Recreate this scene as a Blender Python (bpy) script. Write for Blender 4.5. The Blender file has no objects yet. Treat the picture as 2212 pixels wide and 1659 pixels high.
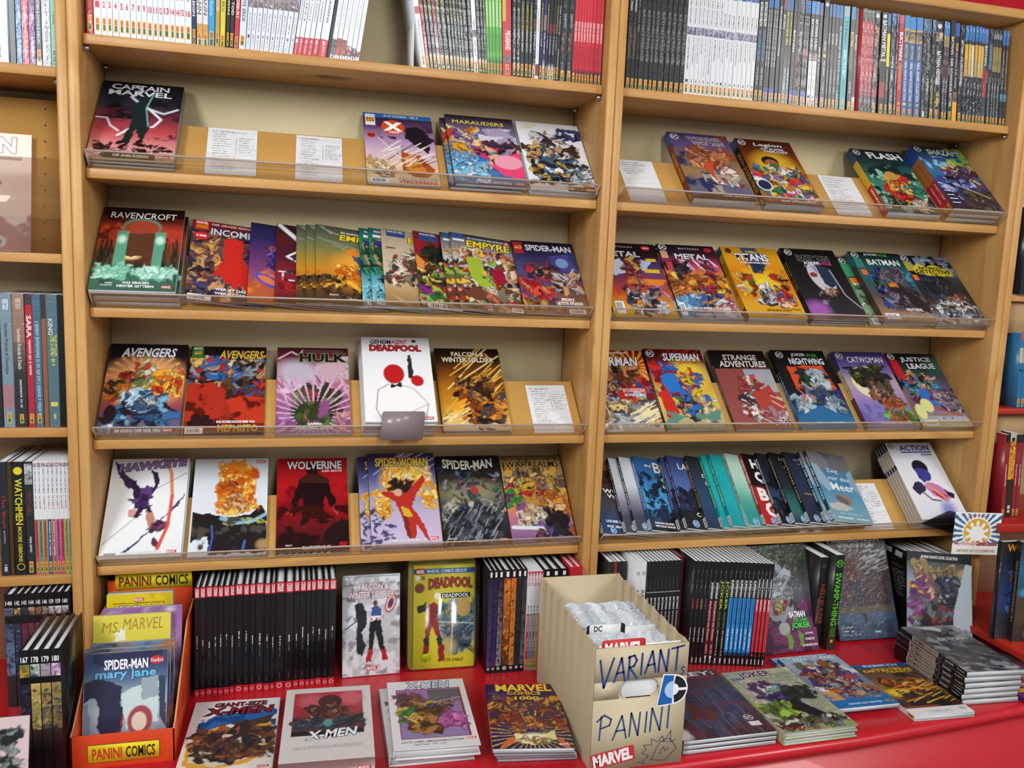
import bpy, math, random
import numpy as np
from mathutils import Matrix, Vector

SC = bpy.context.scene
COL = SC.collection

# ------------------------------------------------------------------ camera, world, lights, exposure
def rot3(rx, ry, rz):
    return (Matrix.Rotation(rz, 3, 'Z') @ Matrix.Rotation(rx, 3, 'X') @ Matrix.Rotation(ry, 3, 'Y'))
RC = rot3(math.radians(-7.6435), math.radians(-2.3158), math.radians(-14.5718))
cam = bpy.data.cameras.new('camera'); cam_o = bpy.data.objects.new('camera', cam); COL.objects.link(cam_o)
cam.sensor_width = 36.0; cam.lens = 36.0 * 1800.0 / 2212.0; cam.clip_start = 0.02
mw = Matrix.Identity(4)
for i in range(3):
    mw[i][0] = RC[i][0]; mw[i][1] = RC[i][2]; mw[i][2] = -RC[i][1]
mw[0][3], mw[1][3], mw[2][3] = 0.4248, -1.9295, 1.6052
cam_o.matrix_world = mw
SC.camera = cam_o

SC.view_settings.view_transform = 'Standard'; SC.view_settings.look = 'None'
SC.view_settings.gamma = 1.0; SC.view_settings.use_curve_mapping = False
SC.view_settings.exposure = 0.22
w = bpy.data.worlds.new('room_light'); SC.world = w; w.use_nodes = True
w.node_tree.nodes['Background'].inputs[0].default_value = (0.93, 0.97, 1.0, 1)
w.node_tree.nodes['Background'].inputs[1].default_value = 0.30

def area(name, loc, sx, sy, power, color, aim):
    l = bpy.data.lights.new(name, 'AREA'); l.shape = 'RECTANGLE'; l.size = sx; l.size_y = sy
    l.energy = power; l.color = color
    o = bpy.data.objects.new(name, l); COL.objects.link(o)
    d = Vector(aim) - Vector(loc)
    o.matrix_world = Matrix.Translation(loc) @ d.to_track_quat('-Z', 'Y').to_matrix().to_4x4()
    return o
# fluorescent ceiling fittings of the shop, running towards the shelves
area('ceiling_lamp', (-1.0, -2.3, 2.95), 0.6, 1.6, 70, (0.95, 0.98, 1.0), (0.1, 0.0, 1.5))
area('ceiling_lamp', (1.1, -3.2, 2.95), 0.6, 1.6, 62, (0.97, 0.99, 1.0), (0.9, 0.0, 1.3))
area('ceiling_lamp', (3.2, -2.3, 2.95), 0.6, 1.6, 40, (1.0, 0.97, 0.93), (1.9, 0.0, 1.5))

# ------------------------------------------------------------------ colour helpers
def s2l(c):
    c = np.asarray(c, float)
    return np.where(c <= 0.04045, c / 12.92, ((c + 0.055) / 1.055) ** 2.4)
_hx = {}
def hx(c):
    """hex string -> linear rgb"""
    if c not in _hx:
        s = c if len(c) == 6 else ''.join(ch * 2 for ch in c)
        _hx[c] = s2l([int(s[i:i + 2], 16) / 255 for i in (0, 2, 4)])
    return _hx[c]

# ------------------------------------------------------------------ materials
def mat(name):
    m = bpy.data.materials.new(name); m.use_nodes = True
    nt = m.node_tree; b = nt.nodes['Principled BSDF']
    return m, nt, b
def plain(name, c, rough=0.5, coat=0.0, metal=0.0, bump=0.0, scale=300):
    m, nt, b = mat(name)
    n = nt.nodes.new('ShaderNodeTexNoise'); n.inputs['Scale'].default_value = scale * 0.1; n.inputs['Detail'].default_value = 4
    tc = nt.nodes.new('ShaderNodeTexCoord'); nt.links.new(tc.outputs['Object'], n.inputs['Vector'])
    mx = nt.nodes.new('ShaderNodeMix'); mx.data_type = 'RGBA'
    col = hx(c)
    mx.inputs[6].default_value = (*(col * 0.9), 1); mx.inputs[7].default_value = (*np.minimum(col * 1.1, 1), 1)
    nt.links.new(n.outputs['Fac'], mx.inputs[0]); nt.links.new(mx.outputs[2], b.inputs['Base Color'])
    b.inputs['Roughness'].default_value = rough; b.inputs['Metallic'].default_value = metal
    b.inputs['Coat Weight'].default_value = coat
    if bump:
        n2 = nt.nodes.new('ShaderNodeTexNoise'); n2.inputs['Scale'].default_value = scale
        nt.links.new(tc.outputs['Object'], n2.inputs['Vector'])
        bp = nt.nodes.new('ShaderNodeBump'); bp.inputs['Strength'].default_value = bump; bp.inputs['Distance'].default_value = 0.002
        nt.links.new(n2.outputs['Fac'], bp.inputs['Height']); nt.links.new(bp.outputs[0], b.inputs['Normal'])
    return m
def wood(name, axis, light, dark, knot='4a2812', kn=0.75, rough=0.38, contrast=1.0, rings=26.0):
    """pine: long soft grain along one axis, dark knots"""
    m, nt, b = mat(name); N = nt.nodes.new; L = nt.links.new
    tc = N('ShaderNodeTexCoord'); mp = N('ShaderNodeMapping')
    sc = [1.0, 1.0, 1.0]; sc[axis] = 0.09
    mp.inputs['Scale'].default_value = sc; L(tc.outputs['Object'], mp.inputs['Vector'])
    # knots
    mk = N('ShaderNodeMapping'); sk = [5.5, 5.5, 5.5]; sk[axis] = 2.6
    mk.inputs['Scale'].default_value = sk; mk.inputs['Location'].default_value = (1.7, 0.3, 2.1); L(tc.outputs['Object'], mk.inputs['Vector'])
    vo = N('ShaderNodeTexVoronoi'); vo.inputs['Scale'].default_value = 1.0; vo.inputs['Randomness'].default_value = 1.0
    L(mk.outputs[0], vo.inputs['Vector'])
    sep = N('ShaderNodeSeparateColor'); L(vo.outputs['Color'], sep.inputs[0])
    rk = N('ShaderNodeMapRange'); rk.inputs['From Min'].default_value = kn; rk.inputs['From Max'].default_value = 1.0
    rk.inputs['To Min'].default_value = 0.0; rk.inputs['To Max'].default_value = 0.16; L(sep.outputs[0], rk.inputs['Value'])
    sub = N('ShaderNodeMath'); sub.operation = 'SUBTRACT'; L(rk.outputs[0], sub.inputs[0]); L(vo.outputs['Distance'], sub.inputs[1])
    km = N('ShaderNodeMapRange'); km.inputs['From Min'].default_value = -0.03; km.inputs['From Max'].default_value = 0.02
    L(sub.outputs[0], km.inputs['Value'])
    # knot pulls the grain around it
    halo = N('ShaderNodeMapRange'); halo.inputs['From Min'].default_value = -0.35; halo.inputs['From Max'].default_value = 0.0
    L(sub.outputs[0], halo.inputs['Value'])
    ns = N('ShaderNodeTexNoise'); ns.inputs['Scale'].default_value = 9.0; ns.inputs['Detail'].default_value = 3
    L(mp.outputs[0], ns.inputs['Vector'])
    ad = N('ShaderNodeMath'); ad.operation = 'MULTIPLY_ADD'; ad.inputs[1].default_value = 0.25; L(halo.outputs[0], ad.inputs[0]); L(ns.outputs['Fac'], ad.inputs[2])
    ml = N('ShaderNodeMath'); ml.operation = 'MULTIPLY'; ml.inputs[1].default_value = rings; L(ad.outputs[0], ml.inputs[0])
    sn = N('ShaderNodeMath'); sn.operation = 'SINE'; L(ml.outputs[0], sn.inputs[0])
    fine = N('ShaderNodeTexNoise'); fine.inputs['Scale'].default_value = 160.0; fine.inputs['Detail'].default_value = 2
    L(mp.outputs[0], fine.inputs['Vector'])
    m2 = N('ShaderNodeMath'); m2.operation = 'MULTIPLY_ADD'; m2.inputs[1].default_value = 0.22 * contrast; L(sn.outputs[0], m2.inputs[0])
    m3 = N('ShaderNodeMath'); m3.operation = 'MULTIPLY_ADD'; m3.inputs[1].default_value = 0.5 * contrast; m3.inputs[2].default_value = 0.5 - 0.25 * contrast
    L(fine.outputs['Fac'], m3.inputs[0]); L(m3.outputs[0], m2.inputs[2])
    mx = N('ShaderNodeMix'); mx.data_type = 'RGBA'; mx.inputs[6].default_value = (*hx(light), 1); mx.inputs[7].default_value = (*hx(dark), 1)
    L(m2.outputs[0], mx.inputs[0])
    mk2 = N('ShaderNodeMix'); mk2.data_type = 'RGBA'; mk2.inputs[7].default_value = (*hx(knot), 1)
    kf = N('ShaderNodeMath'); kf.operation = 'MULTIPLY'; kf.inputs[1].default_value = 0.8; L(km.outputs[0], kf.inputs[0])
    L(mx.outputs[2], mk2.inputs[6]); L(kf.outputs[0], mk2.inputs[0])
    L(mk2.outputs[2], b.inputs['Base Color']); b.inputs['Roughness'].default_value = rough
    b.inputs['Specular IOR Level'].default_value = 0.35
    bp = N('ShaderNodeBump'); bp.inputs['Strength'].default_value = 0.08; bp.inputs['Distance'].default_value = 0.002
    L(m2.outputs[0], bp.inputs['Height']); L(bp.outputs[0], b.inputs['Normal'])
    return m
M = {}
M['pine_x'] = wood('pine_along_x', 0, 'd0a060', 'b07c40', kn=0.70)
M['pine_z'] = wood('pine_along_z', 2, 'd6aa6a', 'b48044', kn=0.66)
M['plank'] = wood('yellow_pine_board', 0, 'd4a862', 'c2924c', kn=0.93, rough=0.3, contrast=0.6, rings=14)
M['ply'] = wood('birch_plywood', 2, 'dccda6', 'd0c096', knot='8a7448', kn=0.985, rough=0.5, contrast=0.5, rings=6)
M['osb'] = plain('chipboard', 'b59468', 0.7, bump=0.3, scale=180)
M['red'] = plain('red_laminate', 'c01824', 0.32, coat=0.2, scale=60)
M['red_board'] = plain('red_painted_board', 'b02a1c', 0.35, scale=60)
M['orange'] = plain('orange_card', 'd04318', 0.45, scale=40)
M['kraft'] = plain('card_edge', 'c9a070', 0.8, scale=400, bump=0.2)
M['boxcard'] = plain('beige_card', 'c9b896', 0.7, scale=30)
M['wallred'] = plain('red_wall_paint', 'c41228', 0.6, scale=40)
M['wallwhite'] = plain('white_paint', 'e8e6e0', 0.7, scale=40)
M['lino'] = plain('grey_lino', '8a8580', 0.5, scale=40)
M['steel'] = plain('steel', 'b8b8b8', 0.25, metal=1.0)
M['greyplate'] = plain('smoked_plate', '8d7f80', 0.25, scale=20)
M['dark'] = plain('dark_hole', '2a1808', 0.8)

def printed(name, rough, coat, bump=0.0):
    m, nt, b = mat(name)
    a = nt.nodes.new('ShaderNodeAttribute'); a.attribute_name = 'art'
    nt.links.new(a.outputs['Color'], b.inputs['Base Color'])
    b.inputs['Roughness'].default_value = rough; b.inputs['Coat Weight'].default_value = coat; b.inputs['Coat Roughness'].default_value = 0.12
    b.inputs['Specular IOR Level'].default_value = 0.4
    if bump:
        tc = nt.nodes.new('ShaderNodeTexCoord'); n = nt.nodes.new('ShaderNodeTexNoise'); n.inputs['Scale'].default_value = 60; n.inputs['Detail'].default_value = 3
        n.inputs['Distortion'].default_value = 1.5
        nt.links.new(tc.outputs['Object'], n.inputs['Vector'])
        bp = nt.nodes.new('ShaderNodeBump'); bp.inputs['Strength'].default_value = bump; bp.inputs['Distance'].default_value = 0.004
        nt.links.new(n.outputs['Fac'], bp.inputs['Height']); nt.links.new(bp.outputs[0], b.inputs['Normal'])
        nt.links.new(bp.outputs[0], b.inputs['Coat Normal'])
    return m
M['print'] = printed('printed_cover', 0.3, 0.12)
M['matte'] = printed('printed_card', 0.6, 0.0)
M['film'] = printed('shrink_wrapped_print', 0.3, 0.35, 0.3)
def pages_mat():
    m, nt, b = mat('page_block'); N = nt.nodes.new; L = nt.links.new
    tc = N('ShaderNodeTexCoord'); mp = N('ShaderNodeMapping'); mp.inputs['Scale'].default_value = (2, 2, 1400); L(tc.outputs['Object'], mp.inputs[0])
    n = N('ShaderNodeTexNoise'); n.inputs['Scale'].default_value = 1.0; n.inputs['Detail'].default_value = 3; L(mp.outputs[0], n.inputs['Vector'])
    r = N('ShaderNodeValToRGB'); r.color_ramp.elements[0].position = 0.3; r.color_ramp.elements[0].color = (*hx('8f959b'), 1)
    r.color_ramp.elements[1].position = 0.62; r.color_ramp.elements[1].color = (*hx('e6e9ea'), 1)
    L(n.outputs['Fac'], r.inputs[0]); L(r.outputs[0], b.inputs['Base Color']); b.inputs['Roughness'].default_value = 0.65
    return m
M['pages'] = pages_mat()
def clear(name, tint, gloss, rough=0.08):
    m = bpy.data.materials.new(name); m.use_nodes = True; nt = m.node_tree; nt.nodes.clear()
    o = nt.nodes.new('ShaderNodeOutputMaterial'); t = nt.nodes.new('ShaderNodeBsdfTransparent'); g = nt.nodes.new('ShaderNodeBsdfGlossy')
    t.inputs[0].default_value = tint; g.inputs['Roughness'].default_value = rough
    mx = nt.nodes.new('ShaderNodeMixShader'); fr = nt.nodes.new('ShaderNodeFresnel'); fr.inputs[0].default_value = 1.45
    ma = nt.nodes.new('ShaderNodeMath'); ma.operation = 'MULTIPLY_ADD'; ma.inputs[1].default_value = gloss; ma.inputs[2].default_value = 0.02
    nt.links.new(fr.outputs[0], ma.inputs[0]); nt.links.new(ma.outputs[0], mx.inputs[0])
    nt.links.new(t.outputs[0], mx.inputs[1]); nt.links.new(g.outputs[0], mx.inputs[2]); nt.links.new(mx.outputs[0], o.inputs[0])
    return m
M['acrylic'] = clear('clear_acrylic', (0.985, 0.98, 0.975, 1), 0.45, 0.04)
def edge_mat():
    m, nt, b = mat('acrylic_edge'); b.inputs['Base Color'].default_value = (*hx('cdbcae'), 1); b.inputs['Roughness'].default_value = 0.25
    b.inputs['Alpha'].default_value = 0.75
    return m
M['edge'] = edge_mat()
M['bag'] = clear('clear_plastic_bag', (0.95, 0.95, 0.95, 1), 1.0, 0.12)
M['foil'] = printed('crinkled_clear_bag', 0.18, 0.5, 0.6)
M['smoke'] = clear('smoky_plastic', (0.42, 0.41, 0.42, 1), 0.8, 0.15)

# ------------------------------------------------------------------ mesh building
class Mb:
    def __init__(s):
        s.v = []; s.c = []; s.f = []; s.m = []; s.n = 0
    def add(s, verts, faces, col=(1, 1, 1), mi=0):
        verts = np.asarray(verts, float).reshape(-1, 3); k = len(verts)
        col = np.asarray(col, float)
        if col.ndim == 1: col = np.tile(col, (k, 1))
        s.v.append(verts); s.c.append(col)
        if not isinstance(faces, list): faces = [faces]
        for fa in faces:
            fa = np.asarray(fa, int)
            if fa.size == 0: continue
            s.f.append(fa + s.n); s.m.append((len(fa), mi))
        s.n += k
    def box(s, lo, hi, col=(1, 1, 1), mi=0):
        x0, y0, z0 = lo; x1, y1, z1 = hi
        v = [(x0, y0, z0), (x1, y0, z0), (x1, y1, z0), (x0, y1, z0), (x0, y0, z1), (x1, y0, z1), (x1, y1, z1), (x0, y1, z1)]
        f = [(0, 3, 2, 1), (4, 5, 6, 7), (0, 1, 5, 4), (1, 2, 6, 5), (2, 3, 7, 6), (3, 0, 4, 7)]
        s.add(v, np.array(f), col, mi)
    def quad(s, a, b, c, d, col, mi=0):
        s.add([a, b, c, d], np.array([[0, 1, 2, 3]]), col, mi)
    def prism(s, poly, ax, t0, t1, col=(1, 1, 1), mi=0):
        """extrude a 2-D polygon along axis ax"""
        n = len(poly); V = []
        for t in (t0, t1):
            for p in poly:
                q = list(p); q.insert(ax, t); V.append(q)
        idx = np.array([[i, (i + 1) % n, n + (i + 1) % n, n + i] for i in range(n)])
        s.add(V, [idx, np.array([list(range(n))[::-1]]), np.array([list(range(n, 2 * n))])], col, mi)
    def obj(s, name, mats, parent=None, bevel=0.0, smooth=False):
        me = bpy.data.meshes.new(name)
        V = np.concatenate(s.v); C = np.concatenate(s.c)
        me.vertices.add(len(V)); me.vertices.foreach_set('co', V.astype(np.float32).ravel())
        L = np.concatenate([f.ravel() for f in s.f]); tot = np.concatenate([np.full(len(f), f.shape[1]) for f in s.f])
        me.loops.add(len(L)); me.loops.foreach_set('vertex_index', L.astype(np.int32))
        st = np.concatenate([[0], np.cumsum(tot)[:-1]])
        me.polygons.add(len(tot)); me.polygons.foreach_set('loop_start', st.astype(np.int32))
        mi = np.concatenate([np.full(k, i) for k, i in s.m])
        me.polygons.foreach_set('material_index', mi.astype(np.int32))
        at = me.attributes.new('art', 'FLOAT_COLOR', 'POINT')
        at.data.foreach_set('color', np.concatenate([C, np.ones((len(C), 1))], 1).astype(np.float32).ravel())
        me.update(calc_edges=True); me.validate()
        for k in (mats if isinstance(mats, (list, tuple)) else [mats]): me.materials.append(M[k])
        if smooth: me.polygons.foreach_set('use_smooth', np.ones(len(tot), bool))
        o = bpy.data.objects.new(name, me); COL.objects.link(o)
        if parent: o.parent = parent
        if bevel:
            b = o.modifiers.new('bevel', 'BEVEL'); b.width = bevel; b.segments = 2; b.limit_method = 'ANGLE'
        return o
def thing(name, label, cat, group=None, mtx=None):
    o = bpy.data.objects.new(name, None); COL.objects.link(o); o.empty_display_size = 0.02
    o['label'] = label; o['category'] = cat
    if group: o['group'] = group
    if mtx is not None: o.matrix_world = mtx
    return o
def tag(o, label, cat, group=None):
    o['label'] = label; o['category'] = cat
    if group: o['group'] = group
    return o
def structure(o): o['kind'] = 'structure'; return o
def frame(o, ex, ey, ez):
    m = Matrix.Identity(4)
    for i in range(3): m[i][0] = ex[i]; m[i][1] = ey[i]; m[i][2] = ez[i]; m[i][3] = o[i]
    return m

# ------------------------------------------------------------------ the room
b = Mb(); b.box((-3.0, 0.24, 0), (5.0, 0.30, 3.1)); structure(b.obj('wall_back', 'wallred'))
b = Mb(); b.box((-3.0, -4.5, -0.05), (5.0, 0.30, 0)); structure(b.obj('floor', 'lino'))
b = Mb(); b.box((-3.0, -4.5, 3.1), (5.0, 0.30, 3.15)); structure(b.obj('ceiling', 'wallwhite'))

ZS = {'A': 2.05, 'B': 1.7836, 'C': 1.4955, 'D': 1.2096, 'E': 0.9252}
ZT = 0.6293
ANG = math.radians(44.5)
UP = np.array([0, math.cos(ANG), math.sin(ANG)]); NR = np.array([0, -math.sin(ANG), math.cos(ANG)])
YB = 0.214
def shelf_board(x0, x1, z, parent, th=0.02, y0=0.0, m='pine_x', name='shelf_board', r=0.006):
    # rounded front corners like the turned-over ends in the photo
    pts = [(x0, YB - 0.002), (x0, y0 + r)]
    for k in range(5):
        a = math.pi + k * math.pi / 8; pts.append((x0 + r + r * math.cos(a), y0 + r + r * math.sin(a)))
    for k in range(5):
        a = 1.5 * math.pi + k * math.pi / 8; pts.append((x1 - r + r * math.cos(a), y0 + r + r * math.sin(a)))
    pts += [(x1, YB - 0.002)]
    b = Mb(); b.prism(pts, 2, z - th, z)
    return b.obj(name, m, parent, bevel=0.004)
def display_slope(row, x0, x1, parent):
    z = ZS[row]
    o = np.array([0, 0.006, z]); t = 0.012; ln = 0.168
    P = [o, o + UP * ln, o + UP * ln - NR * t, o + np.array([0, t / math.sin(ANG), 0])]
    b = Mb(); b.prism([(p[1], p[2] + 0.0005) for p in P], 0, x0 + 0.002, x1 - 0.002)
    b.obj('display_board', 'plank', parent, bevel=0.001)
    # clear acrylic lip standing square to the board
    q = o + np.array([0, -0.001, 0.001]); h = 0.046; tk = 0.0025
    P = [q, q + NR * h, q + NR * h - UP * tk, q - UP * tk]
    b = Mb(); b.prism([(p[1], p[2]) for p in P], 0, x0 + 0.008, x1 - 0.008)
    lip = b.obj('acrylic_lip', 'acrylic', parent)
    e0 = q + NR * (h - 0.001); P = [e0, e0 + NR * 0.003, e0 + NR * 0.003 - UP * (tk + .0004), e0 - UP * (tk + .0004)]
    b = Mb(); b.prism([(p[1], p[2]) for p in P], 0, x0 + 0.007, x1 - 0.007)
    for xx in (x0 + 0.008, x1 - 0.009):
        P = [q, q + NR * h, q + NR * h - UP * tk, q - UP * tk]
        b.prism([(p[1], p[2]) for p in P], 0, xx - 0.0008, xx + 0.0018)
    b.obj('polished_edge', 'edge', lip)
def pins(x0, x1, z, parent):
    for x, sx in ((x0, 1), (x1, -1)):
        for y in (0.012, 0.185):
            b = Mb(); k = 10
            poly = [(y + 0.005 * math.cos(a * 2 * math.pi / k), z + 0.0 + 0.005 * math.sin(a * 2 * math.pi / k)) for a in range(k)]
            b.prism([(p[0], p[1] - 0.0265) for p in poly], 0, x, x + sx * 0.012)
            b.obj('shelf_pin', 'steel', parent)
def side(x0, x1, zb, zt, parent, y0=-0.025):
    b = Mb(); b.box((x0, y0, zb), (x1, YB, zt)); return b.obj('side_panel', 'pine_z', parent, bevel=0.004)
ZTOP = 2.345
def bookcase(label, xl, x0, x1, xr, rows, slopes, top=True, m='pine_x'):
    t = thing('bookcase', label, 'bookcase', 'pine bookcases along the wall', Matrix.Translation((x0, 0, ZT)))
    inv = Matrix.Translation((-x0, 0, -ZT))
    before = set(COL.objects)
    side(xl, x0, ZT, ZTOP, t); side(x1, xr, ZT, ZTOP, t)
    b = Mb(); b.box((x0, YB, ZT), (x1, YB + 0.008, ZTOP - 0.02)); b.obj('back_panel', 'ply', t)
    if top:
        b = Mb(); b.box((x0 - 0.0, -0.02, ZTOP - 0.024), (x1, YB, ZTOP)); b.obj('top_board', m, t, bevel=0.004)
    for z in rows: shelf_board(x0 + 0.0005, x1 - 0.0005, z, t, m=m)
    for r in slopes: display_slope(r, x0, x1, t)
    for z in rows[:1]: pins(x0, x1, z, t)
    for o in set(COL.objects) - before:
        if o.parent == t: o.matrix_parent_inverse = inv
    return t
rowsz = [ZS[k] for k in 'ABCDE']
BC0 = bookcase('pine bookcase at the left edge, its upper shelf of bright thin spines', -1.19, -1.168, -0.046, -0.025, [1.979, 1.605, 1.237, 0.910], '')
BC1 = bookcase('pine bookcase with four sloping display rows, left of the middle uprights', -0.0247, -0.003, 1.12, 1.1422, rowsz, 'BCDE')
BC2 = bookcase('pine bookcase with four sloping display rows, right of the middle uprights', 1.1425, 1.163, 2.293, 2.3165, rowsz, 'BCDE')
BC3 = bookcase('bookcase cut by the right edge, with red ledges and chipboard', 2.3168, 2.34, 3.44, 3.462, [1.6], '')

# red counter the bookcases stand on
cnt = thing('counter', 'long red counter with a rounded front edge under the bookcases', 'counter', None, Matrix.Translation((1.1, -0.1, 0)))
edge = [(-1.3, -0.53), (0.2, -0.515), (1.19, -0.497), (1.63, -0.480), (1.94, -0.452), (2.2, -0.425), (2.6, -0.375), (3.5, -0.30)]
def offs(d): return [(x, y + d) for x, y in edge]
b = Mb(); prof = [(0.03, 0.0), (0.012, -0.0015), (0.004, -0.006), (0.0, -0.014), (0.002, -0.024), (0.010, -0.031), (0.03, -0.034)]
rowsv = []
for d, dz in prof: rowsv.append([(x, y + d, ZT + dz) for x, y in edge])
V = np.array(rowsv).reshape(-1, 3); n = len(edge); F = []
for i in range(len(prof) - 1):
    for j in range(n - 1): F.append((i * n + j, (i + 1) * n + j, (i + 1) * n + j + 1, i * n + j + 1))
b.add(V, np.array(F))
top = [(x, y + 0.03, ZT) for x, y in edge] + [(3.5, 0.222, ZT), (-1.3, 0.222, ZT)]
b.add(top, np.array([list(range(len(top)))]))
o = b.obj('counter_top', 'red', cnt, smooth=True); o.matrix_parent_inverse = cnt.matrix_world.inverted()
b = Mb(); pan = [(x, y + 0.022) for x, y in edge] + [(3.5, 0.22), (-1.3, 0.22)]
b.prism(pan, 2, 0.0, ZT - 0.030)
o = b.obj('front_panel', 'red', cnt); o.matrix_parent_inverse = cnt.matrix_world.inverted()

# ------------------------------------------------------------------ lettering
_tx = {}
_cu = bpy.data.curves.new('lettering', 'FONT'); _cu.resolution_u = 2; _cu.fill_mode = 'FRONT'
_to = bpy.data.objects.new('lettering', _cu)
def glyphs(s, off=0.02):
    """flat letters, scaled to the unit square of their own bounding box"""
    k = (s, off)
    if k not in _tx:
        res = []
        for o in (0.0, off):
            _cu.body = s; _cu.offset = o
            me = _to.to_mesh(); n = len(me.vertices)
            v = np.empty(n * 3, np.float32); me.vertices.foreach_get('co', v); v = v.reshape(-1, 3)[:, :2].astype(float)
            me.calc_loop_triangles(); f = np.empty(len(me.loop_triangles) * 3, np.int32)
            me.loop_triangles.foreach_get('vertices', f); f = f.reshape(-1, 3)
            res.append((v, f)); _to.to_mesh_clear()
        lo = res[0][0].min(0); hi = res[0][0].max(0); d = np.maximum(hi - lo, 1e-6)
        _tx[k] = ((res[1][0] - lo) / d, res[1][1], d[0] / d[1])
    return _tx[k]
def put_text(mb, s, org, ux, uy, wd, ht, col, lift, off=0.025, shear=0.0, arc=0.0, mi=0, rise=0.0):
    """letters filling wd x ht from the lower-left corner org; ux/uy unit vectors"""
    q, f, _ = glyphs(s, off)
    ux = np.asarray(ux, float); uy = np.asarray(uy, float); nz = np.cross(ux, uy)
    y = q[:, 1] * ht; x = q[:, 0] * wd + shear * y
    y = y + arc * ht * (4 * q[:, 0] * (1 - q[:, 0])) + rise * ht * q[:, 0]
    V = np.asarray(org, float) + x[:, None] * ux + y[:, None] * uy + nz * lift
    mb.add(V, f, col, mi)

# ------------------------------------------------------------------ generic cover pictures, as colours on a fine grid
def vnoise(U, V, sc, seed, octv=3):
    r = np.random.RandomState(seed); out = 0; amp = 1.0; tot = 0
    for o in range(octv):
        g = r.rand(40, 40); x = (U * sc + 3.7 * o) % 39; y = (V * sc + 1.3 * o) % 39
        xi = x.astype(int); yi = y.astype(int); fx = x - xi; fy = y - yi
        fx = fx * fx * (3 - 2 * fx); fy = fy * fy * (3 - 2 * fy)
        a = g[yi, xi] * (1 - fx) + g[yi, xi + 1] * fx; b_ = g[yi + 1, xi] * (1 - fx) + g[yi + 1, xi + 1] * fx
        out = out + amp * (a * (1 - fy) + b_ * fy); tot += amp; amp *= 0.55; sc *= 2.1
    return out / tot
def inpoly(X, Y, p):
    ins = np.zeros(X.shape, bool); n = len(p); j = n - 1
    for i in range(n):
        xi, yi = p[i]; xj, yj = p[j]
        if yi != yj:
            c = ((yi > Y) != (yj > Y)) & (X < (xj - xi) * (Y - yi) / (yj - yi) + xi); ins ^= c
        j = i
    return ins
def dseg(X, Y, a, b_):
    ax, ay = a; bx, by = b_; dx, dy = bx - ax, by - ay; l = dx * dx + dy * dy + 1e-12
    t = np.clip(((X - ax) * dx + (Y - ay) * dy) / l, 0, 1)
    return np.hypot(X - ax - t * dx, Y - ay - t * dy)
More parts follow.
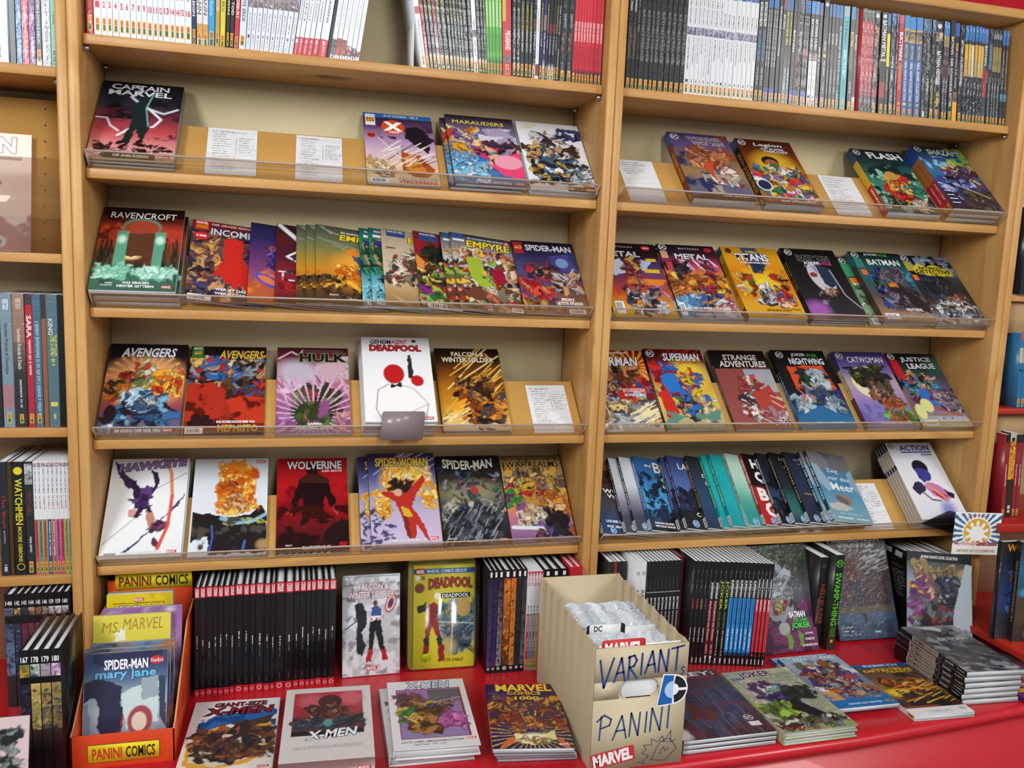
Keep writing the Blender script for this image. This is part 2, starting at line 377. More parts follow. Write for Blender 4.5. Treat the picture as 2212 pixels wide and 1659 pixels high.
def paint(ops, asp, nx, ny):
    u = np.linspace(0, 1, nx); v = np.linspace(0, 1, ny); U, V = np.meshgrid(u, v); Y = V * asp
    I = np.ones((ny, nx, 3)) * 0.8; px = 1.0 / nx
    wob = [(vnoise(U, Y, 14, q, 2) - .5) * .035 for q in (5, 6)]
    def bl(mask, c):
        nonlocal I
        I = I * (1 - mask[..., None]) + hx(c) * mask[..., None]
    def ell(cx, cy, rx, ry, c, rot=0, soft=None):
        a = math.radians(rot); dx = U - cx; dy = (V - cy) * asp; ry *= asp
        p = (dx * math.cos(a) + dy * math.sin(a)) / rx; q = (-dx * math.sin(a) + dy * math.cos(a)) / ry
        d = np.hypot(p, q); s = soft if soft else max(0.02, px / min(rx, ry))
        bl(np.clip((1 + s / 2 - d) / s, 0, 1), c)
    for o in ops:
        k = o[0]; a = o[1:]
        if k == 'G':
            n = len(a); cs = np.array([hx(c) for c in a]); pos = np.linspace(0, 1, n)
            I = np.stack([np.interp(V, pos, cs[:, i]) for i in range(3)], -1)
        elif k == 'B': bl(((U >= a[1]) & (U <= a[3]) & (V >= a[2]) & (V <= a[4])).astype(float), a[0])
        elif k == 'BG':
            c0, c1, x0, y0, x1, y1 = a; mk = ((U >= x0) & (U <= x1) & (V >= y0) & (V <= y1)).astype(float)
            t = np.clip((V - y0) / (y1 - y0), 0, 1)[..., None]; I = I * (1 - mk[..., None]) + (hx(c0) * (1 - t) + hx(c1) * t) * mk[..., None]
        elif k == 'E': ell(*a)
        elif k == 'P':
            p = [(a[i], a[i + 1]) for i in range(1, len(a), 2)]; bl(inpoly(U + wob[0], V + wob[1], p).astype(float), a[0])
        elif k == 'L':
            p = [(a[i], a[i + 1] * asp) for i in range(2, len(a), 2)]; d = np.full(U.shape, 9.0)
            for i in range(len(p) - 1): d = np.minimum(d, dseg(U, Y, p[i], p[i + 1]))
            bl(np.clip((a[1] / 2 - d) / px + 0.5, 0, 1), a[0])
        elif k == 'R':
            cx, cy, n, c, wd, r0, r1 = a[:7]; an = np.arctan2((V - cy) * asp, U - cx); r = np.hypot(U - cx, (V - cy) * asp)
            ph = (an / (2 * math.pi) * n) % 1.0; m = (np.abs(ph - 0.5) < wd / 2) & (r > r0) & (r < r1); bl(m.astype(float), c)
        elif k == 'C':
            x0, y0, x1, y1, n, sz, pal, sd = a[:8]; ink = a[8] if len(a) > 8 else '15121a'
            r = np.random.RandomState(sd); pal = pal.split()
            U0, V0 = U, V; nz = [vnoise(U, Y, 9, sd + q, 3) - .5 for q in (1, 2)]
            U = U + nz[0] * .16; V = V + nz[1] * .16 / asp            # ragged, brush-like edges
            for i in range(int(n * 1.9)):
                cx = x0 + (x1 - x0) * r.rand(); cy = y0 + (y1 - y0) * r.rand(); s = sz * (0.35 + .75 * r.rand())
                rx = s * (0.16 + 0.42 * r.rand()); ry = s * (0.5 + 0.75 * r.rand()) / asp; rt = r.rand() * 180; c = pal[r.randint(len(pal))]
                ell(cx, cy, rx + 0.007, ry + 0.007 / asp, ink, rt); ell(cx, cy, rx, ry, c, rt)
                if r.rand() < .5: ell(cx - rx * .3, cy - ry * .2, rx * .3, ry * .5, pal[r.randint(len(pal))], rt)
                if r.rand() < .3: ell(cx + rx * .3, cy + ry * .2, rx * .22, ry * .7, ink, rt + 20)
            U, V = U0, V0
        elif k == 'N':
            c, sc, th, sd, x0, y0, x1, y1 = a[:8]; sf = a[8] if len(a) > 8 else 0.06
            n = vnoise(U, Y, sc, sd); m = np.clip((n - th) / sf, 0, 1) * ((U >= x0) & (U <= x1) & (V >= y0) & (V <= y1)); bl(m, c)
        elif k == 'S':
            c, x0, y0, x1, y1, n, ln, wd, an, sd = a; r = np.random.RandomState(sd); cs = c.split()
            for i in range(n):
                cx = x0 + (x1 - x0) * r.rand(); cy = (y0 + (y1 - y0) * r.rand()) * asp; g = math.radians(an + 16 * (r.rand() - .5)); l = ln * (.4 + r.rand())
                d = dseg(U, Y, (cx, cy), (cx + l * math.cos(g), cy + l * math.sin(g))); bl(np.clip((wd / 2 - d) / px + .5, 0, 1), cs[r.randint(len(cs))])
    return I
def decorate(mb, ops, o, ex, ey, w, h, lift):
    """lettering, emblems and labels of a cover: o = lower-left corner, ex right, ey up"""
    o = np.asarray(o, float); ex = np.asarray(ex, float); ey = np.asarray(ey, float); nz = np.cross(ex, ey)
    lv = [lift]
    def rect(x0, y0, x1, y1, c):
        lv[0] += 0.000025
        q = [o + ex * (x * w) + ey * ((1 - y) * h) + nz * lv[0] for x, y in ((x0, y1), (x1, y1), (x1, y0), (x0, y0))]
        mb.quad(*q, hx(c))
    def disc(cx, cy, rx, c, n=20, ry=None):
        lv[0] += 0.000025; ry = ry or rx * w / h
        q = [o + ex * ((cx + rx * math.cos(i * 2 * math.pi / n)) * w) + ey * ((1 - cy + ry * math.sin(i * 2 * math.pi / n)) * h) + nz * lv[0] for i in range(n)]
        mb.add(q, np.array([list(range(n))]), hx(c))
    def text(s, x0, y0, x1, y1, c, ol=None, sh=0.0, arc=0.0, off=0.028, rise=0.0):
        lv[0] += 0.000025
        if ol:
            put_text(mb, s, o + ex * (x0 * w) + ey * ((1 - y1) * h), ex, ey, (x1 - x0) * w, (y1 - y0) * h, hx(ol), lv[0], off + 0.05, sh, arc, 0, rise); lv[0] += 0.000025
        put_text(mb, s, o + ex * (x0 * w) + ey * ((1 - y1) * h), ex, ey, (x1 - x0) * w, (y1 - y0) * h, hx(c), lv[0], off, sh, arc, 0, rise)
    for p in ops:
        k = p[0]; a = p[1:]
        if k == 'T': text(*a)
        elif k == 'Q': rect(*a[1:], a[0])
        elif k == 'O': disc(*a)
        elif k == 'M':
            x, y, wd = a[:3]; hh = wd * w / h * 0.42; rect(x, y, x + wd, y + hh, 'c8202a'); text('MARVEL', x + wd * .06, y + hh * .12, x + wd * .94, y + hh * .88, 'fff', None, 0, 0, 0.01)
        elif k == 'D':
            x, y, r = a[:3]; fg = a[3] if len(a) > 3 else 'fff'; bg = a[4] if len(a) > 4 else '15151c'
            disc(x, y, r, fg, 20); disc(x, y, r * .86, bg, 20); rr = r * w / h; text('DC', x - r * .62, y - rr * .45, x + r * .62, y + rr * .45, fg, None, 0, 0, 0.03)
        elif k == 'K':
            x0, y0, x1, y1 = a; rect(x0, y0, x1, y1, 'f4f4f0'); r = random.Random(int(x0 * 1000)); x = x0 + (x1 - x0) * .1
            while x < x1 - (x1 - x0) * .22:
                d = (x1 - x0) * r.uniform(.012, .04); rect(x, y0 + (y1 - y0) * .14, x + d, y0 + (y1 - y0) * .75, '222'); x += d + (x1 - x0) * r.uniform(.015, .045)
        elif k == 'Z':
            x0, y0, x1, y1 = a; rect(x0, y0, x1, y1, 'e8c23a'); rect(x0 + (x1 - x0) * .08, y0 + (y1 - y0) * .12, x0 + (x1 - x0) * .5, y0 + (y1 - y0) * .88, 'd0502a'); rect(x0 + (x1 - x0) * .52, y0 + (y1 - y0) * .12, x0 + (x1 - x0) * .92, y0 + (y1 - y0) * .88, '4c5a1e')
        elif k == 'W':
            x0, y0, x1, y1, n, c, sd = a; r = random.Random(sd)
            for i in range(n):
                y = y0 + (y1 - y0) * i / n; x = x0 + r.random() * .02; xe = x1 - r.random() * (x1 - x0) * .45
                while x < xe:
                    d = r.uniform(.008, .02); e = r.uniform(-.014, .014); lv[0] = lift + 0.0001
                    p0 = (x, y + r.uniform(-.006, .006)); p1 = (x + d, y + e); t = .0055
                    q = [o + ex * (xx * w) + ey * ((1 - yy) * h) + nz * lv[0] for xx, yy in ((p0[0], p0[1] + t), (p1[0], p1[1] + t), (p1[0] + .004, p1[1] - t * .4), (p0[0] + .004, p0[1] - t * .4))]
                    mb.quad(*q, hx(c)); x += d + (r.uniform(.01, .03) if r.random() < .18 else 0)
PAINT = set('G B BG E P L R C N S'.split())
def picture(mb, ops, o, ex, ey, w, h, lift=0.0001, res=None, bend=None):
    """printed face: painted grid plus lettering"""
    o = np.asarray(o, float); ex = np.asarray(ex, float); ey = np.asarray(ey, float); nz = np.cross(ex, ey)
    pt = [p for p in ops if p[0] in PAINT]
    nx = res or 76; ny = int(nx * h / w)
    I = paint(pt, h / w, nx, ny)
    U, V = np.meshgrid(np.linspace(0, 1, nx), np.linspace(0, 1, ny))
    P = o + (U * w)[..., None] * ex + ((1 - V) * h)[..., None] * ey + nz * lift
    idx = np.arange(nx * ny).reshape(ny, nx)
    F = np.stack([idx[1:, :-1], idx[1:, 1:], idx[:-1, 1:], idx[:-1, :-1]], -1).reshape(-1, 4)
    mb.add(P.reshape(-1, 3), F, I.reshape(-1, 3))
    decorate(mb, ops, o, ex, ey, w, h, lift + 0.0001)

# ------------------------------------------------------------------ books.  local axes: x spine -> fore-edge, y up, z back cover -> front cover
def book_parts(root, w, h, t, front=None, spine=None, edge='222228', back=None, hard=False, mtl='print', res=None, pages='pages'):
    """cover (boards, spine, printed art, lettering) and page block"""
    bt = 0.0024 if hard else 0.0005; ov = 0.003 if hard else 0.0
    mb = Mb(); ec = hx(edge)
    mb.box((0, 0, t - bt), (w, h, t), ec); mb.box((0, 0, 0), (w, h, bt), hx(back) if back else ec); mb.box((0, 0, bt), (bt, h, t - bt), ec)
    if front: picture(mb, front, (0, 0, t), (1, 0, 0), (0, 1, 0), w, h, 0.00008, res)
    if spine: spine_art(mb, spine, h, t)
    c = mb.obj('cover', mtl, root)
    mb = Mb(); mb.box((bt, 0.0004 + ov, bt), (w - 0.0004 - ov, h - 0.0004 - ov, t - bt)); mb.obj('pages', pages, root)
def spine_art(mb, sp, h, t):
    """sp: list of ('b',y0,y1,colour[,colour2]) bands from the top, ('t',text,y0,y1,colour[,width frac]) read downwards, emblems"""
    lv = 0.00008
    for k in sp:
        lv += 0.00004
        if k[0] == 'b':
            y0, y1 = h * (1 - k[2]), h * (1 - k[1]); c0 = hx(k[3]); c1 = hx(k[4]) if len(k) > 4 else c0
            z0, z1 = (t * k[5], t * k[6]) if len(k) > 6 else (0.0002, t - 0.0002)
            mb.add([(-lv, y0, z0), (-lv, y0, z1), (-lv, y1, z1), (-lv, y1, z0)], np.array([[0, 1, 2, 3]]), [c1, c1, c0, c0])
        elif k[0] == 't':
            s, y0, y1, c = k[1:5]; wf = k[5] if len(k) > 5 else 0.55; cz = k[6] if len(k) > 6 else 0.5
            ln = h * (y1 - y0); th = t * wf
            put_text(mb, s, (0, h * (1 - y0), t * (cz - wf / 2)), (0, -1, 0), (0, 0, 1), ln, th, hx(c), lv, 0.02)
        elif k[0] == 'u':   # upright word or numeral
            s, y0, y1, c = k[1:5]; wf = k[5] if len(k) > 5 else 0.6
            put_text(mb, s, (0, h * (1 - y1), t * (0.5 - wf / 2)), (0, 0, 1), (0, 1, 0), t * wf, h * (y1 - y0), hx(c), lv, 0.03)
        elif k[0] == 'p':   # publisher's tall yellow label at the foot
            y0, y1 = h * k[1], h * k[2]; m = (t - min(t * .62, .0075)) / 2
            for (a, b_, d, c) in ((0, 1, 0, 'd8b848'), (.08, .46, .16, 'c8642c'), (.52, .92, .16, '55602c')):
                lv += 0.00003; yy0 = y1 - (y1 - y0) * b_; yy1 = y1 - (y1 - y0) * a; mm = m + (t - 2 * m) * d
                mb.add([(-lv, yy0, mm), (-lv, yy0, t - mm), (-lv, yy1, t - mm), (-lv, yy1, mm)], np.array([[0, 1, 2, 3]]), hx(c))
        elif k[0] == 'i':   # row of small unreadable print
            y0, y1, c = k[1:4]; wf = k[4] if len(k) > 4 else 0.3; cz = k[5] if len(k) > 5 else 0.5; r = random.Random(int(y0 * 997 + t * 1e5)); y = h * (1 - y0)
            while y > h * (1 - y1):
                d = h * r.uniform(.006, .014); z0 = t * (cz - wf / 2) + t * wf * r.uniform(0, .3)
                mb.add([(-lv, y - d, z0), (-lv, y - d, t * (cz + wf / 2)), (-lv, y, t * (cz + wf / 2)), (-lv, y, z0)], np.array([[0, 1, 2, 3]]), hx(c)); y -= d + h * (.003 if r.random() > .2 else .012)
        elif k[0] == 'e':   # round emblem
            cy, rf, c = k[1:4]; r_ = t * rf; n = 14
            mb.add([(-lv, h * (1 - cy) + r_ * math.sin(i * 2 * math.pi / n), t / 2 + r_ * math.cos(i * 2 * math.pi / n)) for i in range(n)], np.array([list(range(n))]), hx(c))
        elif k[0] == 'x':   # painted scrap of picture
            y0, y1, pal, sd = k[1:5]; I = paint([('G', pal.split()[0], pal.split()[-1]), ('C', 0, 0, 1, 1, k[5] if len(k) > 5 else 14, .35, pal, sd)], h * (y1 - y0) / t, 9, max(6, int(9 * min(8, h * (y1 - y0) / t))))
            ny, nx = I.shape[:2]; Zz, Yy = np.meshgrid(np.linspace(.0003, t - .0003, nx), np.linspace(h * (1 - y0), h * (1 - y1), ny))
            idx = np.arange(nx * ny).reshape(ny, nx); F = np.stack([idx[1:, :-1], idx[1:, 1:], idx[:-1, 1:], idx[:-1, :-1]], -1).reshape(-1, 4)
            mb.add(np.stack([np.full(Zz.size, -lv), Yy.ravel(), Zz.ravel()], 1), F, I.reshape(-1, 3))
def copy_thing(root, mtx, label, group):
    r = root.copy(); COL.objects.link(r); r.matrix_world = mtx; r['label'] = label
    if group: r['group'] = group
    for ch in list(root.children):
        c = ch.copy(); COL.objects.link(c); c.parent = r
        for g in ch.children:
            d = g.copy(); COL.objects.link(d); d.parent = c
    return r
ORD = 'first second third fourth fifth sixth seventh eighth ninth tenth eleventh twelfth thirteenth fourteenth fifteenth sixteenth seventeenth eighteenth nineteenth twentieth'.split()
ORD += ['twenty-' + o for o in ORD[:9]]

# ------------------------------------------------------------------ cover designs (plain colour compositions with the printed titles)
CV = {}
CV['capmarvel'] = [('G', '0c0d12', '16222c', '2c2a38', '7d2f40', 'c04a52', 'd88a88', 'e8c0bc'), ('N', '10141c', 5, .5, 3, 0, .12, 1, .5, .2), ('N', '5a2030', 6, .62, 4, 0, .35, 1, .75, .1),
 ('L', 'cfe0ec', .034, .42, .04, .5, .11, .38, .2, .46, .26, .62, .35, .8, .4, .96, .33), ('L', 'f4faff', .03, .62, .35, .78, .48, .7, .58, .42, .63, .3, .72), ('L', 'e8f2f8', .024, .02, .5, .14, .5, .2, .6, .3, .66),
 ('P', '14282c', .5, .22, .66, .14, .58, .34, .66, .58, .6, .82, .5, .62, .44, .84, .36, .8, .44, .5, .4, .38), ('E', '1c3634', 0, 0, 0, 0) if 0 else ('L', '9ad0d0', .012, .64, .14, .58, .34, .64, .58), ('C', .05, .8, .95, .97, 34, .05, '140a0c 1c0e10 2a1214 5a2c2c', 5),
 ('B', '241a1a', .2, .925, .78, 1), ('T', 'CAPTAIN', .12, .035, .82, .1, 'e8ecf2'), ('T', 'MARVEL', .1, .115, .86, .18, 'dfe4ec'), ('T', 'DIE ANKLÄGERIN', .3, .945, .7, .98, 'fff'), ('M', .82, .945, .13)]
CV['xmen'] = [('G', '241a2a', '5a3c66', 'b090b8', 'd8bcc8', 'e0c090', 'e8d8b0'), ('N', '3a2448', 5, .55, 8, .2, .08, 1, .5), ('P', '1c1422', .6, .2, .8, .16, .98, .34, .9, .55, .72, .46, .58, .34), ('P', 'a8501c', .5, .55, .75, .58, .96, .78, .8, .94, .5, .82), ('P', 'd08030', .55, .62, .75, .66, .86, .86, .56, .8),
 ('S', 'f4ead0 fff 1c1414', .2, .5, .8, .8, 24, .3, .014, -38, 4), ('C', .02, .68, .4, .92, 30, .07, 'e8d8a8 c89858 f0e8d0 50402c', 6), ('L', 'f0e4d0', .012, .2, .36, .45, .62, .72, .7), ('B', '2a6cb4', 0, 0, 1, .06), ('T', 'X OF SWORDS · TEIL 8', .3, .015, .8, .045, 'cfe4f4'),
 ('Q', 'e8e8e8', .03, .02, .17, .19), ('Q', '8a3a14', .045, .075, .155, .135), ('T', '60', .06, .085, .14, .125, 'e8b840'), ('O', .42, .2, .17, 'd04c20'), ('T', 'X', .31, .13, .53, .25, 'fff', None, 0, 0, .05), ('T', 'MEN', .37, .262, .5, .285, 'fff'), ('O', .1, .335, .06, 'c03c24'), ('T', '60', .06, .32, .14, .35, '2a1410'), ('K', .05, .93, .3, 1), ('T', 'DIE KLINGE DES', .43, .9, .97, .935, 'e8e0d0', '2a1a14'), ('T', 'VERDERBENS', .43, .945, .97, .985, 'd83424', 'f4ece0')]
CV['marauders'] = [('G', '1c1626', '6a5c7c', 'a890b0', '7890b8', '4c7cb0', '3a4c80'), ('C', 0, .2, .45, .6, 40, .13, 'c83c30 e0a030 5888c0 7c4c98 f0d0a0', 11), ('P', 'a8a0c0', .5, .2, .8, .14, 1, .3, 1, .44, .7, .38), ('N', 'd8d4e4', 8, .5, 5, .45, .16, 1, .4), ('C', .4, .36, 1, .75, 34, .13, '1c1a24 c83878 3a3040 e0b090 602848', 12), ('P', 'e84878', .55, .72, 1, .5, 1, .9, .72, .86), ('E', .8, .66, .2, .1, 'f0a0b8'), ('E', .2, .78, .24, .2, '7cc0e0', 0, .6), ('C', .02, .62, .5, .95, 34, .1, '5cb0e0 a8dcf0 3070b8 e8f4fc', 13), ('T', 'MARAUDERS', .1, .075, .85, .125, 'dcd060', '2a2030'), ('T', 'VOLLE BREITSEITE', .34, .945, .78, .975, 'fff'), ('M', .83, .94, .13)]
CV['lostkid'] = [('G', 'e8ecf2', 'eef0f4', 'e8ecf0', 'dfe6ec'), ('L', 'e8e0a0', .03, .04, .12, .2, .03, .16, .1, .3, .04), ('L', 'ece4b0', .025, .55, .06, .7, .1, .68, .04, .85, .1), ('C', .22, .14, .75, .35, 16, .1, '1c1a22 e8e4ec c0a080 3a3440', 3), ('C', .6, .06, .95, .25, 10, .1, '28305a 3a4474 1c2040', 4), ('C', .1, .36, .85, .62, 34, .13, '20222c 16181e c09870 3a6488 d8b070 46301c', 7), ('C', .15, .62, .95, .9, 44, .13, '16181e 1e2836 4c7ca8 20242c d8b050', 8), ('C', .68, .66, 1, .92, 12, .08, 'dfe8ee b0c4d0 8098a8', 9), ('B', '2a241e', .55, .93, .98, 1), ('T', 'GIANT-SIZE', .62, .09, .9, .12, '30488c'), ('T', 'DAS VERLORENE', .36, .91, .8, .938, 'fff', '1c1c1c'), ('T', 'KIND', .5, .95, .66, .978, 'fff', '1c1c1c'), ('M', .83, .95, .14)]
CV['ww'] = [('G', '4a3c6a', '5a4a78', '80604c', '9a7c50', '6a6878', '4a5c78'), ('N', '8a4428', 4, .45, 3, .5, .0, 1, .5, .2), ('N', 'c8883c', 5, .5, 6, .4, .2, 1, .6, .2), ('N', '283058', 6, .48, 2, 0, .2, .5, .9, .15), ('C', .2, .24, .75, .5, 20, .13, 'd89068 b87048 8a4830 e0a880', 4, '3a1c18'), ('C', .45, .5, .9, .8, 20, .13, 'c85030 e09070 4060a0 f0e0d0 8a2820', 5, '30181c'), ('N', 'a8a090', 8, .55, 9, .3, .6, 1, 1, .1), ('E', .55, .98, .5, .07, '4a3c30'), ('D', .1, .07, .07), ('T', 'WONDER', .3, .05, .86, .1, '4a3c6a', 'd0c8d8', 0, 0, .01), ('T', 'WOMAN', .36, .12, .88, .175, '6a4048', 'd8d0d8', 0, 0, .01), ('T', 'KAMPF UM DIE JAGD', .5, .93, .92, .955, 'e8e0d0')]
CV['legion'] = [('G', '4a1c10', '5c2614', '8c4418', 'c08028', 'b07838', '6c3420'), ('E', .5, .42, .36, .22, 'd8a830', 0, .7), ('E', .45, .34, .15, .08, '1c1414'), ('E', .46, .38, .12, .07, 'a85c34'), ('C', .05, .42, .95, .9, 80, .11, '2c7a58 d83428 e8c840 3a78b8 f0d0b0 c04890 e8e8f0 20603c', 21), ('E', .14, .72, .13, .085, 'e8e8f0'), ('E', .14, .72, .11, .072, '1c2c50'), ('D', .1, .06, .07), ('T', 'Legion', .3, .05, .8, .115, 'd8dce4', '3a1c14', .1), ('T', 'OF SUPER', .4, .125, .82, .155, 'd8dce4', '3a1c14'), ('T', 'HEROES', .44, .165, .86, .195, 'd8dce4', '3a1c14'), ('T', 'ANGRIFF AUF NEW KRYPTON', .28, .935, .88, .96, 'fff'), ('Z', .08, .935, .22, .962)]
CV['flash'] = [('G', '1e2a34', '1c3438', '2c6458', '3c8470', '3a7c64', '2c5c54'), ('N', '14282c', 6, .52, 4, 0, .2, 1, 1), ('N', '88c0a8', 7, .6, 6, 0, .25, 1, 1, .08), ('C', .3, .46, .75, .8, 30, .14, 'c8242c e04838 d8a838 8c1418 e8c060', 7), ('E', .5, .42, .12, .07, 'c89848'), ('C', .7, .5, 1, .95, 14, .12, '2c8870 38a088 1c5848', 8), ('C', .0, .75, .35, .95, 14, .09, '38241c 70b090 c8d8d0 202420', 9), ('C', .6, .78, .95, .95, 10, .08, 'b83028 e8d8b0 c0c8c0', 10), ('D', .09, .06, .07), ('T', 'FLASH', .3, .045, .95, .14, 'fff', None, -.2), ('T', 'ANGRIFF', .46, .88, .7, .9, 'fff'), ('T', 'DER LEGION OF ZOOM', .3, .91, .82, .935, 'fff')]
CV['shazam'] = [('G', '18301c', '2a4c78', '3c74a8', '34447c', '2c2c58', '20202c'), ('N', '88b848', 5, .52, 3, .4, 0, 1, .4, .15), ('N', '90c8e8', 6, .55, 5, 0, .15, .5, .5, .12), ('C', .4, .28, .95, .6, 26, .13, '6c2038 48183c d8c080 20204c 8c3048', 8), ('C', .1, .5, .7, .85, 34, .12, '3c4c98 6c88d0 a8c0f0 1c1c30 282858', 9), ('C', .4, .7, 1, 1, 40, .08, '1c1a20 3a3630 5c5448 28242c', 10), ('L', 'e8d8a0', .016, .35, .6, .9, .8), ('D', .09, .05, .07), ('T', 'SHAZAM!', .26, .04, .9, .125, 'd0dcd8', '24402c'), ('Q', 'e8e8f0', .03, .6, .12, .612), ('Q', 'e8e8f0', .05, .66, .16, .672), ('Q', 'e8e8f0', .05, .72, .18, .732), ('Q', 'e8e8f0', .06, .78, .2, .792), ('Q', 'e8e8f0', .06, .84, .22, .852), ('Q', 'e8e8f0', .06, .9, .22, .912)]
CV['raven'] = [('G', '120c0c', '2a100e', 'b83c28', 'a8402c', '6c3c24', '4a4434', '3c6c58', '3c6454'), ('N', '5c1c14', 7, .5, 2, 0, .12, 1, .4, .12), ('N', 'd8502c', 8, .6, 5, 0, .2, 1, .42, .1), ('P', '5c3424', .36, .3, .64, .3, .66, .8, .34, .8), ('P', '38241c', .38, .42, .5, .28, .62, .4, .62, .6, .38, .6), ('E', .42, .6, .1, .04, 'f4d8a0', 0, .9), ('E', .5, .24, .24, .115, '5c8470'), ('E', .5, .255, .21, .1, 'a0402c'), ('P', '5c3828', .32, .32, .68, .32, .66, .6, .34, .6),
 ('B', '5ca084', .22, .3, .35, .72), ('B', '5ca084', .68, .3, .8, .72), ('E', .28, .4, .05, .05, 'c8f0dc', 0, .8), ('E', .74, .4, .05, .05, 'c8f0dc', 0, .8), ('S', '16261e 1c2c24', .02, .34, .2, .72, 30, .22, .014, 88, 3), ('S', '16261e 1c2c24', .8, .34, .97, .72, 26, .22, .014, 88, 5), ('C', .0, .74, .42, .84, 14, .14, 'a8e0c8 88d0b0 c8f0e0', 5, '3c8068'), ('C', .6, .74, 1, .84, 14, .14, 'a8e0c8 88d0b0 c8f0e0', 6, '3c8068'), ('E', .5, .7, .035, .045, '3a2c20'), ('E', .56, .7, .03, .04, '3a2c20'), ('N', '2c5444', 7, .5, 6, 0, .88, 1, 1), ('T', 'RAVENCROFT', .1, .06, .9, .135, 'd8dcd0', '140c0c', .05, 0, .012), ('T', 'DAS GRAUEN', .38, .9, .68, .925, 'fff'), ('T', 'HINTER GITTERN', .32, .938, .74, .965, 'fff'), ('M', .83, .935, .12), ('T', 'FIERI', .18, .915, .26, .93, 'dce8e0'), ('T', 'BARROWS', .13, .94, .26, .955, 'dce8e0')]
CV['incoming'] = [('G', '3a2630', '50343c', '6c4c48', '4c4a68', '3c4468', '50586c'), ('C', 0, .14, 1, 1, 130, .09, '7c2c34 3c4474 a06848 202430 c89868 5c3440 2c2c40 d8a058', 31), ('P', 'cc2c24', .42, .2, .68, .2, .68, .42, .82, .6, .92, .7, .9, .78, .8, .72, .76, .84, .68, .74, .62, .84, .54, .74, .5, .76, .4, .66, .3, .68, .38, .56, .44, .44), ('B', '702028', 0, 0, 1, .075), ('Q', 'c8202c', .03, .0, .22, .12), ('T', 'MARVEL', .05, .012, .2, .042, 'fff'), ('Q', 'c8801c', .05, .055, .2, .1), ('T', 'DER GROSSE MARVEL-EVENT', .25, .02, 1, .045, 'e8c8c0'), ('T', 'INCOMING', .25, .085, .98, .165, 'd0d0d8', '242430'), ('O', .13, .2, .1, 'c82c34', 18, .05), ('T', '100', .07, .185, .19, .21, 'fff'), ('T', 'WER IST DAS OPFER?', .36, .82, .98, .85, 'fff', '1c1420'), ('T', 'WER IST DER TÄTER?', .36, .865, .98, .895, 'fff', '1c1420'), ('K', .03, .92, .32, .99)]
CV['emppurple'] = [('G', '1c2244', '28285a', '5a3468', '7c4478', 'b05838', 'c0602c'), ('E', .75, .3, .2, .1, '6c5484', 0, .6), ('C', .25, .3, .9, .75, 30, .16, '4434a0 6450b8 8c6cc8 302870 a05870', 41, '201c44'), ('N', 'e07830', 5, .55, 6, 0, .6, 1, .9, .15), ('E', .3, .74, .26, .06, '4c50b8', 30), ('E', .25, .72, .14, .035, 'e07c40', 30), ('T', 'Ein kosmisches', .5, .04, .9, .06, 'e0e0e8'), ('T', 'EMPYRE', .4, .075, .95, .145, 'e8d840', '1c1c2c', .12), ('T', 'DIE AVENGERS', .4, .945, .8, .97, 'fff')]
CV['thorred'] = [('G', '38141c', '541c24', '481c2c', '7c2430', '902830', '401c28'), ('L', 'e4e8f0', .07, .05, .02, .35, .22, .62, .3), ('L', 'f0f4f8', .03, .4, .28, .15, .42, .5, .55), ('L', 'f4f8fc', .02, .05, .62, .6, .6, .6, .7, .1, .72, .1, .64), ('C', .3, .3, 1, .6, 24, .13, '1c4470 20303c 58a0d8 8c2434 a8d8f0', 8), ('C', .05, .7, .8, .85, 16, .08, 'c0242c 8c1420 38141c', 9), ('T', 'EMPYRE', .6, .1, 1.1, .16, 'e8d840', '1c1c2c', .12), ('T', 'EWING', .3, .87, .5, .89, 'e8e8e8')]
CV['empcap'] = [('G', '4c5040', '60644c', '78784c', 'a08838', 'c88828', 'c07820', '5c4028', '44341f'), ('S', '98a898 b8c8b8 788878', 0, .04, 1, .3, 18, .35, .012, 20, 4), ('P', '88988c', .02, 0, .12, .02, .3, .1, .2, .1), ('E', .62, .52, .36, .2, 'e8a038', 0, .7), ('P', 'e08028', .45, .3, .54, .27, .6, .36, .5, .38), ('C', .3, .5, 1, .78, 26, .12, 'f0b830 e88820 f8d860 c86018', 42, '8c3c10'), ('P', '3c5474', .5, .38, .6, .36, .68, .4, .78, .38, .76, .5, .7, .62, .6, .62, .58, .48), ('S', 'd8d8d8 a83030', .58, .48, .74, .52, 9, .04, .012, 90, 6), ('C', .0, .66, .4, .8, 22, .08, '3c2c1c 5c4428 e8a838 241c14', 43), ('C', .1, .82, 1, .9, 22, .08, '4c3824 2c2014 6c5434', 44), ('T', 'Ein kosmisches Marvel-Event', .36, .055, 1, .08, 'e8e8dc'), ('T', 'EMPYRE', .34, .1, .98, .17, 'e8d030', '24281c', .12), ('T', 'CAPTAIN AMERICA', .44, .91, .95, .935, 'fff'), ('T', 'SLOTT', .18, .88, .3, .9, 'e8e8e8')]
CV['teal'] = [('G', '1c6050', '2a7c60', '247058', '3c8c90', '7cc0d0', '58a0b0'), ('C', .0, .22, 1, .6, 36, .15, '1c4c38 2c7c54 143428 c89860 38906c', 45), ('C', .0, .6, 1, .95, 24, .14, '10202c 38a0c0 88d0e0 183848', 46), ('Q', '2c5c98', .06, .02, .3, .08), ('T', 'MARVEL', .08, .03, .28, .06, 'e8d0c0'), ('Q', 'e8e8f0', .06, .09, .34, .125), ('O', .2, .21, .13, '302c78', 16, .045), ('K', .06, .94, .3, .995)]
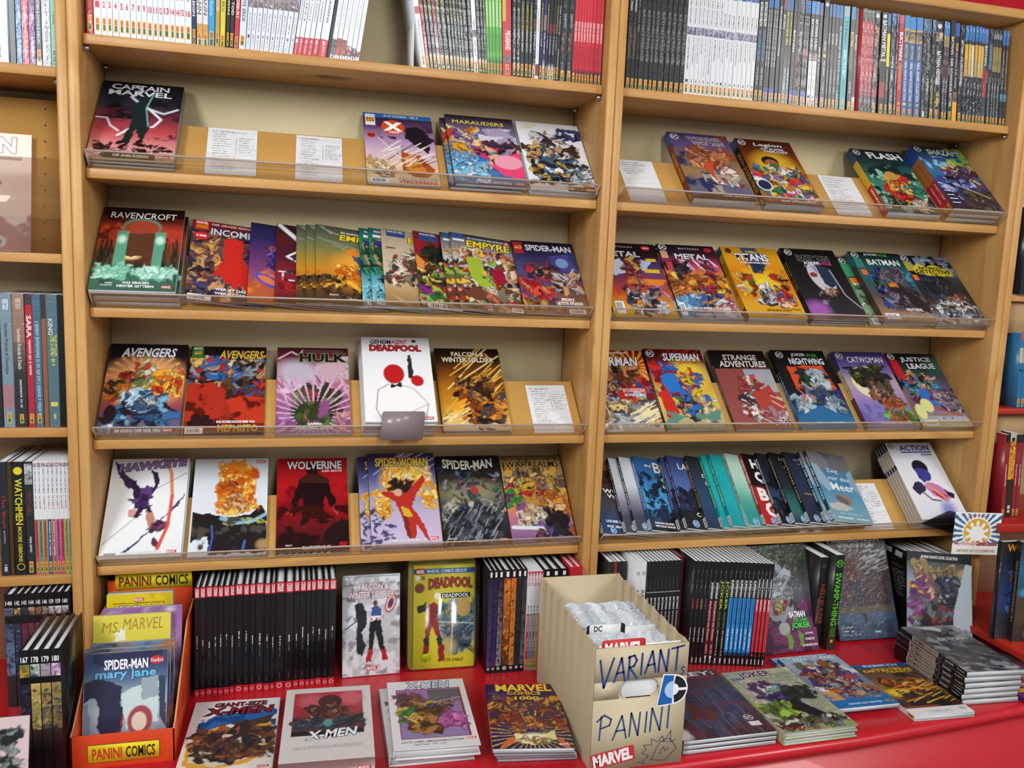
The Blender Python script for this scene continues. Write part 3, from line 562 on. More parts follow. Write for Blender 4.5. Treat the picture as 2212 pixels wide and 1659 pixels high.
CV['brown'] = [('G', 'a89880', 'b8a890', 'c8b8a0', 'd0c0a0', 'b89868', '8c6c44'), ('C', .05, .25, .95, .7, 60, .12, '2c2420 e8e0d0 5c4838 b83828 38404c 90785c d8c8a8', 47), ('E', .8, .85, .22, .1, 'd8cc98'), ('S', '5c4830 c0a070', 0, .6, 1, 1, 22, .4, .02, 40, 4), ('Q', '2c4c88', .08, .01, .36, .1), ('T', 'MARVEL', .1, .02, .34, .045, 'e8d0c0'), ('T', 'EMPYRE', .4, .085, 1.02, .16, 'e8d030', '241c14', .1)]
CV['redhulk'] = [('G', '7c1c24', '981c28', '5c2424', '4c3c24', '68502c', '3c4c28'), ('C', .1, .2, .7, .4, 24, .15, '141c14 203020 1c1c1c 2c4424', 48), ('E', .62, .32, .12, .08, '8cb840'), ('C', 0, .4, 1, .95, 70, .12, '2c6c38 e08c3c 8cc048 e8c070 1c3420 c04c28 78288c', 49), ('Q', '2c4c88', .08, .01, .36, .12), ('T', 'MARVEL', .1, .02, .34, .045, 'e8d0c0'), ('T', 'EMPYRE', .5, .1, 1.1, .18, 'd8dce0', '1c1414', .1), ('K', .1, .94, .6, 1)]
CV['empyre'] = [('G', '202028', '8c8c94', 'c8ccd4', '9c8c80', '7c6c5c', '4c4c44'), ('C', .0, .2, 1, 1, 130, .12, 'd8a878 a83028 e8d0b0 4c7030 90b840 e8b840 38344c c86848 f0e8d8 20243c 6c4434', 51), ('P', 'a0b838', .2, .34, .4, .3, .46, .42, .4, .56, .56, .66, .4, .72, .24, .6), ('P', '981c34', .55, .46, .75, .42, .8, .6, .62, .68), ('E', .3, .8, .13, .09, '6c4030'), ('Q', '2c5c98', .04, .0, .2, .07), ('Q', 'e8e8f0', .04, .08, .22, .11), ('T', 'Ein kosmisches Marvel-Event', .28, .035, .85, .06, 'c0d0e8'), ('T', 'EMPYRE', .25, .085, .92, .17, 'ecd838', '1c1c24', .1), ('O', .9, .055, .05, 'c8303c', 16, .035), ('T', '60', .875, .043, .925, .068, 'fff'), ('K', .78, .93, .98, .985)]
CV['spideym'] = [('G', '14141c', '2c2c50', '4c4878', '64445c', '7c5440', '98704c'), ('N', '2c3c6c', 5, .5, 3, .1, .15, 1, .45, .15), ('P', '4c4488', .55, .22, .85, .16, .98, .4, .9, .5, .62, .44), ('E', .75, .3, .1, .07, '7c9cd0'), ('C', .2, .3, .6, .55, 22, .11, 'b82c38 c89060 2c2c48 48507c 7c3c44', 61), ('C', .55, .42, 1, .7, 24, .13, 'a86840 8c4c2c d8a070 1c1c24 c0c4cc', 62), ('C', .0, .58, .5, .88, 30, .15, 'c82c2c a01c24 e04838 3c5ca0 c89c5c', 63), ('C', 0, .85, 1, 1, 26, .1, 'c89c5c a87840 8c5c30 3a4464', 64), ('Q', 'a8242c', .02, .02, .17, .19), ('T', '60', .045, .075, .15, .12, 'e8b840'), ('T', 'SPIDER-MAN', .22, .055, .95, .135, 'e0e0e8', None, -.1), ('T', 'SPIDEYS', .6, .79, .8, .825, 'fff'), ('T', 'LETZTE STUNDE', .52, .84, .92, .875, 'fff'), ('T', 'NAHT!', .66, .89, .82, .915, 'fff'), ('K', .68, .935, .94, .995)]
CV['metal1'] = [('G', '141016', '28141c', '4a3a68', '7c3c5c', 'c0482c', 'd8902c', 'd8b038'), ('P', 'c8d0e8', .05, .25, .35, .22, .45, .4, .2, .45), ('P', 'b0c0e8', .9, .24, .6, .24, .52, .36, .7, .38), ('C', .4, .2, .65, .62, 24, .11, 'c02c30 d8b048 3c4480 b88860 7c1c2c', 71), ('L', '8c98e0', .03, .72, .5, .96, .72), ('N', 'e08030', 5, .5, 5, 0, .5, 1, .9, .15), ('C', .3, .62, .9, .97, 50, .08, '4c4c54 98989c 24242c e8e8ec 303c50', 72), ('B', 'd8c030', .02, .9, .16, 1), ('T', 'BATMAN', .2, .04, .62, .065, '8c8c94'), ('T', 'METAL', .1, .12, .7, .19, 'd8d8e0', '28242c'), ('O', .84, .06, .08, 'c02430', 14, .035), ('T', 'NEU!', .79, .05, .89, .07, 'fff'), ('Q', 'd8b830', .78, .21, .95, .25), ('Q', 'd8b830', .7, .36, .95, .41), ('K', .06, .8, .2, .96)]
CV['metal2'] = [('G', '14101a', '301c2c', 'a83468', 'e0803c', 'e8b840', 'b06858', '7c8ca8', '8cb0d0'), ('S', 'f4e4ec fff', .1, .14, 1, .3, 18, .2, .012, 60, 3), ('C', .06, .26, .4, .48, 18, .12, '1c1c20 302c30 4c444c', 81), ('C', .68, .26, .85, .5, 12, .09, '282c5c a02c30 1c1c30', 82), ('C', .0, .42, 1, .72, 70, .1, 'a05c30 d89038 7c4424 e8c850 6c3c2c e87030', 83), ('C', .3, .6, .75, .9, 34, .12, 'b82c34 3c54a0 c89868 2c2c4c d8b850', 84), ('C', .0, .74, .4, .95, 14, .13, '78b0d8 a8d0e8 4c80b0', 85), ('C', .7, .74, 1, .95, 16, .1, 'a82c3c d0d8e0 c84c50', 86), ('D', .09, .045, .07), ('T', 'BATMAN', .36, .04, .72, .065, 'a0a0a8'), ('T', 'METAL', .26, .13, .84, .2, 'dcdce4', '28242c'), ('O', .88, .06, .07, 'c02430', 14, .032), ('Q', 'c8a078', .02, .1, .14, .2), ('Q', 'c03c48', .06, .25, .16, .36), ('T', 'DER DUNKELSTE RITTER', .22, .855, .88, .885, 'f0f0f4', '28203c'), ('Q', 'c03c48', .34, .9, .62, .92), ('T', 'GUERRERO - TINIERI', .26, .94, .8, .965, 'e8e8f0', '6c3c58'), ('K', .03, .8, .12, .97)]
CV['titans'] = [('G', 'c89020', 'd89c20', 'd88c20', 'd87820', 'd88420', 'd8a028', 'd8a428'), ('E', .5, .52, .3, .16, 'f0d038', 0, .9), ('R', .5, .52, 18, 'e0a828', .4, .1, .4), ('P', '2c5078', .35, .0, .62, .0, .72, .22, .6, .34, .42, .34, .38, .2), ('C', .42, .16, .62, .34, 12, .1, '204468 3c6c98 183450', 91), ('C', .1, .4, .36, .72, 22, .1, '208048 b83c28 e0c8a0 d8c030 7c2818', 92), ('C', .38, .56, .62, .8, 22, .09, 'e8e8ec 88909c 2c2c34 d8d8dc', 93), ('C', .62, .56, .88, .82, 22, .1, '2c6cb0 285090 c02c24 e8c8a0', 94), ('C', .76, .38, .92, .7, 14, .09, 'c0302c d8b030 3c1c18', 95), ('D', .12, .06, .06, '8a5c14', '1c1408'), ('T', 'TEEN', .42, .05, .62, .09, 'e0d030', '2c4c18'), ('T', 'TITANS', .2, .1, .78, .2, 'f4f4f8', '1c2c5c', 0, .06), ('T', 'VON GEORGE PÉREZ', .24, .21, .78, .235, 'fff', 'a82018'), ('T', 'BRUDERSCHAFT', .36, .88, .78, .905, '5c2c0c'), ('T', 'DES BÖSEN', .44, .93, .72, .955, '5c2c0c'), ('T', 'WOLFMAN', .78, .87, .94, .885, '5c2c0c')]
CV['jokerwar'] = [('G', '101014', '16161a', '1c1c20', '242028', '2c2a30', '34343c'), ('E', .52, .42, .2, .22, 'c8c4cc', -12), ('P', '24344c', .5, .22, .72, .26, .78, .5, .62, .56, .52, .5), ('E', .4, .38, .07, .035, '8c3434'), ('E', .58, .62, .15, .05, '6c2028', -10), ('C', .48, .58, .68, .66, 18, .04, 'd8c8a8 a89070', 102), ('N', '8890a0', 8, .62, 4, .3, .25, .5, .8, .1), ('L', 'c8ccd4', .016, .74, .3, .8, .66, .98, .84), ('E', .18, .88, .2, .12, 'a05cb0', 0, .8), ('D', .12, .06, .07), ('T', 'BATMAN', .24, .1, .82, .18, '18181c', '888c94'), ('T', 'JOKER', .32, .19, .62, .235, 'f0f0f4', '141414'), ('T', 'WAR', .62, .19, .84, .235, 'c03c88', '141414'), ('Z', .1, .94, .24, .965)]
CV['bgreen'] = [('G', '1c2420', '3c5444', '58785c', '688868', '88a488', '98a890'), ('C', .0, .3, 1, .9, 40, .12, '2c4c38 78a080 d8d8c8 405c4c', 103), ('D', .12, .06, .07), ('Q', '3c9868', .04, .1, .26, .3), ('Q', 'e0842c', .08, .32, .24, .4), ('K', .08, .9, .42, .99)]
CV['batjw'] = [('G', '14181c', '1c4848', '286068', '34545c', '584c50', '8c6c58', 'a88870'), ('C', .5, .25, 1, .5, 22, .11, '2c6c80 4890a8 1c4858', 104), ('C', .18, .28, .42, .82, 26, .11, '1c2434 14181f 2c44a0 9098a8 3c4c60', 105), ('C', .42, .26, .82, .85, 46, .14, '4c4450 2c2830 6c606c 38303c 88788c', 106), ('P', 'd07c28', .44, .46, .62, .47, .62, .52, .46, .51), ('P', '2c2428', .6, .46, 1, .74, .98, .9, .7, .78), ('D', .1, .05, .07), ('Q', '3c8078', .03, .1, .18, .24), ('Q', 'd8742c', .06, .27, .17, .35), ('T', 'JOKER', .28, .02, .55, .055, 'e8e8ec', '141414'), ('T', 'WAR', .56, .02, .74, .06, '4cb040', '141414'), ('T', 'BATMAN', .28, .11, .9, .19, 'e4e8e8', '20403c'), ('T', 'NIGHTWING', .52, .82, .82, .86, 'f0f0f4', '1c1414'), ('T', 'JOKER-ARMEE!', .4, .92, .95, .955, '486c5c', 'd8d8c8'), ('K', .06, .9, .32, .98)]
CV['detective'] = [('G', '70849c', '8498ac', '3c4048', '202830', '34302c', '4c5058', 'a0b0bc'), ('N', '181c20', 9, .5, 4, 0, .0, 1, .3, .05), ('C', .18, .32, .75, .66, 50, .14, '1c2434 28384c 14181f 34485c 202020', 111), ('C', .45, .62, .92, .78, 18, .13, '8c6050 b08470 5c3c34', 112), ('C', .0, .68, 1, .98, 80, .06, 'd8dce0 1c1c20 8898a4 f0f4f4 3c4450', 113), ('P', 'd8c830', .15, .2, .3, .12, .45, .17, .6, .12, .92, .22, .9, .3, .5, .3, .16, .27), ('D', .1, .05, .07), ('Q', 'b8a030', .03, .1, .16, .24), ('Q', 'd8742c', .06, .3, .16, .38), ('T', 'JOKER', .42, .05, .62, .085, 'e8e8ec', '141414'), ('T', 'WAR', .64, .05, .8, .085, 'b83c80', '141414'), ('T', 'BATMAN', .28, .17, .72, .205, '18181c', None), ('T', 'DETECTIVE', .2, .215, .88, .27, '16161a', None), ('T', 'COMICS', .46, .277, .6, .293, '18181c')]
CV['avengers'] = [('G', '101014', '18141a', '5c2c34', 'c06840', 'c05848', '8c4454', '5c5878', '6c6c88'), ('E', .5, .42, .42, .24, 'f0c080', 0, .9), ('R', .5, .4, 26, 'e89860', .4, .08, .5), ('C', .35, .28, .65, .46, 18, .13, 'c03c2c 98a868 e8e0d0 b84438 8c9c58', 121), ('C', .65, .32, .98, .55, 20, .11, 'f0a830 e86c20 f8d860 c03818', 122), ('C', .02, .36, .4, .6, 22, .11, '5c7040 a83028 e8b040 403020 d87028', 123), ('C', .25, .56, .75, .76, 34, .12, 'a8c8d8 d8ecf4 4878a0 2c4c70 78b8d8', 124), ('C', .05, .7, .9, .95, 44, .12, '2c5078 38689c 181c28 78a8c8 20283c', 125), ('E', .13, .78, .08, .09, '1c1418'), ('N', 'd8d8e8', 7, .6, 6, .0, .85, 1, 1), ('T', 'AVENGERS', .16, .05, .84, .15, 'dfe6f0', '1c2030', .15), ('T', 'IM KRIEG DER WELTEN', .22, .945, .76, .975, 'fff', None, .15), ('M', .8, .94, .12)]
CV['avmag'] = [('G', '14100f', '1c1614', '2c2420', '5c2418', '98281c', 'a82c1c', '8c2418', '2c1410'), ('C', .02, .14, 1, .45, 80, .12, '1c1c22 c89c70 2c64a8 e8d0a0 88949c b82c28 d8b050 343038', 131), ('C', .5, .42, 1, .6, 20, .12, '38281c 5c4028 2c58a0 c03028', 132), ('P', 'b03020', 0, .44, .3, .42, .5, .52, .48, .78, .2, .9, 0, .84), ('P', 'c0381f', .5, .62, .72, .56, 1, .6, 1, .88, .62, .84), ('N', '5c140f', 6, .54, 8, 0, .44, 1, .88, .1), ('C', .1, .82, .6, .9, 10, .08, '201410 38140f', 133), ('Q', '38703c', .02, .0, .17, .14), ('T', 'MARVEL', .04, .012, .15, .04, 'e8e8e8'), ('T', '60', .05, .06, .14, .1, 'e8a838'), ('T', 'AVENGERS', .38, .05, .95, .14, 'd8c050', '5c1c14', .15), ('T', 'DAS SCHRECKLICHE ERBE VON', .4, .845, .88, .87, 'fff'), ('T', 'MEPHISTO', .42, .89, .92, .96, 'd8a030', '301408'), ('K', .02, .92, .24, .985), ('T', 'MAX. SPASS', .06, .19, .16, .2, 'fff')]
CV['hulk'] = [('G', '38141c', '7c2434', 'a04458', 'b06880', 'a86c90', '985c8c', '9c74a0', 'a884a8'), ('N', 'e0c8d8', 5, .5, 3, 0, .1, 1, .55, .2), ('L', 'f4f0f8', .018, .02, .14, .2, .05, .3, .1, .36, .03), ('L', 'f4f0f8', .016, .98, .3, .8, .34, .9, .22), ('E', .34, .2, .2, .1, '5c1c28', 30), ('E', .3, .3, .3, .14, 'c0b8c8', 10, .7), ('E', .75, .28, .2, .13, 'c8a8b8', 0, .7), ('S', 'e8dce8 b890b0 70304c', 0, .3, 1, .6, 40, .2, .012, 65, 4), ('C', .3, .52, .8, .72, 26, .15, '3c5428 50703a 6c8c44 2c3c1c 94443c', 141), ('C', .3, .7, .72, .9, 22, .16, '3c5828 547038 2c3c1c a0504c', 142), ('R', .5, .8, 30, 'd8a8d0', .3, .25, .7), ('C', .8, .8, .95, .92, 8, .08, 'd08890 e8b0b0', 143), ('N', '8c4c80', 6, .6, 6, .0, .6, 1, 1, .1), ('T', 'BRUCE BANNER:', .36, .03, .92, .06, '1c1418', '987080'), ('T', 'HULK', .32, .075, .95, .17, '181418', '7c9060'), ('T', 'GAMMA-', .42, .88, .62, .905, 'fff', '3c2434'), ('T', 'KRIEGSERKLÄRUNG', .28, .925, .76, .955, 'fff', '3c2434'), ('M', .84, .93, .11)]
CV['deadp'] = [('G', 'dfe4ee', 'e8ecf2', 'f2f4f6', 'f6f6f6', 'f4f4f4'), ('E', .44, .45, .15, .115, 'b0141c'), ('E', .44, .45, .125, .095, 'c01c24'), ('P', '2a2a2c', .66, .22, .7, .22, .73, .5, .64, .5), ('E', .77, .53, .1, .06, 'c01c24', 70), ('L', '55555a', .012, .36, .57, .2, .64, .16, .86, .24, .98), ('L', '6a6a70', .01, .52, .58, .7, .62, .9, .8, .84, .96, .5, .98), ('L', '888890', .008, .9, .8, .62, .9, .3, .94), ('P', '1c1c1e', .38, .555, .46, .58, .54, .56, .54, .61, .46, .595, .38, .61), ('E', .44, .96, .14, .03, 'a8202a'), ('T', 'GEHEIM', .12, .035, .42, .085, '18181c', None, .15), ('T', 'AGENT', .43, .035, .66, .085, 'b8242c', None, .15), ('T', 'DEADPOOL', .12, .1, .86, .17, 'b8242c', '48141a'), ('Q', '2a2a2c', .74, .03, .8, .06), ('M', .82, .945, .13)]
CV['falconws'] = [('G', '140e0a', '2c1c10', '7c4414', 'b0701c', 'c88828', 'd8a848', 'e8d0a0'), ('S', 'e8b048 f4dc88 5c2c10 28180c', 0, .2, 1, .95, 60, .6, .02, -42, 3), ('C', .28, .36, .8, .62, 34, .13, '2c2018 48301c 1c1410 8c5428 c08840', 151), ('C', .35, .58, .9, .9, 34, .15, 'c06c20 8c4414 241c20 48484c e09838', 152), ('P', 'e8a030', .14, .7, .4, .62, .32, .78, .2, .86), ('S', 'fff4c0 f8d860', .1, .65, .45, .9, 16, .2, .014, 150, 6), ('P', 'd89028', .78, .04, .84, .1, .78, .12), ('T', 'FALCON &', .26, .045, .76, .1, 'e8dcc0', '2c1c0c'), ('T', 'WINTER SOLDIER', .1, .115, .9, .175, 'e8dcc0', '2c1c0c'), ('T', 'FALSCHE SCHULD', .32, .945, .74, .97, 'fff', '8c5c20'), ('M', .84, .925, .12)]
CV['sup1'] = [('G', '7c1418', 'b02820', 'd86830', 'a04870', '7c5a98', '4c4878', '9ca4b0', 'd8d0b8'), ('R', .8, .2, 16, 'e8b030', .4, .1, .7), ('C', .25, .12, .8, .45, 40, .13, 'a06848 5c3424 c88c64 20181c 7c4a30', 161), ('C', .0, .4, 1, .66, 40, .13, '2c4ca0 c83028 e8b040 3c78c8 7c1c24 a8d0e8', 162), ('C', .0, .64, 1, .9, 70, .09, 'd8d8d8 88949c 4c6c80 f0d890 685844 c87838', 163), ('S', 'f8f0c8 f0d888', .4, .75, 1, 1, 26, .4, .016, -30, 3), ('T', 'WIE SAGST DU\'S DEINER STORY!', .2, .02, .75, .045, 'fff'), ('T', 'SUPERMAN', .0, .09, .86, .2, 'f0f0f4', '1c1c28', .1), ('T', 'SCHURKEN', .5, .49, .86, .53, 'd83848', 'fff'), ('T', 'ACTION COMICS', .5, .55, .86, .58, 'fff', '1c1c28'), ('K', .06, .91, .32, 1)]
CV['sup2'] = [('G', '280c10', '5c1c20', '984c68', 'c08048', 'd8b848', 'd0c060', 'b8b078', 'a8a888'), ('S', 'b82420 8c181c', 0, .0, 1, .14, 12, .4, .03, -30, 2), ('E', .68, .34, .3, .2, 'e8c840', 0, .8), ('C', .1, .2, .45, .6, 40, .14, '2c6cc8 3c84d8 1c4898 c82c28 a01c20', 171), ('P', '2878c8', .15, .34, .42, .3, .44, .55, .2, .56), ('P', 'c83028', .05, .55, .2, .5, .3, .8, .08, .92), ('C', .5, .28, .8, .55, 22, .12, 'c82c28 d85040 2c6cc8 e0c030', 172), ('C', .35, .6, .9, .9, 40, .11, 'c83830 2c6cc0 d8b080 487048 e8d8b0 24283c', 173), ('N', '5c8c7c', 6, .56, 5, 0, .75, 1, 1), ('D', .1, .06, .07), ('T', 'SUPERMAN', .3, .055, .92, .15, 'f0f0f4', '241418', .1), ('T', 'ACTION COMICS', .56, .165, .9, .19, 'c02c28')]
CV['strange'] = [('G', '1c1818', '1c1818', '8c4844', '98504c', '94504c', '9c5850', '985048', 'a0584c'), ('BG', '8c4844', '98504c', 0, .25, .5, 1), ('BG', '98a4b0', 'b0a8b0', .5, .25, 1, .55), ('P', '141214', 0, 0, 1, 0, 1, .22, 0, .25), ('C', .4, .36, .7, .6, 26, .12, 'd8d4d0 a83830 5c4c4c e8e8e8 c0504c', 181), ('E', .76, .36, .09, .07, 'b0a4b0'), ('C', .3, .58, .56, .85, 26, .13, 'd8d8d8 f0ece8 3c3434 a83c34', 182), ('P', 'b04438', .5, .55, .85, .46, 1, .7, .9, .95, .6, .9), ('S', 'e8e0d8 48302c', .5, .5, 1, .9, 12, .2, .016, 35, 4), ('C', .62, .78, 1, .92, 12, .12, 'b890a0 d0b0b8 a87880', 183), ('T', 'STRANGE', .22, .06, .82, .13, 'dcd8d0', None, .1), ('T', 'ADVENTURES', .12, .145, .95, .22, 'dcd8d0', None, .1), ('T', 'BAND 1', .14, .93, .34, .945, 'e8dcd8'), ('D', .86, .91, .06)]
CV['nightw'] = [('G', '14141a', '16161c', '1a1a20', '1c1c24', '1c2c3c', '285c84', '3884b0'), ('P', 'd85028', .18, .22, .85, .2, .95, .55, .8, .58, .2, .5), ('C', .35, .3, .8, .5, 34, .13, '1c1c20 101014 283038 2c4c30', 191), ('C', .5, .28, .78, .52, 16, .11, 'c8d4dc 98b0c0 e0e8ec 3c5044', 192), ('C', .35, .48, .62, .66, 12, .11, 'c8b0a8 a08480 2c78a8', 193), ('C', .5, .54, .95, .72, 20, .12, '4c4888 343070 2c6840 5c58a0', 194), ('C', .08, .62, .3, .8, 14, .12, 'a8c0c8 c8d8dc 7890a0', 195), ('C', .64, .62, .9, .8, 14, .12, 'a8c0c8 c8d8dc 7890a0', 196), ('P', '2c6c98', .1, .85, .5, .72, .9, .88, 1, 1, 0, 1), ('L', 'e0505c', .03, .2, .5, .3, .6, .22, .68), ('D', .14, .065, .07), ('T', 'JOKER', .36, .04, .62, .09, 'f0f0f4', '141414'), ('T', 'WAR', .64, .045, .84, .09, '48b048', '141414'), ('T', 'NIGHTWING', .28, .11, .92, .19, 'f0f4f8', '2c2c50'), ('Z', .1, .935, .22, .96), ('T', 'DER SOHN DES JOKERS', .3, .93, .8, .96, 'fff')]
CV['catw'] = [('G', '3c3468', '544888', '7868a0', 'b09ca0', 'a890b8', '8878b8', '8070b0', '6c60a0'), ('E', .46, .42, .34, .22, 'e8dcb8'), ('C', .15, .22, .8, .42, 46, .12, '1c1a18 28241c 3c3424 4c5828 5c6c30', 201), ('C', .4, .42, .8, .66, 34, .12, '1c1c18 b0a898 38342c 8c5434 5c4c3c', 202), ('P', '2c2824', .1, .22, .9, .3, .95, .38, .5, .36), ('C', .55, .62, .85, .82, 18, .12, 'a85c38 8c4428 c07850', 203), ('C', .45, .8, .95, .96, 20, .12, '4c8c3c 78b058 38682c c04838', 204), ('N', '6860a8', 6, .56, 3, 0, .5, .5, 1, .1), ('D', .1, .06, .07), ('T', 'CATWOMAN', .22, .07, .92, .15, 'f0f0f8', '4c4080', .08, 0, .008), ('T', 'DIE KRALLEN DER KATZE', .28, .93, .86, .96, 'fff')]
CV['jl'] = [('G', '16161c', '1c2024', '2c4444', '585878', '706088', '685878', '8c8494', 'd0d898'), ('E', .9, .16, .2, .12, '2c5c50', 0, .8), ('C', .08, .32, .7, .62, 60, .11, 'b82c34 2c64b8 3c3440 c8a080 287040 1c1c28 d8b050 50a8c8', 211), ('E', .5, .62, .26, .09, '2c6cc0', 28), ('C', .55, .5, 1, .8, 60, .05, '4c4058 a89cb0 302838 c8b8c0 7c4450', 212), ('L', 'b82c2c', .03, .3, .72, .9, .86), ('N', '5c2438', 6, .5, 5, 0, .55, .5, .8, .1), ('E', .3, .72, .12, .09, 'd8d890'), ('E', .12, .8, .1, .1, 'd8d890'), ('D', .09, .05, .07), ('Q', 'b8242c', .02, .1, .18, .36), ('T', 'JUSTICE', .26, .055, .88, .13, 'e8e8ec', '1c1c20'), ('T', 'LEAGUE', .34, .145, .9, .215, 'e8e8ec', '1c1c20'), ('T', 'GEFÄHRLICHER', .32, .82, .78, .85, 'a86c28'), ('T', 'TALISMAN MÖNSTER', .3, .865, .96, .9, '4c4898', 'fff'), ('K', .08, .92, .34, .985)]
CV['hawk'] = [('G', 'dde2ea', 'e8ecf0', 'f0f4f6', 'f2f6f8', 'eef2f4', 'e8ecee'), ('P', '3c3050', .02, .02, .1, .06, .22, .18, .34, .24, .36, .34, .24, .32, .12, .2), ('P', '2c2440', .26, .2, .4, .3, .42, .42, .58, .3, .56, .22, .5, .12, .6, .14, .64, .26, .58, .36, .5, .46, .46, .56, .36, .5), ('P', '5c3c7c', .4, .3, .54, .3, .58, .42, .42, .44), ('C', .34, .42, .54, .58, 12, .07, '5c3c80 48286c 2c2440', 222), ('P', 'c08878', .5, .56, .6, .56, .66, .7, .56, .72), ('P', 'd09c90', .28, .53, .38, .52, .36, .6, .28, .6), ('P', '5c4080', 1, .37, .92, .5, .74, .62, .6, .72, .66, .66, .8, .56, .92, .44), ('P', '5c4080', .6, .74, .5, .82, .36, .92, .26, .95, .4, .86, .52, .78), ('C', .6, .66, .76, .76, 14, .06, '6c3c58 8c4c6c 48285c', 223), ('P', '5c2c50', .64, .8, .74, .88, .72, .93, .62, .88), ('L', 'd88858', .045, .68, .0, .78, .16, .82, .4), ('L', 'd85848', .045, .82, .4, .8, .7, .7, .92), ('L', '3a3438', .007, .98, .16, .56, .34), ('L', '3a3438', .007, .4, .6, .02, .86), ('T', 'HAWKEYE', .1, .06, .95, .14, '8c7cac', '382c5c', .1, 0, .03, .75), ('T', 'HELD IM FREIEN FALL', .26, .945, .76, .975, 'f4f4f4', '9a9aa4'), ('M', .82, .935, .12), ('Q', '9a9aa0', .06, .945, .2, .97)]
CV['ghost'] = [('G', 'd0dae6', 'd8e2ec', 'dfe8f0', 'e2eaf0', 'dce6ee', 'd8e2ea'), ('P', '1c1a1c', .02, .56, .22, .58, .5, .62, .78, .6, .92, .5, 1, .6, 1, .98, .24, .98, .2, .84, .02, .9), ('P', 'dce8f0', .0, .86, .24, .8, .26, .98, 0, 1), ('E', .58, .32, .26, .26, 'd8882c', 8), ('C', .34, .08, .82, .56, 90, .08, 'f0a830 e88020 f8d058 c85818 fbe890', 231, 'b85010'), ('P', 'e89028', .44, .1, .5, .0, .6, .04, .68, .0, .72, .14), ('C', .4, .26, .6, .36, 8, .08, '8c3010 a84818 c86824', 232), ('C', .44, .4, .7, .54, 16, .07, 'e89858 f0c088 c87840', 233), ('L', '88b8c8', .05, .4, .63, .6, .68, .8, .67, .98, .6), ('S', 'd8d848 78b0c8', .4, .62, .95, .68, 24, .06, .012, 30, 4), ('L', '4c68c0', .02, .28, .7, .3, .82, .26, .98), ('L', '4c68c0', .03, .72, .86, .7, .94), ('N', '4a4640', 7, .56, 6, .02, .62, 1, .96, .1), ('E', .95, .9, .08, .05, 'a88c5c', 0, .7), ('M', .84, .02, .12)]
CV['wolv'] = [('G', '9c141c', 'b01820', 'b4181f', 'a8161e', '8c1018', '6c0c14', '480a10', '2c080c'), ('N', '7c0c14', 5, .52, 3, 0, .3, 1, .6, .2), ('E', .5, .14, .09, .08, '2c1414'), ('P', '40201c', .28, .24, .4, .18, .6, .18, .74, .24, .72, .3, .3, .3), ('P', '1e0c10', .3, .26, .42, .28, .6, .28, .72, .26, .78, .4, .84, .5, .76, .54, .68, .42, .64, .5, .7, .7, .6, .72, .51, .52, .44, .7, .32, .72, .38, .5, .34, .42, .26, .54, .18, .5, .24, .4), ('S', 'd0504c', .16, .54, .28, .56, 4, .1, .008, 108, 3), ('S', 'd0504c', .76, .54, .84, .56, 4, .1, .008, 60, 5), ('N', '38080c', 7, .42, 6, 0, .52, 1, .66, .1), ('N', '1c0608', 6, .46, 9, 0, .68, 1, .96, .12), ('P', '1c0a0c', .6, .9, .72, .74, .9, .66, 1, .7, 1, .95), ('T', 'WOLVERINE', .14, .035, .92, .12, 'e4e8f0', '202028'), ('T', 'DER BESTE', .64, .135, .92, .155, 'e8e8ec'), ('T', 'BLUTGERICHT', .36, .93, .74, .965, 'd0c8c8'), ('T', 'PERCY', .13, .91, .22, .925, 'e8d8d8'), ('T', 'KUBERT', .11, .94, .22, .955, 'e8d8d8'), ('Q', 'a8141c', .86, .9, .97, .95)]
CV['spwo'] = [('G', '2c2c58', '38386c', '585890', '9490b8', 'b0a8c8', 'c0b4d0', 'c8b8d8', 'd0c0dc'), ('S', 'd8d8f0 b8b8e0', 0, .05, 1, .3, 14, .5, .01, -35, 3), ('E', .55, .3, .32, .16, 'e8d858', 0, .8), ('C', .2, .16, .9, .36, 34, .1, 'f0b030 e88c28 f8e070 e8e0c0', 241, 'b06818'), ('C', .08, .42, .3, .68, 16, .1, 'e89828 f0c040 f8e080', 242, 'a86018'), ('C', .78, .38, 1, .62, 16, .09, 'e89828 f0c040 f8e080', 243, 'a86018'), ('C', .32, .3, .58, .42, 14, .1, '2c2020 402c28', 244), ('P', 'b83028', .16, .42, .3, .42, .42, .46, .56, .44, .8, .24, .84, .3, .66, .5, .6, .6, .72, .72, .8, .88, .84, .98, .76, .92, .66, .78, .62, .96, .5, .9, .44, .68, .36, .54, .2, .46), ('P', 'd8b030', .44, .58, .56, .62, .62, .7, .5, .72), ('E', .42, .44, .06, .04, 'd8a888'), ('P', '7a2824', .46, .68, .54, .7, .56, .94, .5, .9), ('C', .0, .6, .3, .95, 16, .05, '3c4880 505890', 245), ('P', '982028', .14, .05, .8, .05, .9, .1, .12, .1), ('T', 'SPIDER-WOMAN', .11, .055, .9, .145, 'e0d040', '2c2848'), ('T', 'FAMILIENGEHEIMNISSE', .26, .93, .78, .96, 'f4f0f8', '8c7ca0'), ('M', .83, .915, .12)]
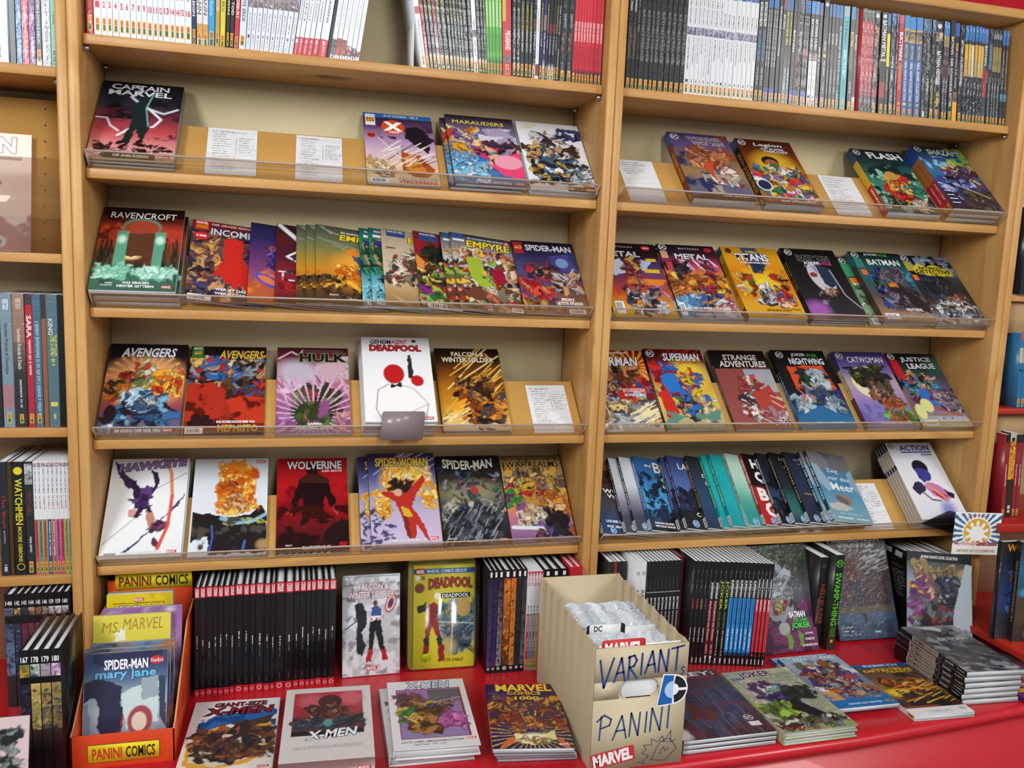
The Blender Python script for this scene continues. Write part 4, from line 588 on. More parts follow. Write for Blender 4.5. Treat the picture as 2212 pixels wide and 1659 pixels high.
CV['spid'] = [('G', '0e0e10', '18181a', '34342a', '5c5c48', '48484a', '30343a', '20242a', '18181c'), ('E', .5, .42, .4, .12, '8c8868', 0, .9), ('C', .08, .16, .92, .48, 26, .09, '1c2024 486858 a08878 305858 88909c 704848 38406c', 251, '0e0e10'), ('E', .55, .4, .06, .045, 'b03c34'), ('C', .05, .5, .95, .7, 60, .09, '888c84 5c605c b8b8a8 34383c a89c80', 252), ('C', .2, .6, .8, .95, 60, .11, '3c444c 282c34 5c6870 1c2024 48586c', 253), ('S', 'a0a8ac 788084', .05, .5, .95, .9, 40, .16, .012, 120, 4), ('T', 'SPIDER-MAN', .1, .035, .88, .135, 'd4d4c4', '141414', 0, -.25), ('T', 'BEUTEJAGD', .36, .94, .66, .965, 'fff'), ('M', .83, .93, .12), ('T', 'SPENCER', .06, .91, .2, .925, 'e0e0e0')]
CV['wor'] = [('G', '4a3824', '98804c', 'c8a860', 'd8a848', 'd88c50', 'c07080', '9c6894', '5c5080'), ('C', .0, .18, 1, .4, 46, .12, '8c8478 c8b078 d8a040 5c4c38 e8c878 786858', 261), ('C', .0, .36, .3, .6, 20, .12, 'a02434 6c2060 c0a838 38803c', 262), ('C', .3, .34, .7, .58, 26, .13, 'b02c24 38241c d8a838 8c8880 c08840', 263), ('C', .6, .44, 1, .7, 30, .12, 'e09838 c07828 e8c890 b86028', 264), ('C', .2, .62, .6, .85, 24, .13, 'e8dcc0 c8b490 3c58a0 a85068 7c4c90', 265), ('C', .6, .68, .9, .88, 20, .13, '1c1a24 2c2838 141018', 266), ('L', 'd8e0e8', .06, .05, .82, .5, .84), ('C', .4, .84, 1, .98, 20, .1, '2c2838 5c4c80 1c1a24 a0522c', 267), ('T', 'WAR', .08, .07, .42, .14, '2c1c10', 'd8b868'), ('T', 'REALMS', .46, .07, .95, .14, '2c1c10', 'd8b868'), ('S', '2c1c10', .05, .02, .95, .16, 22, .1, .02, 90, 5)]
# novels, size of a paperback
CV['warb'] = [('G', '8c4c34', '6c3c34', '38303c', '4c4850', '34486c', '2c4468'), ('E', .75, .4, .24, .14, 'c89c38'), ('E', .75, .4, .18, .105, '8c5c2c'), ('C', .0, .12, .6, .3, 12, .14, '6c3828 c08060 38201c', 271), ('P', 'c86c58', .35, .48, .5, .46, .8, .75, 1, .8, .9, .9, .6, .74), ('T', 'WONDER', .2, .4, .98, .455, 'fff'), ('T', 'WOMAN', .26, .47, .94, .52, 'fff'), ('T', 'WARBRINGER', .55, .53, .98, .57, 'b84c24'), ('T', 'LOUISE SIMONSON', .12, .82, .75, .85, 'fff'), ('T', 'KIT SEATON', .12, .89, .62, .915, 'fff'), ('D', .22, .955, .06, 'cfe0f0', '2c68a8')]
CV['kat'] = [('G', 'd8dce4', 'd4d8e0', 'd0d4dc', '8c8898', '48485c', '404854'), ('P', '4c4068', .5, .1, 1, .02, 1, .72, .62, .74, .5, .5), ('P', 'e8ecf0', .4, .26, .7, .3, .6, .7, .4, .6), ('L', '484858', .016, .3, .3, .5, .24, .58, .34), ('T', 'KATZE', .3, .05, 1, .11, '484c5c'), ('T', 'K', .55, .74, .9, .92, 'a0c83c'), ('D', .2, .935, .07, 'cfe0f0', '2c68a8')]
CV['bahn'] = [('G', '2c5c94', '2c6098', '3878b0', '4894cc', '50a0d8', '2c4c6c', '24242c'), ('C', .02, .25, 1, .85, 70, .09, '18283c 1c3450 14202c', 281, '1c2c40'), ('P', '1c1a1c', .6, .5, .75, .4, 1, .4, 1, 1, .3, 1, .38, .86, .6, .8), ('T', 'IN', .22, .1, .34, .13, 'e8d8b0'), ('T', 'Bahn', .4, .06, 1.0, .2, 'e8d8b0', None, 0, 0, .01), ('T', 'Sch', .5, .26, 1.02, .42, 'e8d8b0', None, 0, 0, .01), ('T', 'SARAH KUHN', .1, .89, .5, .915, 'fff'), ('T', 'NICOLE GOUX', .1, .93, .52, .955, 'fff')]
CV['lauren'] = [('G', '34406c', '3c4c80', '4c64a0', '5474b0', '34446c', '242838', '20242c'), ('E', .72, .36, .28, .18, 'ece8bc'), ('C', .0, .48, 1, .75, 50, .11, '1c2034 242c44 161a28 303c5c', 291), ('B', '20242c', 0, .76, 1, 1), ('T', 'LAUREN', .2, .1, .86, .18, 'e8e8f0', None, 0, 0, .01), ('T', 'Unter', .52, .3, .98, .36, '242838', None, 0, 0, .0), ('T', 'CATWOMAN', .3, .78, .98, .83, 'e8e4d0'), ('T', 'GESCHICHTE', .42, .85, 1, .885, 'e8e4d0'), ('D', .22, .93, .07, 'cfe0f0', '2c68a8')]
CV['orac'] = [('G', '20242c', '28303c', '2c3c54', '2c4868', '2c4c70', '2c4464', '24344c'), ('E', .9, .78, .2, .2, '7c5c48'), ('L', 'e8b858', .02, .9, .62, .98, .9), ('T', 'Mariel', .3, .04, .95, .075, 'e0a050'), ('T', 'Der', .24, .25, .46, .3, 'e8f0f4'), ('T', 'Oracle', .26, .32, 1.1, .44, 'e8f0f4'), ('T', 'Code', .28, .46, .9, .57, 'e8f0f4'), ('T', 'Manuel', .3, .93, .8, .965, 'e8a840')]
CV['teal2'] = [('G', '1c9ca0', '20a8ac', '20a8b0', '24acb4', '1ca0a8', '1c989c'), ('E', .76, .33, .22, .1, 'd8d83c'), ('E', .78, .33, .15, .06, '1c9ca0'), ('P', 'd8d83c', .8, .32, 1, .32, 1, .36, .8, .36), ('P', 'e8e8e8', .62, .64, .9, .6, .84, .7), ('L', 'e0f4f4', .012, .3, .18, .4, .22, .5, .19), ('T', 'Hochzeit', .4, .1, .96, .17, '3c4c98'), ('T', 'Roman', .3, .86, .7, .9, '2858a0'), ('T', 'Band', .34, .91, .7, .945, '2858a0')]
CV['mera'] = [('G', 'b0d0c0', 'b8d8c8', 'b8dccc', '8ccab8', '54a898', '309890', '2c948c'), ('L', 'e8f4ec', .02, .3, .5, .5, .62, .46, .75, .6, .7, .7, .9), ('L', 'e8f4ec', .02, .8, .5, .66, .66, .8, .8), ('P', 'c03838', .66, .62, .74, .6, .72, .68), ('T', 'MERA', .34, .17, 1, .28, 'd03c34'), ('T', 'Gezeiten', .46, .34, .96, .38, 'd06050', None, 0, 0, .0), ('D', .2, .95, .07, 'cfe0f0', '2c78a8')]
CV['harley'] = [('G', '181416', '1c1618', '2c1c20', 'b02024', 'b82428', 'b42024'), ('B', '181416', 0, 0, 1, .46), ('B', 'b82428', 0, .5, 1, 1), ('T', 'HARLEY', .16, .08, 1.15, .2, 'f0f0f0', None, 0, 0, .05), ('T', 'QUINN', .16, .26, 1.1, .42, 'f0f0f0', None, 0, 0, .05), ('T', 'BREA', .1, .5, 1.0, .66, 'f0f0f0', None, 0, 0, .05), ('T', 'GLAS', .14, .7, 1.05, .88, 'f0f0f0', None, 0, 0, .05), ('T', 'STEV', .5, .93, .98, .965, 'e8b838'), ('D', .22, .945, .07, 'cfe0f0', '2c68a8')]
CV['nwalk'] = [('G', '24242c', '1c2028', '202c44', '2c4468', '243858', '1c2840'), ('N', '101420', 6, .5, 3, 0, .2, 1, 1), ('E', .75, .36, .16, .1, 'b8c8e0', 0, .5), ('C', .2, .5, .9, .85, 26, .12, '18202c 2c4870 101820', 311), ('T', 'MARIE LU', .3, .06, .9, .1, 'e8e8ec'), ('T', 'B', .55, .4, .75, .48, 'e8d030'), ('D', .2, .94, .07, 'cfe0f0', '2c68a8')]
CV['gats'] = [('G', '1c2434', '202c44', '243450', '28344c', '242c40', '20283c'), ('L', 'd0a868', .012, .2, .1, .4, .1, .4, .3, .6, .3, .6, .5), ('L', 'd0a868', .012, .28, .16, .5, .16, .5, .4, .7, .4, .7, .7), ('L', 'd0a868', .012, .15, .6, .5, .6, .5, .8, .3, .8, .3, .95), ('L', 'c09858', .01, .6, .72, .9, .72, .9, .95), ('E', .5, .86, .3, .1, '28344c'), ('T', 'G', .34, .24, .56, .34, 'd0a868', None, 0, 0, .0), ('T', 'S', .6, .5, .84, .64, 'd0a868', None, 0, 0, .0), ('D', .2, .94, .07, 'cfe0f0', '2c68a8')]
CV['meer'] = [('G', '4c5664', '5c7490', '4c80a8', '4488b0', '5c9ab8', '6ca0b4', '78a4b4'), ('E', .2, .12, .28, .13, '7c7c80', 20), ('E', .78, .12, .28, .14, '6c6c70', -20), ('P', '94b0c4', 0, .16, .16, .22, .34, .5, .2, .6, 0, .45), ('P', '88a8c0', 1, .2, .84, .3, .8, .5, 1, .6), ('E', .5, .68, .22, .075, '8c827c', 12), ('E', .44, .7, .16, .05, '6c625c', 20), ('P', 'c0bcb8', .05, .76, .35, .74, .62, .8, .6, .84, .3, .86, .05, .84), ('T', 'Zeig', .34, .24, .62, .31, 'f0f4f8', None, 0, 0, .0), ('T', 'mir das', .3, .35, .84, .41, 'f0f4f8', None, 0, 0, .0), ('T', 'Meer', .3, .45, .88, .56, 'f0f4f8', None, 0, 0, .012), ('T', 'Eine Geschichte', .24, .88, .8, .9, 'e8f0f4', None, 0, 0, 0), ('T', 'ALEX SANCHEZ', .14, .945, .5, .968, 'fff'), ('T', 'JULIE MAROH', .6, .945, .92, .968, 'fff'), ('D', .06, .955, .05, 'cfe0f0', '2c68a8')]
CV['action'] = [('G', 'd0d4e0', 'd8dce6', 'e0e4ea', 'e6e8ec', 'e0e2ea', 'd8dae4'), ('E', .5, .34, .16, .1, '1c1a2c', 20), ('P', '3c3c90', .36, .36, .6, .36, .66, .44, .58, .52, .44, .54, .36, .46), ('P', '2c2848', .12, .6, .26, .52, .42, .56, .38, .64, .2, .7), ('P', 'c87ab8', .36, .56, .6, .54, .78, .62, .86, .74, .72, .8, .5, .7), ('P', 'b82468', .5, .64, .76, .7, .78, .78, .6, .74), ('L', 'e0b040', .035, .44, .56, .6, .66, .78, .78), ('P', '201c3c', .78, .62, .96, .7, .9, .76, .8, .72), ('L', '28243c', .03, .3, .66, .42, .76, .6, .78), ('E', .66, .9, .14, .12, '8c90c8', 20, .9), ('D', .1, .045, .065, '2c2c34', 'd4d8e2'), ('T', 'ACTION', .26, .04, .9, .11, '34388c', None, .1), ('Q', '34388c', .26, .125, .92, .14), ('T', '2000', .66, .155, .9, .18, '34388c')]
# flat on the counter and standing below the shelves
CV['giant'] = [('G', 'e4e6ea', 'e8eaec', 'e6e6e6', 'e8e4d8', 'e8e6e0'), ('P', '3068b0', .1, .4, .24, .24, .4, .2, .6, .22, .8, .18, .94, .16, .98, .26, .8, .34, .5, .36, .3, .44), ('N', '1c4888', 7, .55, 4, .1, .16, .98, .44, .1), ('P', 'e0a83c', .14, .46, .34, .4, .6, .42, .92, .36, .98, .5, .96, .72, .9, .84, .7, .92, .3, .98, .06, .9, .04, .66), ('P', 'd8d4b8', .2, .5, .5, .44, .86, .46, .9, .66, .78, .84, .4, .94, .1, .86, .1, .66), ('P', '4c3c34', .42, .36, .7, .32, .96, .26, .9, .38, .6, .44), ('C', .1, .44, .95, .86, 70, .12, '3c2c28 5c4434 28283c 7c4c30 a05838 34343c 684838', 321), ('T', 'GIANT-SIZE', .24, .04, .84, .1, '7c2430', '141014'), ('T', 'X-MEN', .16, .12, .9, .22, '8c2430', '141014', .15), ('M', .84, .955, .12)]
CV['xbox'] = [('G', 'd4d2d0', 'd8d6d4', 'd6d4d2', 'd2d0ce'), ('BG', 'b83848', '98303c', .1, .07, .9, .4), ('BG', '7c3840', '2c3c48', .1, .4, .9, .68), ('B', '1c1818', .1, .62, .9, .68), ('E', .3, .2, .14, .1, 'c06068', 0, .6), ('E', .76, .18, .14, .1, 'c85c68', 0, .6), ('E', .52, .22, .14, .1, '4c2830'), ('C', .3, .28, .75, .48, 50, .1, '7c3c28 a85c38 502c34 38343c c08058', 331), ('C', .12, .46, .88, .58, 36, .09, '2c5464 2c3844 38707c 5c4444 1c2c34', 332), ('E', .84, .58, .07, .04, '5c3034'), ('E', .5, .52, .05, .05, '5c9498'), ('T', 'X-MEN', .28, .63, .8, .73, 'f0f2f2', '44606c', .15, 0, .028, .3), ('T', 'GRAPHIC NOVEL COLLECTION', .14, .815, .86, .845, 'e8e8e8', '34343c'), ('L', 'b8b4b2', .01, 0, .885, 1, .885), ('M', .84, .93, .13), ('Z', .68, .935, .8, .965), ('W', .3, .945, .64, .98, 3, '8c8884', 5)]
CV['xhc'] = [('G', 'e2e4e6', 'dfe2e4', 'e2e4e4', 'dcdee0'), ('B', '8c2c38', .1, .14, .92, .87), ('BG', '9c6cac', '8c80b0', .115, .15, .905, .86), ('N', 'c8a8d4', 5, .5, 3, .115, .15, .5, .5, .15), ('BG', '505458', '686c70', .5, .16, .905, .36), ('C', .16, .24, .5, .4, 20, .12, '5c5840 484430 8c4c68 6c3c50', 341), ('C', .3, .32, .8, .5, 34, .11, '34508c 5c4488 383450 b09038 8c4c3c', 342), ('E', .42, .56, .22, .13, '5c3c20'), ('C', .24, .46, .66, .76, 40, .12, '5c3c1c 8c6028 3c2814 a8783c', 343), ('C', .6, .54, .88, .74, 26, .1, 'c868b0 d888c8 a04890', 344), ('C', .14, .44, .3, .6, 12, .1, '38803c 58a040 d8b060', 345), ('L', 'd0a0c0', .014, .56, .36, .9, .3), ('T', 'X-MEN', .24, .025, .78, .13, 'c8d4dc', '38506c', .12), ('T', 'GOTT LIEBT, MENSCHEN TÖTEN', .1, .895, .82, .925, '485c78'), ('W', .22, .945, .84, .965, 1, '687888', 6), ('M', .86, .885, .11)]
CV['mc1000'] = [('G', '241c48', '2c2050', '3c2450', '442c40', '3c2c50', '2c2460', '241c4c'), ('S', '5c50a0 8c80c8', 0, .0, .3, .3, 10, .3, .008, 50, 3), ('R', .52, .8, 34, 'd8b038', .22, .12, .62), ('C', .02, .22, .98, .72, 100, .1, '8c3424 c07028 40304c d89838 3c2c28 a04c28 e0a840 5c3858', 351), ('P', 'e8dca0', .3, .78, .52, .86, .52, .96, .3, .9), ('P', 'e8e098', .52, .86, .8, .76, .82, .88, .52, .96), ('E', .54, .84, .16, .05, 'fff8d0', 0, .9), ('P', 'c86c30', .2, .86, .3, .84, .3, .9, .16, .99, .08, .99), ('P', 'c86c30', .82, .84, .9, .88, .96, .99, .86, .99), ('C', .3, .84, .8, .93, 22, .04, '88a058 c8a060 d8d0a0 a86c48', 352), ('T', 'MARVEL', .14, .01, .9, .12, 'ecdc34', 'b82420'), ('T', 'COMICS', .28, .135, .74, .185, 'e8c83c', '2c1c30'), ('T', '1000', .38, .215, .7, .27, 'ecd434', '2c1c30'), ('M', .82, .93, .14)]
CV['harleybl'] = [('G', '28283c', '4c3448', '44344c', '302c44', '342838', '382830', '402830'), ('N', '2c4468', 4, .5, 3, .25, .1, .75, .95, .2), ('S', '58607c 3c5478 6c4858', .2, .2, .9, .9, 60, .3, .01, 92, 4), ('E', .06, .16, .2, .06, 'c8b8c4', 0, .9), ('E', .02, .92, .12, .08, 'd8d0d4', 0, .6), ('N', '5c2c34', 6, .52, 7, .0, .5, 1, 1, .2), ('B', '3c3438', 0, 0, 1, .09), ('T', 'HARLEY:', .1, .02, .95, .085, 'e8e8ec'), ('Q', '8c2c40', .1, .1, .95, .125), ('D', .85, .78, .05, 'e8e8e8', '2c2028'), ('Q', 'e0dcdc', .8, .84, .92, .9)]
CV['jokerf'] = [('G', 'a8b098', 'b4b8a0', 'b0b49c', 'a8ac94', 'b0b49c', '90985c'), ('C', 0, .0, 1, .9, 90, .12, 'b8bca4 a0a88c c4c8b0 98a090', 361, '889078'), ('S', '7c8470', 0, 0, 1, .9, 12, 1, .01, 0, 5), ('S', '7c8470', 0, 0, 1, .2, 8, 1, .01, 90, 6), ('P', '4c3078', .2, .24, .42, .2, .6, .3, .66, .5, .56, .62, .36, .56, .2, .4), ('C', .2, .22, .62, .6, 30, .1, '4c3080 38245c 5c40a0 2c1c44', 362), ('C', .56, .34, .98, .52, 24, .11, '28302c 38403a 1c2420', 363), ('P', '1c181c', .34, .5, .6, .55, .88, .9, .7, .94, .5, .72, .3, .92, .16, .9), ('C', .02, .58, .4, .76, 22, .13, '7ca038 a0c850 587828 4c5c28', 364), ('C', .3, .3, .5, .42, 10, .08, '8cb8b0 d8dcd0 b0c8c0', 365), ('C', .05, .8, .95, .97, 50, .08, '48402c 7c8c5c 302c20 b84030 d8dcc8 5c6c4c 7890a0', 366), ('D', .05, .05, .04, '3c5c90', 'b8bca4'), ('T', 'DER', .06, .12, .2, .155, '38304c'), ('T', 'JOKER', .2, .03, .66, .15, '3c2c58', 'c8ccb4')]
CV['teen'] = [('G', '8cb0c8', '98b4c8', '90a8c0', '788ca8', '6c7c98', '987c68', '1c70b4', '1c70b4'), ('N', 'd8e4ec', 4, .5, 3, 0, .05, 1, .85, .2), ('C', .1, .16, .8, .6, 90, .11, 'c07830 d89848 4c3468 8c2c34 386c58 d8d8e0 2c2c48 a05830 78508c', 371), ('E', .78, .46, .11, .055, 'b8443c'), ('R', .78, .46, 10, '5c3c78', .6, .06, .16), ('C', .2, .56, .9, .82, 46, .11, 'c06030 383c68 d0b088 88a0b8 7c4838', 372), ('N', 'c89868', 6, .5, 8, 0, .7, 1, .86, .1), ('D', .06, .045, .05, 'd8ecf8', '2c70b0'), ('T', 'TEEN TITANS', .14, .015, .92, .075, 'f0f4f8', '6c94b8'), ('T', 'FREUNDE UND VERRÄTER', .24, .925, .78, .955, 'd8ecf8'), ('Z', .84, .925, .96, .955)]
CV['detcom'] = [('G', '2c4c70', '5c4834', '6c5440', '8c6840', 'c08028', '4c3420', '34241c', 'e4e4e4'), ('B', '1c5c98', 0, 0, 1, .065), ('N', '3c2c20', 5, .52, 3, 0, .2, 1, .85, .15), ('C', .2, .34, .9, .56, 40, .1, 'd88c28 b04c24 e8b838 7c3020 5c3820', 381), ('E', .3, .6, .28, .08, 'e8c030', 20, .6), ('C', .25, .6, .85, .84, 56, .12, '2c2018 3c2c1c 1c1410 5c4424', 382), ('S', 'f0d050 e8a030', .1, .45, .9, .8, 22, .25, .016, -20, 5), ('B', '98402c', 0, .83, .6, .86), ('B', 'e6e8ea', 0, .87, 1, 1), ('T', 'REBIRTH', .2, .012, .8, .052, 'c0dcf0'), ('T', 'BATMAN', .3, .085, .78, .11, 'b83c28', 'e8c838'), ('T', 'DETECTIVE', .1, .115, .95, .16, 'e8c838', '5c4418'), ('T', 'COMICS', .46, .168, .9, .195, 'e8c838', '5c4418'), ('D', .9, .92, .05, '485060', 'e6e8ea'), ('W', .3, .93, .7, .97, 2, '8c8c94', 7)]
CV['bwk'] = [('G', '6c7276', '585c60', '4c5054', '54585c', '484c50', '44484c', '505458'), ('N', '8c9296', 5, .5, 3, 0, 0, 1, 1, .15), ('N', '303438', 6, .54, 7, 0, .1, 1, 1, .12), ('S', '9ca2a6 2c3034', 0, .2, 1, .9, 24, .35, .01, 30, 5), ('P', 'c0c8cc', .2, .02, .6, .02, .66, .1, .58, .14), ('T', 'BATMAN', .34, .28, .86, .34, 'b8bcc0'), ('Q', 'b8bcc0', .74, .93, .98, .96), ('Q', 'a0a4a8', .04, .9, .16, .93)]
CV['pock'] = [('G', 'a8a8ac', 'b8b8bc', 'bcbcc0', 'b4b4b8', 'b0b0b4'), ('N', 'd4d4d8', 5, .48, 3, 0, 0, 1, 1, .12), ('N', '8c8c90', 7, .58, 6, 0, 0, 1, 1, .1), ('B', '585858', 0, .1, 1, .2) if 0 else ('N', '6c6c70', 6, .55, 9, 0, .02, 1, .25, .1), ('P', '24242a', .2, .28, .34, .26, .42, .36, .42, .48, .32, .56, .4, .7, .34, .8, .26, .78, .24, .6, .26, .44), ('L', '242428', .02, .05, .52, .3, .42), ('P', '3c5488', .5, .32, .6, .3, .68, .34, .66, .42, .5, .42), ('B', 'e0e0e4', .5, .4, .66, .45), ('S', 'a82830', .5, .42, .66, .43, 4, .05, .02, 90, 3), ('P', '16161c', .48, .45, .66, .45, .74, .74, .66, .76, .57, .54, .52, .76, .44, .74), ('P', 'a8242c', .44, .74, .53, .74, .5, .86, .4, .86), ('P', 'a8242c', .66, .74, .75, .74, .8, .86, .7, .86), ('E', .57, .27, .04, .03, '5c3c2c'), ('E', .84, .28, .09, .1, 'a82830', 20), ('E', .84, .28, .07, .08, 'd8d8dc', 20), ('E', .84, .28, .05, .06, 'a82830', 20), ('E', .84, .28, .03, .035, '2c3c68', 20), ('T', 'FALCON &', .28, .07, .8, .13, 'd8d8dc', '8c1c24'), ('T', 'WINTER SOLDIER', .1, .15, .9, .215, 'd8d8dc', '8c1c24'), ('M', .42, .905, .18)]
CV['tin'] = [('G', 'd8c838', 'dccc38', 'e0d038', 'e0d038', 'dccc34'), ('E', .7, .6, .34, .27, 'a0b0a4'), ('C', .42, .38, .98, .6, 30, .13, '7c9c80 5c8468 8c9c8c 4c7ca8 c8a860', 391), ('E', .82, .42, .12, .09, 'c8a860'), ('C', .5, .56, .95, .82, 34, .12, '486c98 5c80a8 b08878 405868 8c9490', 392), ('E', .56, .8, .13, .08, 'd0b868', 0, .7), ('L', 'e8ece8', .014, .66, .34, .62, .86), ('L', 'e8ece8', .014, .38, .55, .99, .58), ('P', '98282c', .2, .4, .34, .36, .42, .4, .4, .56, .44, .7, .4, .72, .3, .58, .26, .72, .18, .72, .22, .54), ('P', '2c2c30', .06, .4, .2, .36, .22, .44, .08, .46), ('P', '2c2c30', .36, .42, .5, .38, .5, .44, .38, .48), ('P', '34343a', .18, .7, .27, .7, .26, .8, .18, .8), ('P', '34343a', .38, .7, .46, .7, .48, .8, .4, .8), ('P', '982c2c', .17, .78, .26, .78, .24, .92, .14, .92), ('P', '982c2c', .4, .78, .5, .78, .52, .92, .42, .94), ('Q', '2c5c98', .0, .035, 1, .085), ('T', 'MARVEL COMICS GROUP.', .22, .045, .88, .075, 'd8e4f0'), ('Q', 'a8242c', .04, .03, .18, .09), ('T', 'MARVEL', .05, .045, .17, .078, 'fff'), ('Q', 'e8e8e8', .03, .1, .1, .145), ('T', '28', .12, .105, .18, .14, '2c2c38'), ('O', .1, .22, .085, '5c8838'), ('O', .1, .22, .065, '982c2c'), ('T', 'DEADPOOL', .25, .14, .96, .23, 'b03424', '2c2414', 0, .15), ('O', .39, .3, .055, 'f0f0ec'), ('Q', '1c1c20', .45, .275, .93, .325), ('T', 'DEADPOOL', .47, .283, .91, .318, 'f0f0f0'), ('T', 'TÖTE CABLE!', .46, .905, .82, .94, '7c4818')]
CV['novel'] = [('G', 'd8c020', 'dcc424', 'dcc828', 'd8c020'), ('N', 'c8ac18', 5, .55, 3, 0, 0, 1, 1, .15), ('M', .42, .05, .14), ('T', 'EIN ROMAN AUS DEM MARVEL-UNIVERSUM', .1, .1, .88, .115, '4c4410'), ('T', 'SPIDER-MAN', .13, .14, .88, .24, 'f0f0f4', '5c2030')]
CV['msm'] = [('G', 'd8cc50', 'd8cc4c', 'd8cc50', 'd4c848', 'd0c448'), ('P', 'e8ecd8', .4, .12, .26, .2, .32, .2, .24, .28, .4, .26, .42, .4, .2, .42, .96, .42, .95, .36, .42, .36), ('E', .23, .37, .09, .06, '7c3038'), ('E', .5, .39, .08, .05, '48303c'), ('C', .2, .45, .8, .95, 40, .14, '88304c c89868 3c305c a83c4c', 395), ('T', 'MS.', .11, .07, .34, .18, 'a8842c', None, .1, 0, .0), ('T', 'MARVEL', .38, .04, .9, .16, 'a8842c', None, .1, 0, .0)]
CV['mj'] = [('G', '38466c', '3c4870', '5c7090', '90a8b4', 'a8b8b8', '98a4b0', '88889c', '6c7084'), ('E', .35, .05, .26, .1, '28304c'), ('E', .72, .02, .22, .12, '2c304c'), ('P', '2c2c44', .0, .3, .14, .26, .3, .28, .46, .36, .44, .5, .5, .64, .46, .78, .36, .86, .24, .84, .16, .74, .2, .56, .14, .44, 0, .5), ('P', 'a83038', .46, .46, .48, .6, .44, .76, .34, .85, .42, .8, .5, .66), ('P', 'c8d8d8', .44, .42, .66, .34, .9, .32, .9, .72, .52, .78, .48, .6), ('P', '98a8b0', .68, .28, .88, .26, .9, .46, .7, .5), ('E', .68, .7, .15, .15, 'a0484c', 8), ('E', .67, .71, .09, .095, 'e0ccb8'), ('P', '38425c', .9, .26, .98, .26, 1, .8, .92, .68), ('P', '78889c', .0, .5, .06, .5, .1, .84, .96, .82, 1, .9, .0, .94), ('C', .14, .9, .8, 1, 12, .1, 'b898a8 c8b0b8 80788c', 396), ('O', .87, .1, .085, 'b83440', 16, .045), ('T', 'liebt', .8, .08, .95, .12, 'f4f4f4', None, 0, 0, 0), ('T', 'SPIDER-MAN', .24, .075, .76, .17, 'f4f4f8', '34406c'), ('T', 'mary jane', .14, .18, .86, .28, '70b8e0', '28486c')]
CV['jok3'] = [('G', '141a10', '1c2414', '3c3c3c', '585860', '48404c', '4c3048', '402838', '3c2c38'), ('N', '2c4418', 7, .5, 2, .2, 0, 1, .25, .1), ('P', '8c949c', .12, .16, .4, .14, .62, .26, .7, .46, .66, .62, .5, .72, .3, .7, .14, .56, .06, .36), ('N', '484c54', 7, .56, 5, .06, .14, .72, .72, .1), ('C', .08, .26, .66, .5, 26, .1, 'a8b0b8 c0c8d0 788088', 401, '3c4048'), ('P', '7c2c34', .3, .56, .52, .5, .6, .54, .5, .64, .34, .66), ('C', .36, .54, .55, .62, 12, .045, 'c8bc78 a89c5c', 402), ('P', '6c2c58', 0, .46, .12, .58, .3, .76, .5, .74, .66, .62, .9, .5, 1, .7, 1, 1, 0, 1), ('N', '3c1c34', 6, .5, 8, 0, .5, 1, 1, .15), ('E', .48, .78, .09, .06, 'a0a0a0'), ('P', '6c8c3c', .5, .82, .6, .86, .58, .98, .52, .96), ('P', '6c8c3c', .7, .8, .78, .86, .76, .96, .7, .94), ('T', 'BATMAN', .58, .63, .84, .685, 'f0f0f0', '1c2c14'), ('T', 'DIE DREI', .64, .695, .86, .725, '3cc848', '142c14'), ('T', 'JOKER', .6, .735, .9, .8, '48d850', '142c14'), ('T', 'JOHNS', .8, .83, .93, .85, 'e8e8e8'), ('T', 'FABOK', .8, .88, .95, .9, 'e8e8e8'), ('T', 'ANDERSON', .74, .935, .98, .955, 'e8e8e8')]
CV['engel'] = [('G', '3c3a40', '4c4244', '504448', '584c50', '504650', '484450', '4c5a74', '485870', '404c64'), ('C', .12, .2, .95, .72, 120, .07, '5c4c4c 6c5850 503f40 4c4044', 411, '30282c'), ('S', '98a0a8 b0b8c0', .45, .1, .95, .4, 34, .14, .012, -20, 3), ('P', '4c3424', .22, .24, .32, .18, .42, .22, .46, .36, .4, .5, .46, .66, .52, .82, .46, .86, .4, .68, .34, .5, .24, .46), ('P', '3c3c48', .32, .44, .46, .42, .52, .6, .44, .64, .46, .8, .4, .78), ('P', '98402c', .32, .36, .36, .36, .36, .44, .33, .44), ('B', '5c564c', .02, .68, 1, .745), ('N', '384458', 6, .55, 5, 0, .76, 1, 1, .1), ('T', 'HELLBLAZER', .02, .0, .9, .045, 'd0d4d4'), ('T', 'GEFALLENE ENGEL', .18, .055, .78, .1, 'c0c8c8', None, 0, 0, .0), ('W', .04, .88, .36, .98, 3, 'c8d0d8', 9), ('Q', 'a8b4c0', .6, .925, .7, .94)]
CV['bgnc'] = [('G', '24282a', '585c64', '88909a', '8c949c', '7c848c', '88929c', '9ca4ac', 'a8b0b8'), ('B', '16181c', 0, 0, 1, .1), ('C', .1, .14, .85, .3, 34, .13, '988058 b09868 7c6848', 421), ('C', .2, .26, .75, .52, 40, .14, '8c5c58 a87870 c8a888 6c4c48', 422), ('C', .08, .28, .3, .78, 26, .11, '84407c 6c3468 a05898 3c8050 d8a838', 423), ('C', .5, .26, .95, .62, 40, .11, '28303c 343c4c 1c2028 4c5868 c8ccd4', 424), ('C', .3, .56, .85, .8, 44, .11, '34303c 982c2c 1c1c24 5c4c40 686c74', 425), ('P', 'b8c4cc', .72, .6, .9, .1, 1, .1, 1, .98, .7, .98), ('C', .5, .8, .95, .98, 16, .09, '5c5448 9ca0a0 7c7058', 426), ('T', 'BATMAN GRAPHIC NOVEL COLLECTION', .22, .035, .78, .065, 'd8dcdc')]
